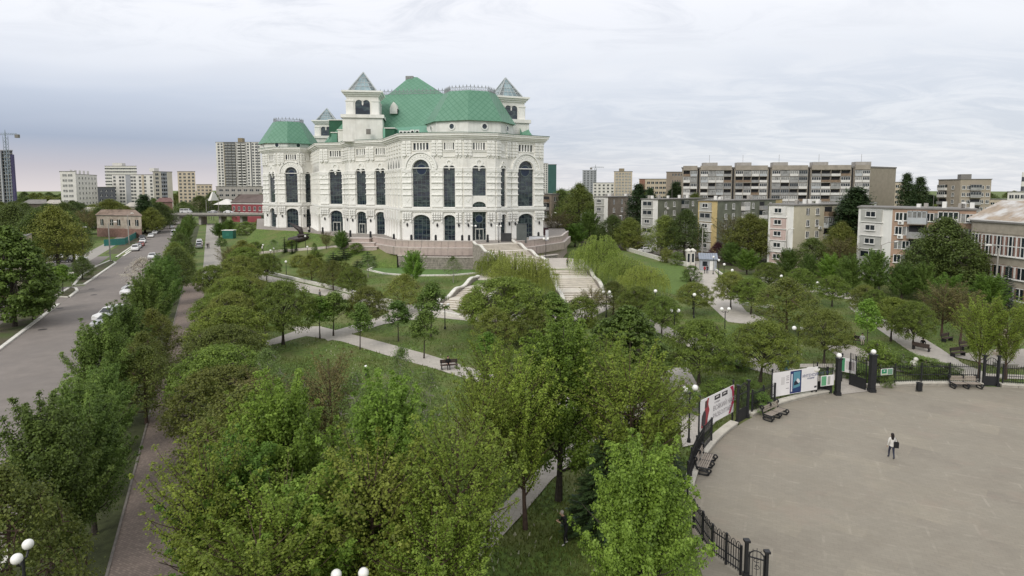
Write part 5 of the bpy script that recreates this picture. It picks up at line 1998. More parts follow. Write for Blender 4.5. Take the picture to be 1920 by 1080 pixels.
# the row between the left road and the brick path, nearest first
row = [(26.5, 7.4, 5.6, 'olive', -7.0), (32.5, 8.6, 5.4, 'lime', -6.9), (36.0, 7.4, 4.4, 'lime', -5.9), (40.5, 7.4, 4.4, 'lime', -6.4), (46, 6.4, 3.8, 'lime', -6.8), (51.5, 8.4, 4.8, 'lime', -7.8), (52, 5.8, 4.6, 'olive', -4.9), (58, 5.6, 4.4, 'olive', -5.4),
       (64, 7.4, 4.8, 'lime', -7.2), (68, 5.8, 4.6, 'olive', -5.2), (76, 8.4, 5.0, 'lime', -6.6), (85, 8.8, 5.2, 'lime', -6.4), (95, 8.2, 5.2, 'lime', -6.2), (105, 8.0, 5.2, 'lime', -6.6), (117, 7.4, 5.6, 'elm', -5.6), (130, 7.4, 5.8, 'elm', -5.8),
       (143, 7.0, 5.4, 'lime', -6.4), (158, 7.2, 5.6, 'elm', -6.2), (176, 7.2, 5.0, 'lime', -7.4), (196, 7.4, 5.0, 'lime', -7.6), (214, 7.6, 5.0, 'lime', -7.6), (232, 7.6, 5.0, 'lime', -7.6), (252, 7.6, 5.0, 'lime', -7.6), (274, 7.6, 5.2, 'lime', -7.6)]
for i, (t, h, w, k, s) in enumerate(row):
    x, y = ST(s, t)
    w *= 1.1 if t > 36 else 1.0
    plant(k, x, y, h, w, f'{ORD[i]} leafy tree from the camera in the row between road and brick path', 'row between road and brick path')
x, y = ST(-8.6, 69)
plant('juniper', x, y, 5.5, 2.0, 'slim pointed conifer beside the parked white off-roader', None)
x, y = ST(-10.6, 118)
plant('blossom', x, y, 6.0, 6.5, 'brownish half-bare tree leaning over the road by parked cars')
# right side of the brick path
row2 = [(22.0, 8.0, 5.8, 'ash', 1.7), (28, 9.0, 5.6, 'ash', 1.6), (36, 6.6, 6.8, 'olive', 1.1), (42.5, 6.0, 7.4, 'dome', .4), (49.5, 5.8, 7.6, 'dome', .2), (57, 5.8, 7.8, 'dome', .7), (66, 5.8, 8.0, 'dome', 1.2), (76, 5.8, 7.8, 'dome', .9), (87, 6.0, 8.0, 'dome', 2.4), (99, 6.0, 8.0, 'olive', 3.4), (112, 6.2, 8.0, 'dome', 4.0), (126, 6.4, 8.2, 'dome', 5.4), (143, 6.4, 8.4, 'olive', 6.0)]
for i, (t, h, w, k, s) in enumerate(row2):
    x, y = ST(s, t)
    plant(k, x, y, h, w, f'{ORD[i]} tree from the camera along the park side of the brick path', 'park side of the brick path')
# the near thicket, by the top of each crown
for k, u, v, h, w, lab in [
    ('maple', 1206, 800, 9.0, 5.5, 'large bright green maple at the lower edge beside the plaza fence'),
    ('maple', 548, 690, 10.0, 5.6, 'tall pointed bright green tree left of centre in the near thicket'),
    ('maple', 715, 700, 10.0, 6.0, 'tall bright green tree in the middle of the near thicket'),
    ('ash', 1130, 610, 9.4, 5.2, 'thin upright yellow-green tree right of the tallest bright tree'),
    ('ash', 1195, 640, 10.0, 6.6, 'broad yellow-green tree left of the double globe lamp'),
    ('gold', 700, 815, 8.6, 6.2, 'golden budding tree in the foreground centre'),
    ('ash', 855, 750, 9.8, 5.6, 'upright sparse tree behind the golden budding tree'),
    ('maple', 455, 800, 8.6, 6.0, 'leafy bright tree near the lower end of the brick path'),
    ('ash', 392, 800, 9.0, 5.0, 'sparse tree overhanging the lower brick path'),
    ('maple', 590, 870, 7.8, 5.6, 'lower bright tree beneath the tall pointed pair'),
    ('ash', 480, 960, 7.4, 6.0, 'loose green tree at the lower edge left of the globe lamps'),
    ('ash', 820, 940, 7.2, 5.0, 'loose yellow-green tree at the lower edge right of the globe lamps'),
    ('ash', 1228, 690, 8.0, 4.6, 'yellow-green tree leaning towards the double globe lamp'),
    ('russet', 620, 655, 7.6, 5.0, 'bare brown tree between lawn and near thicket'),
    ('russet', 480, 690, 7.0, 4.6, 'bare brown tree beside the domed trees'),
    ('chestnut', 1170, 578, 7.4, 7.4, 'dense dark chestnut with layered leaves behind the yellow-green trees'),
    ('spruce', 1195, 760, 6.0, 4.6, 'dark spruce nearest the bench banner'),
    ('spruce', 1235, 768, 4.6, 4.2, 'low dark spruce under the double globe lamp'),
    ('spruce', 1120, 800, 5.6, 4.0, 'dark spruce under the tallest bright tree'),
    ('birch', 665, 690, 6.6, 3.0, 'slender white-stemmed birch below the pale park path'),
    ('birch', 740, 655, 6.6, 3.0, 'slender birch just left of the park bench'),
    ('birch', 800, 690, 6.4, 2.6, 'slender birch just right of the park bench'),
    ('birch', 505, 655, 6.0, 3.2, 'slender birch at the left end of the park path'),
    ('birch', 560, 700, 6.0, 3.0, 'slender birch between the two small globe posts')]:
    by_top(k, u, v, h, w, lab, 0 if k == 'gold' else None)
# middle of the park, by the foot of each trunk
for k, u, v, h, w, lab in [
    ('spruce', 1142, 985, 6.0, 4.6, 'blue-grey spruce behind the strolling man'),
    ('maple', 1047, 938, 10.6, 7.2, 'tallest bright green tree standing above the strolling man'),
    ('ash', 985, 992, 9.6, 5.6, 'slim tree with a bare trunk left of the strolling man'),
    ('ash', 915, 1018, 9.0, 4.6, 'slim yellow-green tree at the edge of the lower path'),
    ('ash', 930, 930, 9.6, 5.4, 'thin yellow-green tree left of the tallest bright tree'),
    ('dome', 531, 646, 7.2, 7.8, 'broad dark domed tree with a clear trunk by the park path'),
    ('dome', 440, 660, 6.4, 6.6, 'domed tree left of the broad dark one'),
    ('dome', 470, 600, 6.0, 7.6, 'domed tree behind the broad dark one'),
    ('dome', 400, 565, 6.0, 7.4, 'domed tree at the bend of the far walk'),
    ('russet', 435, 520, 6.4, 7.0, 'brown budding tree beside the far walk'),
    ('dome', 500, 530, 5.8, 7.4, 'domed tree above the white path wall, left'),
    ('olive', 585, 530, 5.6, 7.0, 'olive domed tree above the white path wall, middle'),
    ('olive', 625, 545, 5.6, 6.4, 'olive domed tree above the white path wall, right'),
    ('dome', 660, 560, 5.4, 6.4, 'small domed tree just right of the white path wall'),
    ('dome', 690, 620, 5.8, 7.0, 'domed tree inside the loop of the curved path'),
    ('olive', 755, 585, 5.4, 6.6, 'olive tree on the curved path near the left stairs'),
    ('young', 675, 655, 5.0, 2.6, 'young round-headed tree left of the park path'),
    ('young', 600, 635, 4.8, 3.2, 'young round-headed tree at the path fork'),
    ('young', 625, 630, 5.2, 3.6, 'second young round-headed tree at the path fork'),
    ('young', 747, 640, 4.6, 3.0, 'young round-headed tree on the lawn left of the curved path'),
    ('young', 808, 632, 6.4, 3.6, 'taller young tree at the foot of the left stairs'),
    ('young', 795, 672, 5.0, 2.8, 'young tree standing on the edge of the park path'),
    ('maple', 775, 535, 6.6, 5.8, 'upright leafy tree in front of the oval lawn'),
    ('dome', 950, 632, 7.0, 11.5, 'widest domed tree in front of the willows and stairs'),
    ('dome', 890, 612, 4.4, 4.6, 'small domed tree left of the widest one'),
    ('olive', 932, 655, 4.6, 5.6, 'small olive tree on the lawn below the widest domed tree'),
    ('olive', 1000, 648, 4.4, 5.0, 'small olive tree right of the lawn below the stairs'),
    ('young', 915, 690, 3.4, 2.6, 'low young tree at the lawn edge below the small olive tree'),
    ('chestnut', 1030, 625, 5.0, 5.4, 'pale flowering chestnut right of the widest domed tree'),
    ('shrub', 1090, 610, 3.6, 5.0, 'leafy brownish bush at the foot of the right stairs'),
    ('russet', 1110, 600, 4.6, 5.4, 'bare brown tree at the foot of the right stairs'),
    ('dome', 1310, 722, 6.2, 9.0, 'broad domed tree before the banner fence, left of its twin'),
    ('dome', 1425, 716, 6.0, 8.0, 'domed tree with dark trunk behind the small gate'),
    ('dome', 1240, 632, 5.2, 6.2, 'domed tree by the curved walk with a clear stem'),
    ('dome', 1195, 605, 5.0, 7.0, 'domed tree left of the globe lamps on the curved walk'),
    ('olive', 1150, 590, 5.0, 7.0, 'olive tree between right stairs and curved walk'),
    ('dome', 1300, 590, 4.8, 7.0, 'flat domed tree below the kiosk walk'),
    ('dome', 1545, 682, 5.8, 6.8, 'domed tree left of the white gate pillars'),
    ('olive', 1475, 625, 7.2, 10.0, 'wide loose tree on the lawn behind the round shrubs'),
    ('dome', 1370, 580, 5.8, 7.0, 'domed tree at the lower bend of the kiosk walk'),
    ('dome', 1408, 590, 5.4, 7.6, 'domed tree right of the lower bend of the kiosk walk'),
    ('dome', 1620, 600, 5.0, 5.6, 'domed tree at the top of the long walk'),
    ('dome', 1640, 612, 5.0, 5.2, 'second domed tree down the long walk'),
    ('dome', 1670, 640, 5.4, 6.4, 'third domed tree down the long walk'),
    ('dome', 1712, 655, 5.6, 6.0, 'leaning domed tree beside the bench on the long walk'),
    ('shrub', 1640, 690, 2.6, 3.6, 'yellow-green bush just right of the tall gate pillar'),
    ('young', 1625, 660, 5.6, 2.6, 'slim tree behind the tall gate pillar'),
    ('russet', 1765, 630, 6.8, 7.0, 'thin brown tree right of the long walk'),
    ('russet', 1800, 640, 6.4, 6.0, 'second thin brown tree right of the long walk'),
    ('ash', 1835, 710, 7.8, 5.2, 'yellow-green tree in front of the statue court'),
    ('ash', 1885, 712, 7.8, 5.2, 'yellow-green tree at the right edge beside the statue'),
    ('ash', 1940, 705, 8.0, 5.4, 'yellow-green tree cut by the right edge'),
    ('maple', 1775, 600, 6.4, 6.0, 'leafy tree before the brick school, left'),
    ('maple', 1855, 600, 6.4, 6.0, 'leafy tree before the brick school, right'),
    ('spruce', 1880, 585, 7.0, 4.4, 'dark conical spruce in front of the brick school'),
    ('dome', 1560, 575, 5.0, 6.6, 'domed tree beside the long pale wall'),
    ('dome', 1500, 560, 5.2, 6.8, 'domed tree below the long pale wall'),
    ('dome', 1440, 548, 5.4, 7.0, 'domed tree at the left end of the long pale wall'),
    ('lime', 1590, 548, 6.6, 6.0, 'leafy tree under the white end of the orange flats'),
    ('lime', 1640, 548, 7.4, 6.0, 'leafy tree left of the orange flats'),
    ('lime', 1690, 562, 6.0, 6.0, 'leafy tree under the orange flats'),
    ('lime', 1732, 566, 6.4, 4.4, 'conical tree right of the orange flats'),
    ('maple', 1555, 535, 6.0, 5.6, 'bright tree below the yellow flats, right'),
    ('lime', 1515, 530, 5.6, 3.8, 'dark conical tree below the yellow flats'),
    ('lime', 1475, 520, 6.0, 5.8, 'leafy tree below the pink and white flats'),
    ('maple', 1400, 515, 5.4, 6.6, 'bright tree right of the kiosk lamps'),
    ('lime', 1370, 498, 5.6, 6.0, 'leafy tree behind the kiosk lamps'),
    ('purple', 1345, 492, 4.8, 4.4, 'dark purple-leaved tree behind the kiosk'),
    ('clipped_bush', 1270, 497, 3.0, 4.0, 'clipped round bush left of the white entrance gate'),
    ('clipped_bush', 1296, 528, 3.0, 4.2, 'clipped round bush at the corner of the bright lawn'),
    ('shrub', 1250, 492, 3.4, 4.0, 'yellow-green bush against the white retaining wall'),
    ('clipped_bush', 862, 488, 3.2, 7.6, 'low golden bush before the terrace wall'),
    ('willow', 965, 562, 8.0, 8.6, 'large weeping willow in the middle of the stairs mound'),
    ('willow', 1005, 566, 7.6, 7.0, 'second weeping willow beside the right stairs'),
    ('willow', 925, 540, 7.2, 6.6, 'weeping willow at the left edge of the stairs mound'),
    ('willow', 1118, 530, 9.6, 9.4, 'yellow weeping willow right of the right stairs'),
    ('willow', 1165, 545, 6.6, 9.0, 'lower weeping willow right of the yellow one'),
    ('willow', 1205, 560, 5.8, 8.0, 'weeping willow nearest the bright lawn'),
    ('lime', 640, 470, 4.8, 5.0, 'leafy young tree before the theatre doors'),
    ('russet', 612, 468, 4.4, 4.6, 'thin tree beside the bird sculpture'),
    ('birch', 515, 486, 4.8, 4.8, 'pale green tree below the far-left pavilion'),
    ('clipped_bush', 590, 476, 2.6, 1.7, 'small clipped cone right of the bird sculpture'),
    ('juniper', 534, 474, 4.2, 1.7, 'slim dark juniper left of the bird sculpture'),
    ('juniper', 548, 476, 3.4, 1.6, 'slim dark juniper under the bird sculpture'),
    ('juniper', 556, 470, 3.2, 1.4, 'slim dark juniper right under the bird sculpture'),
    ('shrub', 668, 474, 2.2, 4.2, 'rounded shrub below the lower stone plinth'),
    ('shrub', 560, 500, 2.6, 5.0, 'brownish shrub on the open bank, middle'),
    ('shrub', 640, 515, 2.6, 4.6, 'brownish shrub left of the oval lawn'),
    ('shrub', 590, 486, 1.8, 4.0, 'low shrub below the pale edging wall'),
    ('shrub', 480, 466, 1.8, 4.4, 'low shrub on the upper left of the bank'),
    ('shrub', 545, 462, 1.6, 3.6, 'low shrub above the pale edging wall'),
    ('olive', 600, 520, 4.2, 5.0, 'low olive tree on the open bank'),
    ('birch', 690, 520, 4.4, 4.0, 'thin pale tree left of the oval lawn'),
    ('birch', 850, 530, 4.8, 4.0, 'thin pale tree in front of the oval lawn'),
    ('spreading', 645, 484, 2.6, 6.0, 'spreading juniper beside the terrace steps'),
    ('spreading', 625, 492, 2.4, 5.6, 'spreading juniper on the bank left of the steps'),
    ('spreading', 690, 490, 2.4, 5.6, 'spreading juniper under the terrace corner'),
    ('spreading', 670, 502, 1.8, 4.4, 'lowest spreading juniper left of the oval lawn'),
    ('spreading', 600, 500, 2.0, 6.0, 'spreading juniper on the open bank'),
    ('spreading', 700, 500, 1.5, 2.6, 'small spreading juniper at the tip of the oval lawn'),
    ('clipped_bush', 460, 441, 5.0, 8.4, 'dark rounded bush left of the far pavilion'),
    ('lime', 430, 440, 6.0, 7.4, 'leafy tree behind the green kiosk, right'),
    ('lime', 412, 446, 5.6, 7.0, 'leafy tree behind the green kiosk, left'),
    ('shrub', 492, 425, 3.4, 8.0, 'brown-green bush beside the far pavilion corner'),
    ('clipped_bush', 415, 462, 2.6, 3.4, 'low round bush beside the far walk'),
    ('maple', 1078, 463, 7.4, 9.0, 'rounded bright tree right of the theatre corner'),
    ('maple', 1052, 458, 6.6, 7.6, 'smaller bright tree against the theatre corner'),
    ('shrub', 1190, 470, 4.2, 7.0, 'green bush by the yard fence'),
    ('lime', 1125, 462, 6.4, 5.4, 'dark conical tree below the brown flats')]:
    if k in ('dome', 'olive') and (u > 1140 or (u < 720 and v < 625)):
        h, w = h * .93, w * .80
    by_base(k, u, v, h, w, lab, 0 if k == 'spruce' and u == 1142 else None)
# trees round the flats on the right
for k, u, d, h, w, lab in [
    ('elm', 1085, 215, 19, 15, 'large dark elm behind the theatre corner'), ('elm', 1055, 235, 17, 15, 'dark elm left of the large one behind the theatre'), ('russet', 1045, 190, 11, 13, 'brown budding tree before the ruined flats'),
    ('lime', 1108, 195, 11, 9, 'leafy tree beside the brown flats'), ('elm', 1150, 182, 9.5, 10, 'tree under the brown flats'), ('poplar', 1193, 200, 19, 8, 'dark poplar between brown and dark green flats'),
    ('elm', 1180, 178, 9, 10, 'tree between brown and dark green flats'), ('elm', 1250, 160, 10.5, 11, 'broad tree before the dark green flats'), ('elm', 1285, 156, 12, 11, 'broad tree left of the yellow flats'),
    ('russet', 1375, 148, 11.5, 12, 'brownish tree before the green flats'), ('elm', 1405, 143, 11.5, 12, 'spreading tree before the green flats'), ('elm', 1430, 150, 10, 9, 'tree at the left of the pink and white flats'),
    ('elm', 1530, 122, 7.5, 9, 'tree below the yellow facade'), ('elm', 1580, 124, 10.5, 9, 'tree between yellow and orange flats'), ('poplar', 1615, 134, 17.6, 9, 'tall poplar behind the white end of the orange flats'),
    ('poplar', 1592, 138, 16.4, 8, 'tall poplar left of the white end wall'), ('russet', 1580, 118, 8.5, 8, 'dark brown tree in front of the tall poplars'), ('elm', 1778, 97, 12.6, 12, 'big dark elm in front of the orange flats'),
    ('elm', 1745, 100, 9.5, 8, 'lower elm left of the big dark one'), ('elm', 1812, 96, 10.5, 8, 'elm beside the brick school corner'), ('poplar', 1704, 260, 24, 8, 'tall poplar behind the orange flats, left of a pair'),
    ('poplar', 1722, 262, 22.5, 8, 'tall poplar behind the orange flats, right of a pair'), ('poplar', 1745, 380, 14, 12, 'distant poplar clump left of the beige flats'), ('poplar', 1268, 330, 21, 10, 'poplar before the long panel block, leftmost'),
    ('poplar', 1258, 330, 17, 10, 'poplar before the stepped office block'), ('elm', 1300, 255, 15.5, 12, 'tree under the long panel block, left'), ('poplar', 1222, 330, 18, 7, 'poplar before the low office block'), ('poplar', 1213, 335, 17, 7, 'second poplar before the low office block'),
    ('elm', 1205, 230, 17.5, 10, 'dark tree above the brown flats roof')]:
    x, y = UD(u, d)
    plant(k, x, y, h, w, lab)
# left of the road
for k, u, v, h, w, lab in [
    ('chestnut', 28, 612, 12.6, 9.5, 'big dark tree leaning over the left pavement'), ('lime', 80, 585, 5.4, 5.0, 'low leafy tree right of the big dark one'), ('lime', 62, 600, 4.2, 4.0, 'bushy young tree under the big dark one'),
    ('young', 109, 553, 4.6, 3.6, 'small bushy tree on the traffic island'), ('young', 118, 552, 4.8, 3.4, 'second small tree on the traffic island'), ('elm', 155, 525, 4.4, 4.6, 'low tree on the long verge'),
    ('elm', 110, 505, 13.5, 12, 'large dark tree behind the traffic island'), ('elm', 75, 505, 12.5, 11, 'large dark tree left of the concrete lamp post'), ('elm', 140, 495, 12, 9, 'tall loose tree beside the dark pole'),
    ('elm', 30, 480, 13, 14, 'dark tree mass near the left edge, front'), ('elm', 70, 455, 11, 14, 'dark tree mass behind the large pair'), ('elm', 125, 450, 12.5, 15, 'round tree left of the ruined house'),
    ('russet', 160, 452, 11, 10, 'brownish tree against the ruined house'), ('elm', 205, 425, 12.5, 18, 'broad tree behind the ruined house'), ('poplar', 272, 437, 15, 8, 'dark columnar tree at the end of the green fence'),
    ('elm', 286, 438, 10, 10, 'tree beside the row of parked cars'), ('elm', 300, 428, 9, 10, 'tree behind the row of parked cars'), ('elm', 345, 411, 10, 14, 'tree left of the overpass'), ('elm', 375, 405, 13, 16, 'tree behind the overpass'), ('elm', 400, 402, 15, 16, 'tree behind the overpass near the white tents')]:
    by_base(k, u, v, h, w, lab)
rb = random.Random(9)
for i, u in enumerate(sorted(rb.uniform(-60, 330) for _ in range(58))):
    d = rb.uniform(230, 420)
    x, y = UD(u, d)
    plant('elm', x, y, rb.uniform(7, 12), rb.uniform(9, 15), f'{ORD[i]} green tree from the left among the low houses beyond the left road', 'green belt beyond the left road')
for i, u in enumerate(sorted(rb.uniform(1020, 1960) for _ in range(44))):
    d = rb.uniform(190, 330)
    x, y = UD(u, d)
    if u < 1120 and d < 230:
        continue
    plant(rb.choice(['elm', 'elm', 'lime']), x, y, rb.uniform(7, 12), rb.uniform(8, 12), f'{ORD[i]} tree from the left in the yards behind the right-hand flats', 'trees in the yards behind the flats')
for i, u in enumerate(sorted(rb.uniform(300, 500) for _ in range(26))):
    d = rb.uniform(320, 520)
    x, y = UD(u, d)
    if abs(-x * SA * 0 + (x * CA + y * SA) + 15) < 14:
        continue
    plant('elm', x, y, rb.uniform(8, 14), rb.uniform(9, 15), f'{ORD[i]} tree from the left behind the overpass, before the far towers', 'trees behind the overpass')
for i, u in enumerate(sorted(rb.uniform(-80, 2000) for _ in range(110))):
    d = rb.uniform(430, 1100)
    x, y = UD(u, d)
    plant('elm', x, y, rb.uniform(9, 15), rb.uniform(14, 24), f'{ORD[i]} distant tree from the left along the far skyline', 'far skyline trees')
for k, (u, v, w, h) in enumerate([(1700, 690, 5.2, 1.5), (1735, 700, 4.2, 1.5), (1770, 705, 3.6, 1.2), (1600, 705, 3.6, 1.3), (1620, 716, 2.6, 1.3), (1350, 680, 3.4, 1.4), (1380, 690, 3.4, 1.4), (1320, 668, 3.4, 1.4), (1660, 725, 1.6, 1.3), (1730, 712, 1.5, 1.5), (1290, 770, 3.0, 1.8), (1420, 770, 2.6, 1.6), (1400, 750, 3.0, 1.8), (1350, 745, 3.4, 1.5)]):
    by_base('clipped_bush', u, v, h, w, f'{ORD[k]} dark hedge bush counted among the shrubs behind the plaza fence', None, 'hedge bushes behind the plaza fence')
# ------------------------------------------------------------ plaza edge: low wall, fences, gates, banners
WALLC = mat('plaza_wall', (.36, .335, .285), .85, .15, 1.5, .2, 8)
WALLT = mat('plaza_coping', (.52, .49, .42), .85, .12, 1.5)
def ring_wall(label, a0, a1, h=.30):
    t = thing('low_wall', label, 'wall')
    n = max(2, int(abs(a1 - a0) / 2.4))
    for k in range(n):
        g0, g1 = a0 + (a1 - a0) * k / n, a0 + (a1 - a0) * (k + 1) / n
        gap = .04
        m = MB()
        P = [PL(g0 - gap, PR), PL(g1 + gap, PR), PL(g1 + gap, PR + .5), PL(g0 - gap, PR + .5)]
        m.prism(P, 0, h - .1)
        o = m.build('block', WALLC, t)
        m = MB()
        P = [PL(g0 - gap * .5, PR - .05), PL(g1 + gap * .5, PR - .05), PL(g1 + gap * .5, PR + .55), PL(g0 - gap * .5, PR + .55)]
        m.prism(P, h - .1, h + RT.uniform(0, .012))
        m.build('coping', WALLT, t)
ring_wall('low pale wall carrying the red and white banner beside the plaza', 160, 136.4)
ring_wall('low pale wall between the small gate and the pillar gate', 131.6, 112)
ring_wall('low pale wall between the pillar gate and the arched gate', 103.4, 83.2)
ring_wall('low pale wall right of the arched gate', 80.4, 60)
PICK = MB()
PICK.box(-.012, .012, -.012, .012, 0, 1.0)
PICK.lathe([(.03, 1.0), (.012, 1.06), (.001, 1.14)], 4)
PICKM = PICK.mesh('picket', DARKIRON)
def fence(label, pts, h, step, z0=.30, post_every=2.6, rings=False):
    """iron fence along a line: posts, two rails per bay, pickets"""
    t = thing('iron_fence', label, 'fence')
    for a, c in zip(pts, pts[1:]):
        f = Facet(a, c)
        rz = math.atan2(f.ex.y, f.ex.x)
        m = MB()
        q = f.p(0, 0, 0)
        m.box(q[0] - .05, q[0] + .05, q[1] - .05, q[1] + .05, 0, z0 + h + .12)
        m.sphere((q[0], q[1], z0 + h + .2), .08, 6, 5)
        m.build('post', DARKIRON, t)
        for z in (z0 + .18, z0 + h * .45, z0 + h - .1):
            m = MB()
            m.obox(f.A, f.ex, .05, f.L - .05, -.02, .02, z - .025, z + .025)
            m.build('rail', DARKIRON, t)
        n = max(2, int(f.L / step))
        for k in range(1, n):
            q = f.p(f.L * k / n, 0, z0 + .06)
            link('picket', PICKM, t, q, rz, (1.2, 1.2, h * (.98 if not rings or k % 2 else .9)))
        if rings:
            for k in range(0, n - 1, 2):
                m = MB()
                c0 = f.p(f.L * (k + 1) / n, 0, z0 + h)
                R0 = f.L / n * 1.0
                m.tube([(c0[0] + f.ex.x * R0 * math.cos(x), c0[1] + f.ex.y * R0 * math.cos(x), z0 + h - .08 + .3 * math.sin(x)) for x in [math.pi * j / 6 for j in range(7)]], .018, 4)
                m.build('hoop', DARKIRON, t)
    f = Facet(pts[-2], pts[-1])
    q = f.p(f.L, 0, 0)
    m = MB()
    m.box(q[0] - .05, q[0] + .05, q[1] - .05, q[1] + .05, 0, z0 + h + .12)
    m.build('post', DARKIRON, t)
    return t
def arc(a0, a1, n, r=PR + .25):
    return [PL(a0 + (a1 - a0) * k / n, r) for k in range(n + 1)]
fence('dark iron fence inside the path behind the near spruces', arc(160, 145, 4), 1.5, .16)
fence('dark iron fence between the small gate and the blue-framed banner', arc(131, 124.6, 2), 1.5, .16)
fence('dark iron fence left of the pillar gate', arc(115.4, 112, 1), 1.9, .16)
fence('dark iron fence between the pillar gate and the arched gate', arc(103, 83.6, 4), 1.5, .16)
fence('dark iron fence right of the arched gate at the photo edge', arc(80, 62, 4), 1.5, .16)
NG = [G(1300, 990), G(1335, 1040), G(1388, 1078)]
fence('near iron fence with hooped spear tops at the lower edge', [NG[0], ((NG[0][0] + NG[1][0]) / 2, (NG[0][1] + NG[1][1]) / 2), NG[1], ((NG[1][0] + NG[2][0]) / 2, (NG[1][1] + NG[2][1]) / 2), NG[2]], 1.25, .13, .05, rings=True)
def gate_leaf(parent, A, C, h, z0, arch, panel_h=.55):
    f = Facet(A, C)
    m = MB()
    for t0, t1 in ((0, .06), (f.L - .06, f.L)):
        m.obox(f.A, f.ex, t0, t1, -.03, .03, z0, z0 + h)
    for z in (z0, z0 + panel_h, z0 + h * .8):
        m.obox(f.A, f.ex, .06, f.L - .06, -.025, .025, z, z + .05)
    o = m.build('gate_leaf', DARKIRON, parent)
    m = MB()
    m.obox(f.A, f.ex, .06, f.L - .06, -.012, .012, z0 + .05, z0 + panel_h)
    m.build('kick_plate', DARKIRON, o)
    n = max(3, int(f.L / .16))
    for k in range(1, n):
        m = MB()
        t = f.L * k / n
        m.obox(f.A, f.ex, t - .012, t + .012, -.012, .012, z0 + panel_h, z0 + h + (.25 * math.sin(math.pi * k / n) if arch else 0))
        m.build('picket', DARKIRON, o)
    if arch:
        m = MB()
        m.tube([f.p(f.L / 2 - f.L / 2 * math.cos(x), 0, z0 + h * .8 + h * .3 * math.sin(x)) for x in [math.pi * k / 10 for k in range(11)]], .03, 4)
        for s in (-1, 1):
            m.tube([f.p(f.L / 2 + s * (.05 + .11 * a * .2) * math.cos(a), 0, z0 + h * .62 + s * .16 + .1 * math.sin(a)) for a in [k * .6 for k in range(10)]], .018, 4)
        m.build('scrollwork', DARKIRON, o)
def pillar(parent, x, y, h, w, globe=True):
    m = MB()
    m.box(x - w / 2, x + w / 2, y - w / 2, y + w / 2, 0, h)
    m.box(x - w / 2 - .05, x + w / 2 + .05, y - w / 2 - .05, y + w / 2 + .05, 0, .3)
    m.box(x - w / 2 - .06, x + w / 2 + .06, y - w / 2 - .06, y + w / 2 + .06, h, h + .1)
    o = m.build('pillar', DARKIRON, parent)
    if globe:
        m = MB()
        m.sphere((x, y, h + .1 + .2), .21, 14, 10)
        m.lathe([(.1, h + .1), (.07, h + .16)], 8, 0, (x, y, 0))
        m.build('globe', GLOBE, o, True)
gt = thing('pillar_gate', 'open iron gate between two dark pillars topped with white globes', 'gate')
a, c = G(1570, 741), G(1634, 735)
pillar(gt, a[0], a[1], 3.15, .36)
pillar(gt, c[0], c[1], 3.25, .44)
gate_leaf(gt, (a[0] - .3, a[1] + .3), (a[0] - 1.6, a[1] + 1.1), 2.6, .06, False, .8)
gate_leaf(gt, (c[0] - .9, c[1] + 1.9), (c[0] - .3, c[1] + .35), 2.9, .06, False, .9)
gt = thing('small_gate', 'tall narrow dark gate right of the red and white banner', 'gate')
a, c = PL(135.8, PR + .2), PL(132.4, PR + .2)
for q in (a, c):
    pillar(gt, q[0], q[1], 2.9, .13, False)
gate_leaf(gt, (a[0] + .12, a[1] + .12), (c[0] - .1, c[1] - .1), 2.6, .06, True, .9)
gt = thing('arched_gate', 'arched iron gate with scrollwork behind the far bench', 'gate')
a, c = PL(83.0, PR + .2), PL(80.8, PR + .2)
for q in (a, c):
    pillar(gt, q[0], q[1], 2.7, .16, False)
gate_leaf(gt, (a[0] + .1, a[1]), (c[0] - .1, c[1]), 2.3, .06, True, .8)
gt = thing('wicket_gate', 'near iron wicket with curled scrolls at the lower edge', 'gate')
a, c = G(1398, 1085), G(1428, 1092)
pillar(gt, a[0], a[1], 1.75, .14, False)
pillar(gt, c[0] + .15, c[1] - .1, 1.45, .13, False)
gate_leaf(gt, (a[0] + .1, a[1] - .02), (c[0] + .07, c[1] - .09), 1.25, .05, True, .1)

# banners: printed sheets tied to the fence posts
def text_obj(body, f, t, z, size, m, parent, n=.03):
    cu = bpy.data.curves.new('lettering', 'FONT')
    cu.body, cu.size = body, size
    cu.extrude = .004
    o = bpy.data.objects.new('lettering', cu)
    COL.objects.link(o)
    TEXTS.append((o, f, t, z, m, parent, n))
TEXTS = []
WPRINT = mat('banner_white', (.74, .72, .71), .7, .05, .8)
def pm(name, col):
    return mat('print_' + name, col, .7, .06, 2)
def banner(name, label, A, C, z0, h, draw, posts=True):
    t = thing(name, label, 'banner')
    f = Facet(A, C)
    m = MB()
    m.obox(f.A, f.ex, 0, f.L, -.02, .02, z0, z0 + h)
    m.build('sheet', WPRINT, t)
    if posts:
        for s in (0, f.L):
            m = MB()
            q = f.p(s, -.05, 0)
            m.tube([(q[0], q[1], 0), (q[0], q[1], z0 + h + .25)], .065, 6)
            m.sphere((q[0], q[1], z0 + h + .28), .09, 6, 5)
            m.build('post', DARKIRON, t)
    def shape(pts, col, nm='print', n=.026):
        b = MB()
        b.face([f.p(a * f.L, n, z0 + bb * h) for a, bb in pts])
        b.build(nm, pm(nm + str(col), col), t)
    draw(t, f, shape, z0, h)
    return t
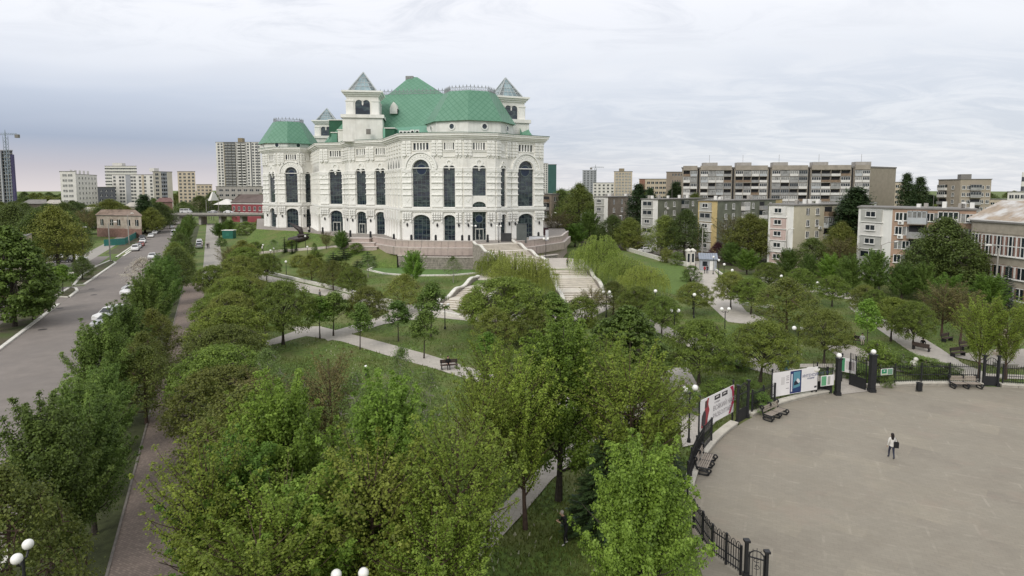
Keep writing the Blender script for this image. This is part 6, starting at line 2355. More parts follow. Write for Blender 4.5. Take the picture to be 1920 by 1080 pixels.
def d1(t, f, sh, z0, h):
    sh([(.86, 1), (.93, .82), (.95, .55), (.9, .25), (.84, .02), (.9, .02), (1, .35), (1, 1)], (.42, .03, .09), 'red_sweep')
    sh([(.97, .98), (1, .98), (1, .75)], (.74, .72, .71), 'white_sweep', .03)
    sh([(.03, .02), (.2, .04), (.22, .3), (.26, .55), (.22, .75), (.24, .97), (.20, .97), (.15, .8), (.12, .6), (.05, .45)], (.32, .05, .06), 'figure_coat')
    sh([(.05, .1), (.15, .12), (.16, .4), (.14, .62), (.08, .55), (.04, .35)], (.05, .045, .05), 'figure_body', .03)
    sh([(.12, .66), (.19, .68), (.18, .92), (.13, .9)], (.10, .05, .05), 'figure_head', .034)
    sh([(.4, .78), (.57, .78), (.57, .93), (.4, .93)], (.035, .03, .035), 'dark_tag')
    sh([(.62, .78), (.79, .78), (.79, .93), (.62, .93)], (.035, .03, .035), 'dark_tag')
    sh([(.43, .84), (.54, .86), (.5, .90), (.44, .89)], (.6, .58, .56), 'tag_mark', .03)
    sh([(.65, .84), (.76, .86), (.72, .90), (.66, .89)], (.6, .58, .56), 'tag_mark', .03)
    text_obj('ВСЯКИЙ НАСЕ', f, .36 * f.L, z0 + .42 * h, .50, pm('grey', (.30, .28, .29)), t)
    text_obj('РАЗБОЛТАЕТ', f, .36 * f.L, z0 + .16 * h, .46, pm('grey', (.30, .28, .29)), t)
    text_obj('в театре', f, .40 * f.L, z0 + .67 * h, .2, pm('grey', (.30, .28, .29)), t)
a, c = G(1311, 826), G(1374, 790)
banner('banner', 'white banner with a red figure and red sweep on the plaza wall', a, c, .75, 2.1, d1)
def d2(t, f, sh, z0, h):
    sh([(.38, .02), (.63, .02), (.63, .97), (.38, .97)], (.02, .03, .12), 'frame_print')
    sh([(.45, .08), (.60, .08), (.60, .92), (.45, .92)], (.10, .26, .33), 'sea_picture', .03)
    sh([(.45, .08), (.60, .08), (.60, .28), (.45, .22)], (.02, .05, .14), 'sea_picture', .034)
    sh([(.40, .1), (.43, .1), (.43, .85), (.40, .85)], (.62, .62, .66), 'frame_edge', .034)
    sh([(.46, .35), (.56, .38), (.59, .46), (.52, .58), (.47, .5)], (.015, .02, .035), 'dark_bird', .038)
    sh([(.51, .55), (.56, .42), (.60, .46), (.58, .58), (.54, .64)], (.62, .64, .66), 'white_bird', .042)
    sh([(.18, .45), (.26, .45), (.26, .78), (.18, .78)], (.60, .58, .57), 'pale_panel')
    text_obj('ИНТЕНСИВ ПО ТЕАТР', f, .65 * f.L, z0 + .62 * h, .34, pm('ink', (.09, .10, .20)), t)
    text_obj('холдинг', f, .76 * f.L, z0 + .52 * h, .22, pm('ink', (.09, .10, .20)), t)
    for z in (.78, .70, .62, .5, .26):
        sh([(.29, z), (.355, z), (.355, z + .025), (.29, z + .025)], (.25, .22, .24), 'small_lines')
    sh([(.93, .1), (.985, .1), (.985, .18), (.93, .18)], (.05, .05, .06), 'small_mark')
a, c = G(1447, 757), G(1531, 742)
banner('banner', 'long white banner with a blue-framed sea picture left of the pillar gate', a, c, .55, 2.0, d2)
def d3(t, f, sh, z0, h):
    sh([(.02, .03), (.22, .03), (.22, .97), (.02, .97)], (.06, .25, .12), 'green_strip')
    for x, col in ((.28, (.55, .52, .5)), (.5, (.08, .07, .08)), (.72, (.4, .36, .36))):
        sh([(x, .2), (x + .18, .2), (x + .18, .8), (x, .8)], col, 'picture')
    sh([(.6, .08), (.95, .08), (.95, .18), (.6, .18)], (.7, .7, .68), 'caption')
a, c = G(1577, 716), G(1603, 722)
banner('notice_board', 'framed picture board seen through the open pillar gate', a, c, 1.0, 1.3, d3)
def d4(t, f, sh, z0, h):
    sh([(.04, .05), (.48, .05), (.48, .95), (.04, .95)], (.03, .22, .11), 'green_sign')
    sh([(.54, .05), (.97, .05), (.97, .95), (.54, .95)], (.16, .30, .20), 'grey_green_sign')
    sh([(.06, .1), (.46, .1), (.46, .24), (.06, .24)], (.6, .6, .4), 'pale_line', .03)
    sh([(.2, .55), (.32, .55), (.32, .75), (.2, .75)], (.6, .62, .6), 'pale_mark', .03)
a, c = G(1650, 732), G(1672, 730)
banner('fence_sign', 'pair of small green signs on the fence right of the pillar gate', a, c, 1.35, .55, d4, False)
def d5(t, f, sh, z0, h):
    sh([(.02, .05), (.4, .05), (.4, .95), (.02, .95)], (.12, .34, .18), 'green_sheet')
    sh([(.5, .1), (.7, .1), (.7, .9), (.5, .9)], (.35, .36, .33), 'grey_sheet')
a, c = G(1538, 744), G(1562, 741)
banner('fence_sign', 'pale notice with a green half left of the pillar gate', a, c, .9, .9, d5, False)

# ------------------------------------------------------------ lamps
def lamp(label, x, y, h, kind, z=0.0, r=.2, group=None, rz=0.0, name='globe_lamp'):
    t = thing(name, label, 'lamp', (x, y, z), rz, group)
    key = ('lamp', kind, round(h, 1), r)
    if key not in WM:
        m = MB()
        m.lathe([(.14, 0), (.12, .3), (.07, .4), (.055, h * .6), (.05, h)], 8)
        d = []
        if kind == 'double':
            m.tube([(-.42, 0, h + .06), (-.25, 0, h - .1), (0, 0, h), (.25, 0, h - .1), (.42, 0, h + .06)], .035, 5)
            d = [(-.42, 0, h + .08 + r), (.42, 0, h + .08 + r)]
        elif kind == 'single':
            d = [(0, 0, h + r * .9)]
        pole = m.mesh('lamp_post', DARKIRON)
        g = MB()
        g.sphere((0, 0, 0), r, 14, 10)
        WM[key] = (pole, g.mesh('globe', GLOBE, True), d)
    p, g, d = WM[key]
    link('post', p, t)
    for q in d:
        link('globe', g, t, q)
for u, v, h, kind, lab, rz in [
    (42, 1034, 5.6, 'double', 'double globe lamp in the lower left foliage', 1.9), (656, 1076, 5.2, 'double', 'double globe lamp at the lower edge in the thicket', .1),
    (1294, 729, 3.6, 'double', 'tall double globe lamp beside the red and white banner', .4)]:
    x, y = G(u, v, h + .25)
    lamp(lab, x, y, h, kind, rz=rz, r=.17 if v > 1000 else .2)
for u, v, h, lab in [(485, 706, 1.0, 'short globe post left in the rough grass'), (686, 687, 1.1, 'short globe post beside the slender birch'), (1476 - 8, 492, 1, None)]:
    if lab:
        x, y = G(u, v, h)
        lamp(lab, x, y, h - .2, 'single', r=.17, name='garden_globe')
for u, v, h, kind, lab in [
    (1360, 581, 3.2, 'double', 'double globe lamp above the domed trees at the walk bend'), (1265, 584, 3.2, 'double', 'double globe lamp over the curved walk'), (1497, 617, 3.2, 'double', 'double globe lamp right of the wide loose tree'),
    (1137, 549, 3.2, 'double', 'double globe lamp at the foot of the right stairs'), (1338, 482, 3.4, 'single', 'globe lamp behind the kiosk, farthest of four'), (1348, 488, 3.4, 'single', 'globe lamp behind the kiosk, second farthest of four'), (1358, 496, 3.4, 'single', 'globe lamp right of the kiosk, third of four'), (1373, 507, 3.4, 'single', 'globe lamp right of the kiosk, nearest of four'),
    (1229, 546, 3.2, 'single', 'globe lamp behind the olive tree near the lawn'), (1300, 539, 3.0, 'single', 'globe lamp at the left of the kiosk walk'), (1302, 553, 3.0, 'single', 'lower globe lamp at the left of the kiosk walk'), (1465, 518, 3.0, 'single', 'globe lamp by the long pale wall'), (1533, 531, 3.0, 'single', 'globe lamp farther along the long pale wall'),
    (573, 446, 3.0, 'single', 'globe lamp near the bird sculpture'), (577, 467, 2.4, 'single', 'globe lamp by the clipped cone'), (514, 469, 2.6, 'single', 'globe lamp at the bank wall, left of three'), (494, 462, 2.6, 'single', 'globe lamp on the grass bank'), (508, 473, 2.4, 'single', 'low globe lamp at the bank wall'),
    (537, 499, 2.8, 'single', 'globe lamp among the domed trees above the white wall'), (660, 515, 2.4, 'single', 'globe lamp right above the white wall'), (1012, 547, 2.6, 'single', 'globe lamp between willow and right stairs'), (834, 573, 2.8, 'double', 'double globe lamp at the foot of the left stairs')]:
    x, y = G(u, v, h + .2)
    zl = 0.0
    if u < 700 and v < 520:
        px_ = v + h * 7.0
        x, y, zl = GB(u, px_)
    lamp(lab, x, y, h, kind, zl, r=.24 if kind == 'single' else .22)
for u, v, h, z, lab in [(1024, 470, 4.4, 2.4, 'tall double globe lamp in front of the right terrace wall'), (888, 430, 3.4, ZB, 'double globe lamp left of the theatre door'), (935, 431, 3.4, ZB, 'double globe lamp right of the theatre door')]:
    d = {470: 128}.get(v, 137.5)
    x, y = UD(u, d)
    lamp(lab, x, y, h, 'double', z, .26)
def street_lamp(label, x, y, h, reach, rz=0.0, double=False, wood=False):
    t = thing('street_lamp', label, 'street lamp', (x, y, 0), rz)
    m = MB()
    m.tube([(0, 0, 0), (0, 0, h * .5), (0, 0, h)], [.17, .14, .10], 8)
    m.build('post', CONC if not wood else DARKIRON2, t)
    for s in ((1, -1) if double else (1,)):
        m = MB()
        m.tube([(0, 0, h - .1), (s * reach * .5, 0, h + .35), (s * reach, 0, h + .4)], .05, 5)
        m.build('arm', CONC, t)
        m = MB()
        m.tube([(s * (reach - .1), 0, h + .42), (s * (reach + .35), 0, h + .42), (s * (reach + .75), 0, h + .38)], [.1, .16, .08], 6)
        m.build('lamp_head', WHITEW, t)
for u, v, h, reach, lab, rz in [(207, 487, 9.0, 1.2, 'concrete lamp post on the long verge', 0.3), (242, 458, 9.5, 1.0, 'concrete lamp post at the turquoise fence', .3), (1240, 478, 10, 1.2, 'concrete street lamp at the yard fence', .4), (1089, 456, 9.5, 1.0, 'concrete street lamp right of the theatre, right one', .2), (1034, 450, 9.0, 1.0, 'concrete street lamp right of the theatre, left one', .2),
                                (1152, 462, 9.0, 1.6, 'concrete street lamp in front of the brown flats', .2), (1648, 545, 8.0, 3.0, 'long-armed street lamp against the white end wall', .3), (1473, 505, 8.5, 1.0, 'street lamp before the pink balconies', .2), (1316, 488, 8.5, 2.0, 'street lamp at the yellow end wall', .2), (388, 418, 12, 1, 'concrete post at the overpass, left', 0), (411, 415, 12, 1, 'concrete post at the overpass, right', 0)]:
    x, y = G(u, v)
    street_lamp(lab, x, y, h, reach, rz)
x, y = G(157, 500)
street_lamp('dark utility pole beside the parked cars', x, y, 8.6, .5, 0, False, True)
x, y = UD(1880, 92)
street_lamp('curved street lamp in front of the brick school', x, y, 8.6, .9, 2.6)

# ------------------------------------------------------------ benches, bins and small things
WOODB = mat('bench_slats', (.31, .265, .22), .7, .15, 3)
WOODD = mat('dark_bench_slats', (.07, .05, .042), .7, .2, 3)
def slat_bench(label, x, y, rz, L=1.9, dark=False):
    """bench with rolled iron ends and slatted seat and back; faces local -y"""
    t = thing('bench', label, 'bench', (x, y, 0), rz)
    mm = WOODD if dark else WOODB
    for k in range(5):
        m = MB()
        m.box(-L / 2, L / 2, -.42 + k * .115, -.42 + k * .115 + .085, .43, .46)
        m.build('seat_slat', mm, t)
    for k in range(3):
        m = MB()
        y0 = .17 + k * .03
        m.box(-L / 2, L / 2, y0, y0 + .03, .56 + k * .13, .66 + k * .13)
        m.build('back_slat', mm, t)
    for s in (-L / 2, 0, L / 2):
        m = MB()
        loop = lambda cy, cz, ry, rzz: [(s, cy + ry * math.cos(a), cz + rzz * math.sin(a)) for a in [2 * math.pi * q / 14 for q in range(15)]]
        m.tube(loop(-.18, .15, .34, .13), .06, 7)
        m.tube(loop(.28, .88, .12, .12), .055, 7)
        m.tube([(s, .12, .28), (s, .2, .5), (s, .26, .80)], .055, 6)
        m.tube([(s, -.45, .25), (s, -.42, .42), (s, .14, .42)], .05, 6)
        m.tube(loop(-.52, .33, .11, .11), .05, 7)
        m.build('end_frame', DARKIRON, t)
    return t
def face_plaza(x, y):
    return math.atan2(PC[1] - y, PC[0] - x) + math.pi / 2
for u, v, lab in [(1318, 876, 'slatted bench with rolled iron ends nearest the big maple'), (1449, 782, 'slatted bench with rolled ends below the blue-framed banner'), (1808, 727, 'slatted bench with rolled ends before the arched gate')]:
    x, y = G(u, v)
    slat_bench(lab, x, y, face_plaza(x, y), 2.1).scale = (1.08, 1.08, 1.08)
def park_bench(label, x, y, rz, L=1.7):
    t = thing('park_bench', label, 'bench', (x, y, 0), rz)
    m = MB()
    m.box(-L / 2, L / 2, -.3, .18, .42, .47)
    m.build('seat', WOODD, t)
    m = MB()
    m.box(-L / 2, L / 2, .2, .25, .55, .92)
    m.build('backrest', WOODD, t)
    for s in (-L / 2 + .12, L / 2 - .12):
        m = MB()
        m.box(s - .04, s + .04, -.28, .2, 0, .42)
        m.box(s - .04, s + .04, .17, .22, .42, .9)
        m.build('leg', DARKIRON, t)
BEN1 = G(842, 692)
park_bench('dark bench with a seated person on the park path', BEN1[0], BEN1[1], .25)
for u, v, rz, lab in [(1727, 658, 2.2, 'dark bench beside the leaning domed tree'), (1605, 645, -.4, 'dark bench with two seated people by the gate path'), (1775, 640, .5, 'dark bench on the lawn before the statue court'), (1810, 655, .4, 'dark bench left of the statue court'), (1795, 668, .3, 'dark bench at the kerb near the arched gate')]:
    x, y = G(u, v)
    park_bench(lab, x, y, rz)
def bin_(label, x, y, col=DARKIRON, h=.75):
    t = thing('litter_bin', label, 'bin', (x, y, 0))
    m = MB()
    m.lathe([(.001, .1), (.2, .1), (.24, h), (.26, h), (.26, h + .04), (.2, h + .04), (.18, h - .1)], 10)
    m.build('bucket', col, t)
    m = MB()
    for s in (-1, 1):
        m.tube([(s * .27, 0, 0), (s * .27, 0, h * .8)], .025, 4)
    m.box(-.3, .3, -.06, .06, 0, .03)
    m.build('stand', DARKIRON, t)
x, y = G(1723, 734)
bin_('small black litter bin before the fence between the gates', x, y)
x, y = G(1474, 694)
bin_('blue litter bin on the curved walk behind the banner', x, y, mat('blue_paint', (.06, .18, .24), .5, .1, 2), 1.0)
t = thing('planter', 'round white planter bowl on a stem above the long banner', 'planter', (*G(1523, 740), 0))
m = MB()
m.lathe([(.12, 0), (.09, 1.6), (.30, 1.95), (.48, 2.2), (.50, 2.3), (.42, 2.3), (.38, 2.2)], 14)
m.build('bowl', KERB, t, True)
m = MB()
m.face([(.4 * math.cos(a), .4 * math.sin(a), 2.21) for a in [2 * math.pi * k / 12 for k in range(12)]])
m.build('soil', EARTH, t)
# statue on its court
t = thing('statue', 'pale stone bust on a tall pedestal in the court at the right edge', 'statue', (*G(1882, 668), 0))
m = MB()
m.box(-.7, .7, -.6, .6, 0, .35)
m.box(-.5, .5, -.45, .45, .35, 1.7)
m.build('pedestal', mat('statue_stone', (.48, .40, .32), .8, .1, 2), t)
m = MB()
m.lathe([(.32, 1.7), (.45, 1.95), (.42, 2.15), (.16, 2.3), (.14, 2.4), (.2, 2.55), (.2, 2.7), (.12, 2.85), (.01, 2.9)], 12)
m.build('bust', mat('statue_stone', (.48, .40, .32), .8, .1, 2), t, True)
for k, (u, v) in enumerate([(1875, 688), (1895, 690)]):
    x, y = G(u, v)
    t = thing('stone_block', ['low stone block in front of the statue, left', 'low stone block in front of the statue, right'][k], 'block', (x, y, 0))
    m = MB()
    m.box(-.5, .5, -.25, .25, 0, .4)
    m.box(-.55, .55, -.3, .3, .4, .46)
    m.build('block', PAVE, t)
t = thing('toy_spring', 'white playground ornament behind the fence between the gates', 'ornament', (*G(1712, 700), 0))
m = MB()
m.sphere((0, 0, .9), .35, 8, 6)
m.sphere((.2, 0, 1.35), .22, 8, 6)
m.tube([(0, 0, 0), (0, 0, .7)], .07, 6)
m.build('figure', KERB, t, True)
t = thing('toy_spring', 'smaller white playground ornament right of the yellow-green bush', 'ornament', (*G(1695, 692), 0))
m = MB()
m.sphere((0, 0, .75), .3, 8, 6)
m.sphere((-.2, 0, 1.1), .18, 8, 6)
m.tube([(0, 0, 0), (0, 0, .6)], .06, 6)
m.build('figure', KERB, t, True)
# kiosk, white gateway, yard fence
t = thing('kiosk', 'grey kiosk with a sloping ribbed roof on the gate walk', 'kiosk', (*G(1327, 506), 0), -.25)
KG = mat('kiosk_grey', (.33, .35, .38), .6, .08, 1)
m = MB()
m.box(-1.7, 1.7, -1.4, 1.6, 0, 2.5)
m.build('wall', KG, t)
for k in range(8):
    m = MB()
    x0 = -2.0 + k * .5
    m.face([(x0 + .02, -1.8, 2.55), (x0 + .48, -1.8, 2.55), (x0 + .48, 2.0, 3.5), (x0 + .02, 2.0, 3.5)])
    m.face([(x0 + .02, -1.8, 2.45), (x0 + .48, -1.8, 2.45), (x0 + .48, -1.8, 2.55), (x0 + .02, -1.8, 2.55)])
    m.build('roof_panel', mat('kiosk_roof', (.24, .27, .32), .5, .1, 1), t)
m = MB()
m.box(-1.2, -.2, -1.46, -1.4, 1.0, 2.0)
m.build('hatch', GLASS, t)
m = MB()
m.box(.3, 1.2, -1.46, -1.4, .1, 2.1)
m.build('door', WFR, t)
for k, u in enumerate((1290, 1298)):
    x, y = G(u, 496)
    t = thing('gateway_post', ['white panelled gateway post, left of a pair', 'white panelled gateway post, right of a pair'][k], 'post', (x, y, 0))
    m = MB()
    m.box(-.45, .45, -.4, .4, 0, 3.1)
    m.box(-.65, .65, -.6, .6, 3.1, 3.35)
    m.frustum([(-.6, -.55), (.6, -.55), (.6, .55), (-.6, .55)], 3.35, [(-.1, -.1), (.1, -.1), (.1, .1), (-.1, .1)], 3.8)
    m.build('shaft', KERB, t)
    m = MB()
    m.box(-.25, .25, -.44, -.4, .6, 2.6)
    m.build('panel', GLASS, t)
def rail_fence(label, pts, h, m_):
    t = thing('yard_fence', label, 'fence')
    for a, c in zip(pts, pts[1:]):
        f = Facet(a, c)
        n = max(1, int(f.L / 2.6))
        for k in range(n + 1):
            m = MB()
            m.obox(f.A, f.ex, f.L * k / n - .06, f.L * k / n + .06, -.06, .06, 0, h)
            m.build('post', m_, t)
        for z in (.4, h * .55, h - .15):
            m = MB()
            m.obox(f.A, f.ex, 0, f.L, -.03, .03, z - .04, z + .04)
            m.build('rail', m_, t)
rail_fence('brown yard fence with square posts left of the white gateway', pxpoly([(1238, 484), (1270, 487), (1290, 491)]), 2.6, mat('brown_paint', (.06, .045, .045), .7, .1, 1))
rail_fence('dark yard fence right of the white gateway', pxpoly([(1302, 492), (1330, 494)]), 2.2, DARKIRON)
rail_fence('dark railing along the side walk before the flats', pxpoly([(1446, 527), (1540, 545), (1640, 566)]), 1.0, DARKIRON)
# bird sculpture, green kiosk and boards by the theatre
t = thing('sculpture', 'dark bronze winged sculpture on the bank before the theatre', 'sculpture')
BRZ = mat('dark_bronze', (.035, .024, .022), .5, .3, 1, spec=.5)
p0 = UD(548, 163)
zg = 4.2
m = MB()
m.tube([(p0[0] - 3, p0[1], 0), (p0[0] - 1, p0[1], zg - .3), (p0[0] + 2.5, p0[1], zg + .2), (p0[0] + 4, p0[1], zg + .6)], [.4, .8, 1.1, .3], 8)
m.build('body', BRZ, t, True)
for s, up in ((1, 4.4), (-1, 1.4)):
    m = MB()
    w = [(p0[0] + 2.4, p0[1], zg + .6), (p0[0] + 1.6, p0[1] + s * .4, zg + up * .6), (p0[0] - 1.6 if s > 0 else p0[0] + 4.6, p0[1] + s, zg + up)]
    m.tube(w, [.5, .75, .1], 6)
    m.tube([w[0], (p0[0] - 2.5, p0[1] + s, zg - 1.6)], [.5, .15], 6)
    m.build('wing', BRZ, t, True)
t = thing('green_kiosk', 'dark green metal kiosk below the far-left pavilion', 'kiosk', (*G(430, 447), 0))
m = MB()
m.box(-1.9, 1.9, -1.3, 1.3, 0, 2.9)
m.build('wall', mat('kiosk_green', (.02, .13, .095), .6, .1, 1), t)
m = MB()
m.box(-2.1, 2.1, -1.5, 1.5, 2.9, 3.05)
m.build('roof', WHITEW, t)
m = MB()
m.box(-.6, .6, -1.36, -1.3, .9, 2.0)
m.build('shutter', mat('kiosk_shutter', (.03, .17, .12), .6, .1, 1), t)
for k, (u, d, w, h, col, lab) in enumerate([(978, 137, 2.3, 4.2, (.09, .10, .095), 'tall dark green poster column right of the upper stairs'), (949, 140, 2.5, 1.9, (.05, .05, .05), 'black equipment box right of the theatre door'), (1006, 143, 3.4, 1.0, (.62, .63, .65), 'white banner on trestles before the right arch window'), (1026, 142, .7, 2.6, (.55, .55, .57), 'white roll-up stand at the terrace corner'), (1020, 158, 2.4, 2.0, (.08, .035, .04), 'dark red awning stall at the terrace corner'), (673, 150, 2.0, 2.6, (.06, .045, .035), 'dark board standing below the terrace steps')]):
    x, y = UD(u, d)
    zb_ = ZB if k != 5 else 3.0
    t = thing(['poster_column', 'equipment_box', 'trestle_banner', 'roll_up_stand', 'awning_stall', 'dark_board'][k], lab, 'stand', (x, y, zb_))
    m = MB()
    m.box(-w / 2, w / 2, -.15 if k else -.5, .15 if k else .5, .15 if k > 1 else 0, h)
    m.build('panel', mat('stand' + str(k), col, .7, .15, 1), t)
    m = MB()
    for s in (-1, 1):
        m.box(s * w * .42 - .05, s * w * .42 + .05, -.3, .3, 0, .16)
    m.box(-w / 2 - .04, w / 2 + .04, -.56 if not k else -.19, .56 if not k else .19, h, h + .06)
    m.build('frame', DARKIRON2, t)
BOLL = MB()
BOLL.lathe([(.22, 0), (.2, .1), (.17, .9), (.2, .95), (.12, 1.1), (.01, 1.15)], 8)
BOLLM = BOLL.mesh('bollard', DARKIRON)
bl = [(770, 137.4), (816, 136.9), (866, 136.6), (879, 136.6), (914, 138), (655, 152.5), (693, 148.9), (578, 171), (603, 164.5), (1010, 146), (737, 140)]
for k, (u, d) in enumerate(bl):
    x, y = UD(u, d)
    tag(link('bollard', BOLLM, None, (x, y, ZB), 0, (1.5, 1.5, 1.6)), f'{ORD[sorted(bl).index((u, d))]} dark bollard from the left along the theatre terrace edge', 'bollard', 'terrace bollards')
# white road sign
t = thing('road_sign', 'white square road sign on a thin post at the traffic island', 'sign', (*G(135, 541), 0), .3)
m = MB()
m.tube([(0, .04, 0), (0, .04, 2.9)], .035, 6)
m.build('post', CONC, t)
m = MB()
m.box(-.42, .42, -.02, .02, 2.0, 2.95)
m.build('plate', KERB, t)
m = MB()
for a in (-.2, .1):
    m.box(a, a + .14, -.03, -.021, 2.2, 2.7)
m.build('symbol', DARKIRON, t)
# ------------------------------------------------------------ vehicles
TYRE = mat('tyre', (.02, .02, .02), .9, .1, 5)
RIM = mat('rim', (.35, .35, .36), .4, .1, 5, metal=.6)
CARG = glassmat('car_glass', (.015, .018, .02), .05, .8)
LAMPW = mat('headlamp', (.7, .7, .68), .2, .05, 3)
LAMPR = mat('tail_lamp', (.25, .02, .02), .3, .05, 3)
PLATE = mat('number_plate', (.65, .65, .62), .5, .05, 3)
CARM = {}
def car_meshes(kind):
    if kind in CARM:
        return CARM[kind]
    prof = {'sedan': ([(-2.2, .3), (-2.25, .7), (-2.1, .95), (-1.5, 1.0), (1.0, .98), (1.95, .85), (2.2, .65), (2.2, .3)], [(-1.65, .98), (-1.0, 1.42), (.3, 1.44), (1.1, .97)], 1.75),
            'suv': ([(-2.2, .4), (-2.25, .9), (-2.2, 1.1), (-1.5, 1.12), (1.0, 1.12), (2.0, 1.0), (2.2, .8), (2.2, .4)], [(-2.15, 1.1), (-1.95, 1.72), (.35, 1.74), (1.1, 1.1)], 1.85),
            'van': ([(-2.7, .4), (-2.75, 1.0), (-2.75, 1.3), (-1.5, 1.3), (1.5, 1.3), (2.4, 1.1), (2.7, .85), (2.7, .4)], [(-2.7, 1.28), (-2.65, 2.25), (1.5, 2.25), (2.2, 1.2)], 2.0)}[kind]
    lo, up, W = prof
    b = MB()
    def loft(pts, w0, w1, zlo, zhi, m=0):
        n = len(pts)
        hw = [w0 / 2 + (w1 - w0) / 2 * (p[1] - zlo) / (zhi - zlo) for p in pts]
        L = [(p[0], -h, p[1]) for p, h in zip(pts, hw)]
        R_ = [(p[0], h, p[1]) for p, h in zip(pts, hw)]
        b.face(L, m)
        b.face(R_[::-1], m)
        for i in range(n):
            j = (i + 1) % n
            b.face([L[j], L[i], R_[i], R_[j]], m)
    loft(lo, W, W * .97, .3, 1.1)
    zl, zh = up[0][1], up[1][1]
    loft(up, W * .95, W * .72, zl, zh)
    body = b.mesh('body', [])
    g = MB()
    def inset(x0, z0, x1, z1, x2, z2, x3, z3, sgn):
        f = lambda x, z: (x, sgn * (W * .95 / 2 + (W * .72 - W * .95) / 2 * (z - zl) / (zh - zl) + .012), z)
        P = [f(x0, z0), f(x1, z1), f(x2, z2), f(x3, z3)]
        g.face(P if sgn < 0 else P[::-1])
    dz = zh - zl
    xa, xb, xc, xd = up[0][0], up[1][0], up[2][0], up[3][0]
    lerp = lambda a, c, t: a + (c - a) * t
    za, zb_ = zl + dz * .12, zl + dz * .86
    xm = (xb + xc) / 2 - .1
    for s in (-1, 1):
        inset(lerp(xa, xb, .2) + .15, za, xm - .05, za, xm - .05, zb_, lerp(xa, xb, .86) + .15, zb_, s)
        inset(xm + .05, za, lerp(xd, xc, .2) - .15, za, lerp(xd, xc, .86) - .15, zb_, xm + .05, zb_, s)
    side = g.mesh('side_window', CARG)
    g = MB()
    def scr(x0, z0, x1, z1, off):
        h = lambda z: W * .95 / 2 + (W * .72 - W * .95) / 2 * (z - zl) / (zh - zl) - .08
        P = [(x0 + off, -h(z0), z0 + .01), (x0 + off, h(z0), z0 + .01), (x1 + off, h(z1), z1 + .01), (x1 + off, -h(z1), z1 + .01)]
        g.face(P if off > 0 else P[::-1])
    scr(lerp(xd, xc, .1), zl + dz * .1, lerp(xd, xc, .9), zl + dz * .9, .015)
    wind = g.mesh('windscreen', CARG)
    g = MB()
    scr(lerp(xa, xb, .1), zl + dz * .1, lerp(xa, xb, .9), zl + dz * .9, -.015)
    rear = g.mesh('rear_window', CARG)
    w = MB()
    w.lathe([(.19, -.1), (.33, -.1), (.34, -.05), (.34, .05), (.33, .1), (.19, .1)], 14)
    w.v = [(v[0], v[2], v[1]) for v in w.v]
    ty = w.mesh('tyre', TYRE)
    w = MB()
    w.lathe([(.001, -.06), (.19, -.08), (.2, 0), (.19, .08), (.001, .06)], 10)
    w.v = [(v[0], v[2], v[1]) for v in w.v]
    ri = w.mesh('rim', RIM)
    hl, tl = MB(), MB()
    x1, x0 = lo[-2][0], lo[1][0]
    hl.box(x1 - .08, x1 + .015, -.16, .16, -.07, .07)
    tl.box(-.03, .06, -.12, .12, -.1, .1)
    pl = MB()
    pl.box(-.01, .01, -.26, .26, -.06, .06)
    CARM[kind] = (body, side, wind, rear, ty, ri, hl.mesh('headlight', LAMPW), tl.mesh('tail_light', LAMPR), pl.mesh('number_plate', PLATE), W, lo, x0)
    return CARM[kind]
PAINT = {k: mat('paint_' + k, c, .3, .03, 2, spec=.6) for k, c in {'white': (.72, .72, .71), 'silver': (.38, .39, .40), 'dark': (.035, .035, .04), 'red': (.28, .05, .04), 'grey': (.17, .17, .18), 'blue': (.05, .08, .14)}.items()}
BODYV = {}
def car(label, x, y, heading, kind='sedan', col='white', z=.02, group=None):
    body, side, wind, rear, ty, ri, hl, tl, pl, W, lo, x0 = car_meshes(kind)
    t = thing({'sedan': 'parked_car', 'suv': 'parked_car', 'van': 'minibus'}[kind], label, {'van': 'minibus'}.get(kind, 'car'), (x, y, z), heading, group)
    if (kind, col) not in BODYV:
        b = body.copy()
        b.materials.clear()
        b.materials.append(PAINT[col])
        BODYV[(kind, col)] = b
    link('body', BODYV[(kind, col)], t)
    link('side_window', side, t)
    link('windscreen', wind, t)
    link('rear_window', rear, t)
    wb = 1.35 if kind != 'van' else 1.7
    for sx_ in (-1, 1):
        for s in (-1, 1):
            w = link('wheel', ty, t, (sx_ * wb, s * (W / 2 - .06), .34))
            link('rim', ri, w)
    for s in (-1, 1):
        link('headlight', hl, t, (0, s * W * .36, lo[-2][1] + .02))
        link('tail_light', tl, t, (x0 - .01, s * W * .4, lo[1][1] + .08))
    link('number_plate', pl, t, (x0 - .02, 0, lo[1][1] - .1))
RD = math.atan2(CA, -SA)        # heading up the road
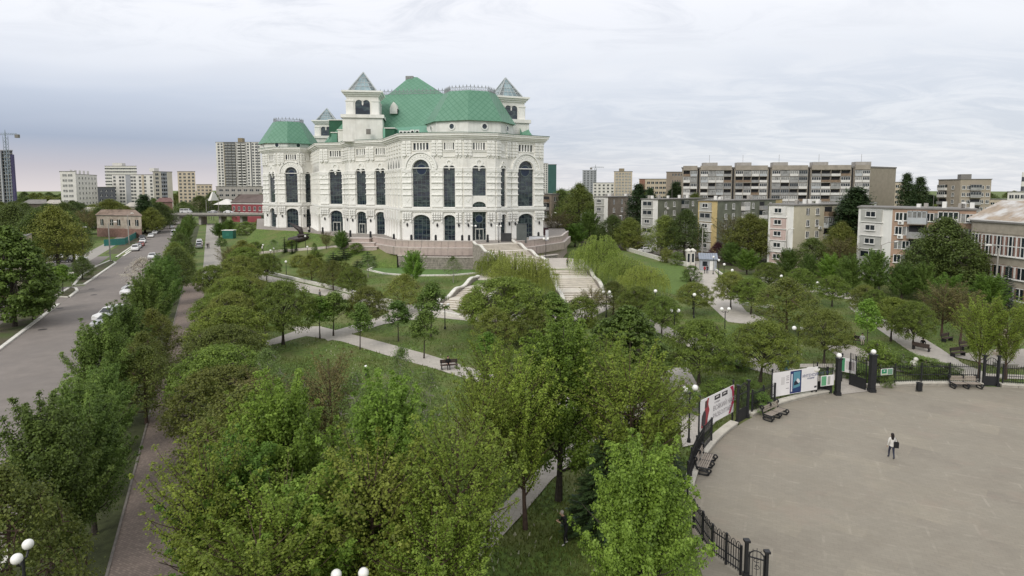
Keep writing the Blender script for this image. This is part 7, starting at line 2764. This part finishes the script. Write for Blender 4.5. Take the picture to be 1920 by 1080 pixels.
for k, (s, t, kind, col, h, lab) in enumerate([
    (-12.6, 96.5, 'suv', 'white', RD + 2.6, 'white off-roader half hidden by the roadside trees'), (-12.4, 92.5, 'sedan', 'silver', RD + 2.7, 'silver car parked just below the white off-roader'), (-12.2, 119, 'sedan', 'white', RD + 2.7, 'white car under the brownish leaning tree'), (-12.4, 123, 'sedan', 'silver', RD + 2.7, 'pale car parked above the white car under the leaning tree'),
    (-13.6, 178, 'sedan', 'white', RD + math.pi, 'white car driving towards the camera on the left road'),
    (-19.6, 203, 'suv', 'white', RD + math.pi, 'white car first in the kerb row beyond the verge'), (-19.7, 212, 'sedan', 'silver', RD + math.pi, 'silver car second in the kerb row'), (-19.6, 219, 'sedan', 'red', RD + math.pi, 'dull red car third in the kerb row'),
    (-20.2, 232, 'sedan', 'white', RD + math.pi, 'white car fourth in the kerb row'), (-21.5, 246, 'suv', 'dark', RD + math.pi, 'dark car fifth in the kerb row'), (-19.8, 258, 'sedan', 'white', RD + math.pi, 'white car sixth in the kerb row'), (-19.8, 276, 'sedan', 'white', RD + math.pi, 'white car seventh in the kerb row'), (-19.8, 284, 'sedan', 'silver', RD + math.pi, 'silver car eighth in the kerb row'), (-19.8, 292, 'sedan', 'white', RD + math.pi, 'white car ninth in the kerb row'),
    (-19.8, 304, 'suv', 'white', RD + math.pi, 'white car tenth in the kerb row'), (-19.8, 316, 'sedan', 'silver', RD + math.pi, 'silver car eleventh in the kerb row'), (-19.8, 328, 'sedan', 'white', RD + math.pi, 'white car last in the kerb row before the overpass'),
    (-12.6, 262, 'van', 'white', RD, 'white minibus parked right of the road near the hedge'), (-12.6, 290, 'sedan', 'white', RD, 'white car parked beyond the white minibus'), (-15.8, 312, 'sedan', 'white', RD, 'white car driving away towards the overpass'),
    (-3.4, 214, 'suv', 'white', RD, 'white car parked at the far walk, farther one'), (-3.4, 204, 'suv', 'silver', RD, 'pale car parked at the far walk, nearer one'), (-3.6, 222, 'sedan', 'white', RD, 'white car parked at the far walk, farthest one'),
    (-32, 178, 'suv', 'dark', .1, 'dark car in the yard left of the white pair'), (-30, 181.5, 'sedan', 'white', .1, 'white car parked in the yard beside the long verge'), (-34, 184, 'sedan', 'white', .1, 'second white car parked behind it in the yard')]):
    x, y = ST(s, t)
    car(lab, x, y, h, kind, col)
for k, (u, v, kind, col, lab) in enumerate([(1212, 474, 'sedan', 'white', 'white car at the yard fence left of the concrete lamp'), (1216, 470, 'suv', 'white', 'white car behind the first at the yard fence'), (1252, 468, 'sedan', 'grey', 'dark grey car behind the yard fence'), (1262, 468, 'sedan', 'silver', 'silver car behind the yard fence'), (1277, 465, 'sedan', 'white', 'white car in the yard, left of a pair'), (1292, 465, 'suv', 'white', 'white car in the yard, right of a pair'), (1205, 466, 'sedan', 'dark', 'dark car half behind the bushes at the yard')]):
    x, y = G(u, v)
    car(lab, x, y, .2 + k * .07, kind, col)
for u, kind, col, lab, hd in [(347, 'van', 'white', 'white minibus crossing the overpass', 0), (397, 'sedan', 'silver', 'silver car crossing the overpass', math.pi), (427, 'sedan', 'white', 'white car crossing the overpass', 0)]:
    x, y = UD(u, 304)
    car(lab, x, y, hd, kind, col, 5.62)

# ------------------------------------------------------------ people
SKIN = mat('skin', (.48, .30, .22), .6, .05, 4)
CL = lambda n, c: mat('cloth_' + n, c, .85, .15, 6)
PEOPLE = []
def person(name_label, x, y, face, pose, top, legs, shoes, hair, z=0.0, h=1.68, long_hair=False, seat=None, sleeve='long'):
    """one continuous body grown from a joint skeleton; local +x is the facing direction"""
    J = {}
    E = []
    def j(n, p, r, par=None):
        J[n] = (p, r)
        if par:
            E.append((par, n))
    k = h / 1.68
    if pose == 'sit':
        hip = .50
    else:
        hip = .88 * k
    lean = .10 if pose == 'stoop' else 0
    j('pelvis', (0, 0, hip), (.135, .11))
    j('waist', (0 + lean * .3, 0, hip + .16 * k), (.115, .095), 'pelvis')
    j('chest', (.0 + lean, 0, hip + .38 * k), (.15, .11), 'waist')
    j('neck', (.01 + lean * 1.5, 0, hip + .55 * k), (.055, .055), 'chest')
    j('jaw', (.03 + lean * 2.0, 0, hip + .62 * k), (.075, .078), 'neck')
    j('head', (.02 + lean * 2.3, 0, hip + .71 * k), (.088, .098), 'jaw')
    j('crown', (.01 + lean * 2.4, 0, hip + .78 * k), (.06, .065), 'head')
    j('nose', (.115 + lean * 2.4, 0, hip + .68 * k), (.016, .016), 'head')
    for s, n in ((1, 'l'), (-1, 'r')):
        j('sh' + n, (lean, s * .17 * k, hip + .47 * k), (.065, .065), 'chest')
        if pose == 'stoop':
            el, wr = (.05 + lean, s * .23, hip + .24 * k), (.28 + lean, s * .10, hip + .32 * k)
        elif pose == 'sit':
            el, wr = (.02, s * .24, hip + .22), (.24, s * .14, hip + .12)
        else:
            el, wr = (-.03, s * .235 * k, hip + .20 * k), (.05, s * .25 * k, hip - .04 * k)
        j('el' + n, el, (.045, .045), 'sh' + n)
        j('wr' + n, wr, (.030, .030), 'el' + n)
        d = Vector(wr) - Vector(el)
        d.normalize()
        q = Vector(wr) + d * .06
        j('palm' + n, tuple(q), (.034, .02), 'wr' + n)
        for i in range(4):
            o = Vector((0.018 * (i - 1.5), 0, 0)) if abs(d.z) > .7 else Vector((0, .018 * (i - 1.5), 0))
            p1 = q + d * (.045 + .008 * (1 - abs(i - 1.5))) + o
            p2 = p1 + d * .03 + Vector((.012, -s * .006, -.004))
            j(f'f{i}a{n}', tuple(p1), (.0095, .0095), 'palm' + n)
            j(f'f{i}b{n}', tuple(p2), (.008, .008), f'f{i}a{n}')
        th = Vector(wr) + d * .035 + Vector((.035, -s * .01, 0))
        j('th' + n, tuple(th), (.011, .011), 'palm' + n)
        j('tt' + n, tuple(th + d * .03), (.009, .009), 'th' + n)
        j('hip' + n, (0, s * .09 * k, hip - .06), (.095, .095), 'pelvis')
        if pose == 'sit':
            kn, an, to = (.42, s * .10, .47), (.44, s * .10, .09), (.58, s * .11, .04)
        else:
            st = {'walk': .17, 'stoop': .13}.get(pose, .03) * s
            kn, an, to = (st * .6 + .04, s * .09 * k, hip * .52), (st - .02, s * .085 * k, .09), (st + .13, s * .10 * k, .04)
        j('kn' + n, kn, (.062, .062), 'hip' + n)
        j('an' + n, an, (.042, .042), 'kn' + n)
        j('to' + n, to, (.04, .032), 'an' + n)
    bm = bmesh.new()
    ly = bm.verts.layers.skin.verify()
    vs_ = {}
    for n, (p, r) in J.items():
        v = bm.verts.new(p)
        v[ly].radius = r
        v[ly].use_root = (n == 'pelvis')
        vs_[n] = v
    for a, b in E:
        bm.edges.new((vs_[a], vs_[b]))
    me = bpy.data.meshes.new('skeleton')
    bm.to_mesh(me)
    bm.free()
    tmp = bpy.data.objects.new('skeleton', me)
    COL.objects.link(tmp)
    tmp.modifiers.new('skin', 'SKIN')
    sb = tmp.modifiers.new('smooth', 'SUBSURF')
    sb.levels = sb.render_levels = 1
    PEOPLE.append((tmp, name_label, (x, y, z), face, pose, top, legs, shoes, hair, hip, k, lean, long_hair))
WHITEC, NAVY, BLACKC = CL('white', (.66, .64, .60)), CL('navy', (.03, .035, .06)), CL('black', (.012, .012, .013))
DHAIR, GHAIR = mat('dark_hair', (.015, .011, .01), .6, .2, 20), mat('grey_hair', (.30, .27, .24), .7, .2, 20)
wx, wy = G(1671, 860)
person('person in a white jacket and dark trousers walking across the plaza', wx, wy, R(82), 'walk', WHITEC, NAVY, NAVY, DHAIR, .016, 1.68, True)
mx, my = G(1061, 1021)
person('person in black with grey hair standing on the grass under the trees', mx, my, R(198), 'stoop', BLACKC, BLACKC, CL('pale_shoe', (.55, .53, .50)), GHAIR, 0, 1.78)
person('person in dark clothes seated on the bench by the park path', BEN1[0] - .1, BEN1[1] + .05, R(-75), 'sit', BLACKC, BLACKC, BLACKC, DHAIR)
x, y = G(1601, 645)
person('person in black seated at the gate path, left of two', x, y, R(-114), 'sit', BLACKC, BLACKC, BLACKC, DHAIR)
person('person in a white top seated at the gate path, right of two', x + .75, y - .3, R(-114), 'sit', WHITEC, CL('beige', (.45, .38, .3)), BLACKC, DHAIR)
x, y = G(1730, 655)
person('person in black seated on the bench by the leaning tree', x, y, R(40), 'sit', BLACKC, BLACKC, BLACKC, DHAIR)
RED = CL('red', (.34, .03, .03))
for u, v, top, legs, lab in [(1321, 513, RED, BLACKC, 'person in a red jacket in front of the kiosk'), (1326, 513, BLACKC, NAVY, 'person in black right beside the red jacket'), (1304, 509, BLACKC, BLACKC, 'person in black walking left of the kiosk'), (1287, 494, BLACKC, BLACKC, 'person in black at the white gateway, left'), (1293, 494, NAVY, BLACKC, 'person in navy between the white gateway posts'), (1298, 494, CL('grey', (.2, .2, .2)), BLACKC, 'person in grey at the white gateway, right'), (1279, 493, WHITEC, BLACKC, 'person in a white top near the clipped bush'), (1283, 495, NAVY, NAVY, 'person in navy next to the clipped bush'),
                             (1064, 500, BLACKC, BLACKC, 'person in black on the landing right of the stone wall'), (389, 466, BLACKC, BLACKC, 'person in black on the far walk, left of two'), (392, 466, BLACKC, BLACKC, 'person in black on the far walk, right of two'), (399, 440, CL('olive', (.1, .1, .05)), BLACKC, 'distant person in olive on the far walk'), (492, 472, WHITEC, BLACKC, 'person in a white top on the grass bank path'), (600, 563, CL('grey', (.2, .2, .2)), BLACKC, 'distant person on the path below the white wall'), (1624, 590, BLACKC, NAVY, 'distant person in black on the long walk'), (1632, 596, NAVY, BLACKC, 'distant person in navy on the long walk')]:
    zz = ZP if u == 1064 else 0
    x, y = G(u, v, zz)
    if 470 < u < 700 and v < 520:
        x, y, zz = GB(u, v)
    person(lab, x, y, R(RT.uniform(0, 360)), 'walk', top, legs, BLACKC, DHAIR, zz, RT.uniform(1.62, 1.8))
x, y = UD(576, 169)
person('person in white standing on the terrace before the far pavilion', x, y, R(-80), 'walk', WHITEC, BLACKC, BLACKC, DHAIR, ZB)
# grow the bodies and the lettering
bpy.context.view_layer.update()
dg = bpy.context.evaluated_depsgraph_get()
for tmp, lab, loc, face, pose, top, legs, shoes, hair, hip, k, lean, long_hair in PEOPLE:
    me = bpy.data.meshes.new_from_object(tmp.evaluated_get(dg))
    me.name = 'body'
    me.materials.clear()
    for m_ in (top, legs, shoes, SKIN):
        me.materials.append(m_)
    for p in me.polygons:
        c = p.center
        if pose == 'sit':
            i = 2 if c.z < .12 else (1 if (c.z < hip - .02 or (c.x > .16 and c.z < hip + .07)) else 0)
            if c.x > .2 and abs(c.y) < .2 and c.z > hip + .08 and c.z < hip + .25:
                i = 3
        elif pose == 'stoop':
            i = 2 if c.z < .11 else (1 if c.z < hip - .12 else 0)
            if c.x > .34 and hip + .2 < c.z < hip + .45:
                i = 3
        else:
            i = 2 if c.z < .11 else (1 if c.z < hip - .06 and abs(c.y) < .2 else 0)
            if abs(c.y) > .19 and c.z < hip - .01:
                i = 3
        if c.z > hip + .545 * k:
            i = 3
        p.material_index = i
        p.use_smooth = True
    o = thing('person', lab, 'person', loc, face)
    link('body', me, o)
    hm = MB()
    cx, cz = .01 + lean * 2.35, hip + .735 * k
    hm.lathe([(.001, .105), (.06, .09), (.092, .045), (.10, 0), (.094, -.05), (.08, -.085)], 12, 0, (cx - .022, 0, cz))
    if long_hair:
        hm.lathe([(.09, -.02), (.098, -.1), (.095, -.2), (.08, -.3), (.03, -.34)], 10, 0, (cx - .06, 0, cz))
    hm.build('hair', hair, o, True)
    f_ = MB()
    for s in (-1, 1):
        f_.sphere((cx + .088, s * .035, hip + .705 * k), .012, 6, 4)
    f_.box(cx + .088, cx + .098, -.025, .025, hip + .645 * k, hip + .652 * k)
    f_.build('eyes_and_mouth', DHAIR, o)
    f_ = MB()
    for s in (-1, 1):
        f_.sphere((cx + .0, s * .098, hip + .69 * k), .026, 6, 5)
    f_.build('ears', SKIN, o)
    bpy.data.objects.remove(tmp)
fx, fy = math.cos(R(82)), math.sin(R(82))
t = thing('shoulder_bag', 'black bag hanging at the right hip of the white-jacketed person', 'bag', (wx + fy * .19 - fx * .12, wy - fx * .19 - fy * .12, .016), R(82))
m = MB()
m.box(-.07, .07, -.15, .13, .78, 1.16)
m.build('pouch', BLACKC, t)
m = MB()
m.tube([(0, -.12, 1.15), (.06, .02, 1.44), (0, .1, 1.15)], .012, 4)
m.build('strap', BLACKC, t)
for o, f, tt, z, m_, parent, n in TEXTS:
    me = bpy.data.meshes.new_from_object(o.evaluated_get(dg))
    me.materials.clear()
    me.materials.append(m_)
    me.name = 'lettering'
    q = f.p(tt, n, z)
    r = link('lettering', me, parent, q)
    r.rotation_euler = (R(90), 0, math.atan2(f.ex.y, f.ex.x))
    bpy.data.objects.remove(o)
# ------------------------------------------------------------ rough grass and flowers standing in the lawns
def inside(P, poly):
    x, y = P[:, 0], P[:, 1]
    r = np.zeros(len(P), bool)
    n = len(poly)
    for i in range(n):
        (x1, y1), (x2, y2) = poly[i], poly[i - 1]
        c = ((y1 > y) != (y2 > y)) & (x < (x2 - x1) * (y - y1) / ((y2 - y1) + 1e-12) + x1)
        r ^= c
    return r
rg = np.random.default_rng(4)
def lawn_points(n, y0, y1):
    y = rg.uniform(y0, y1, n)
    P = np.stack([rg.uniform(-.75, .85, n) * y, y], 1)
    s = P[:, 0] * CA + P[:, 1] * SA
    bad = (s < -1.0) | (np.hypot(P[:, 0] - PC[0], P[:, 1] - PC[1]) < PR + .7)
    for o in COL.objects:
        if o.get('kind') == 'structure' and o.type == 'MESH' and o.name not in ('ground',) and len(o.data.polygons) <= 24:
            f = max(o.data.polygons, key=lambda p: p.area)
            bad |= inside(P, [tuple(o.data.vertices[i].co[:2]) for i in f.vertices])
    P = P[~bad]
    k = np.sin(P[:, 0] * .55 + 1.3 * np.sin(P[:, 1] * .31)) * np.sin(P[:, 1] * .47 + 1.1 * np.sin(P[:, 0] * .38))
    return P[rg.random(len(P)) < .62 + .38 * k]
def blades(name, P, h0, h1, w, m):
    n = len(P)
    a = rg.uniform(0, 6.28, n)
    d = np.stack([np.cos(a), np.sin(a), np.zeros(n)], 1)
    h = rg.uniform(h0, h1, n)[:, None]
    b = np.concatenate([P, np.zeros((n, 1))], 1)
    tip = b + np.array([[0, 0, 1]]) * h + rg.normal(0, .35, (n, 3)) * h * np.array([[1, 1, .2]])
    V = np.stack([b - d * w, b + d * w, tip + d * w * .35, tip - d * w * .35], 1).reshape(-1, 3)
    o = link(name, np_mesh(name, V, np.arange(len(V)).reshape(-1, 4), [m]))
    o['kind'] = 'stuff'
    o['label'], o['category'] = 'rough green grass growing over the park lawns', 'grass'
    return o
blades('rough_grass', np.concatenate([lawn_points(150000, 22, 62), lawn_points(90000, 62, 125)]), .06, .22, .035, leafmat('grass_blades', (.085, .120, .022), (.190, .215, .060), .35, 0))
P = lawn_points(14000, 24, 70)
P = P[rg.random(len(P)) < .25]
fl = blades('meadow_flowers', P, .12, .2, .05, leafmat('pale_petals', (.40, .38, .22), (.60, .58, .48), .3, 0))
fl['label'] = 'scattered pale dandelions in the rough grass'
fl['category'] = 'flowers'
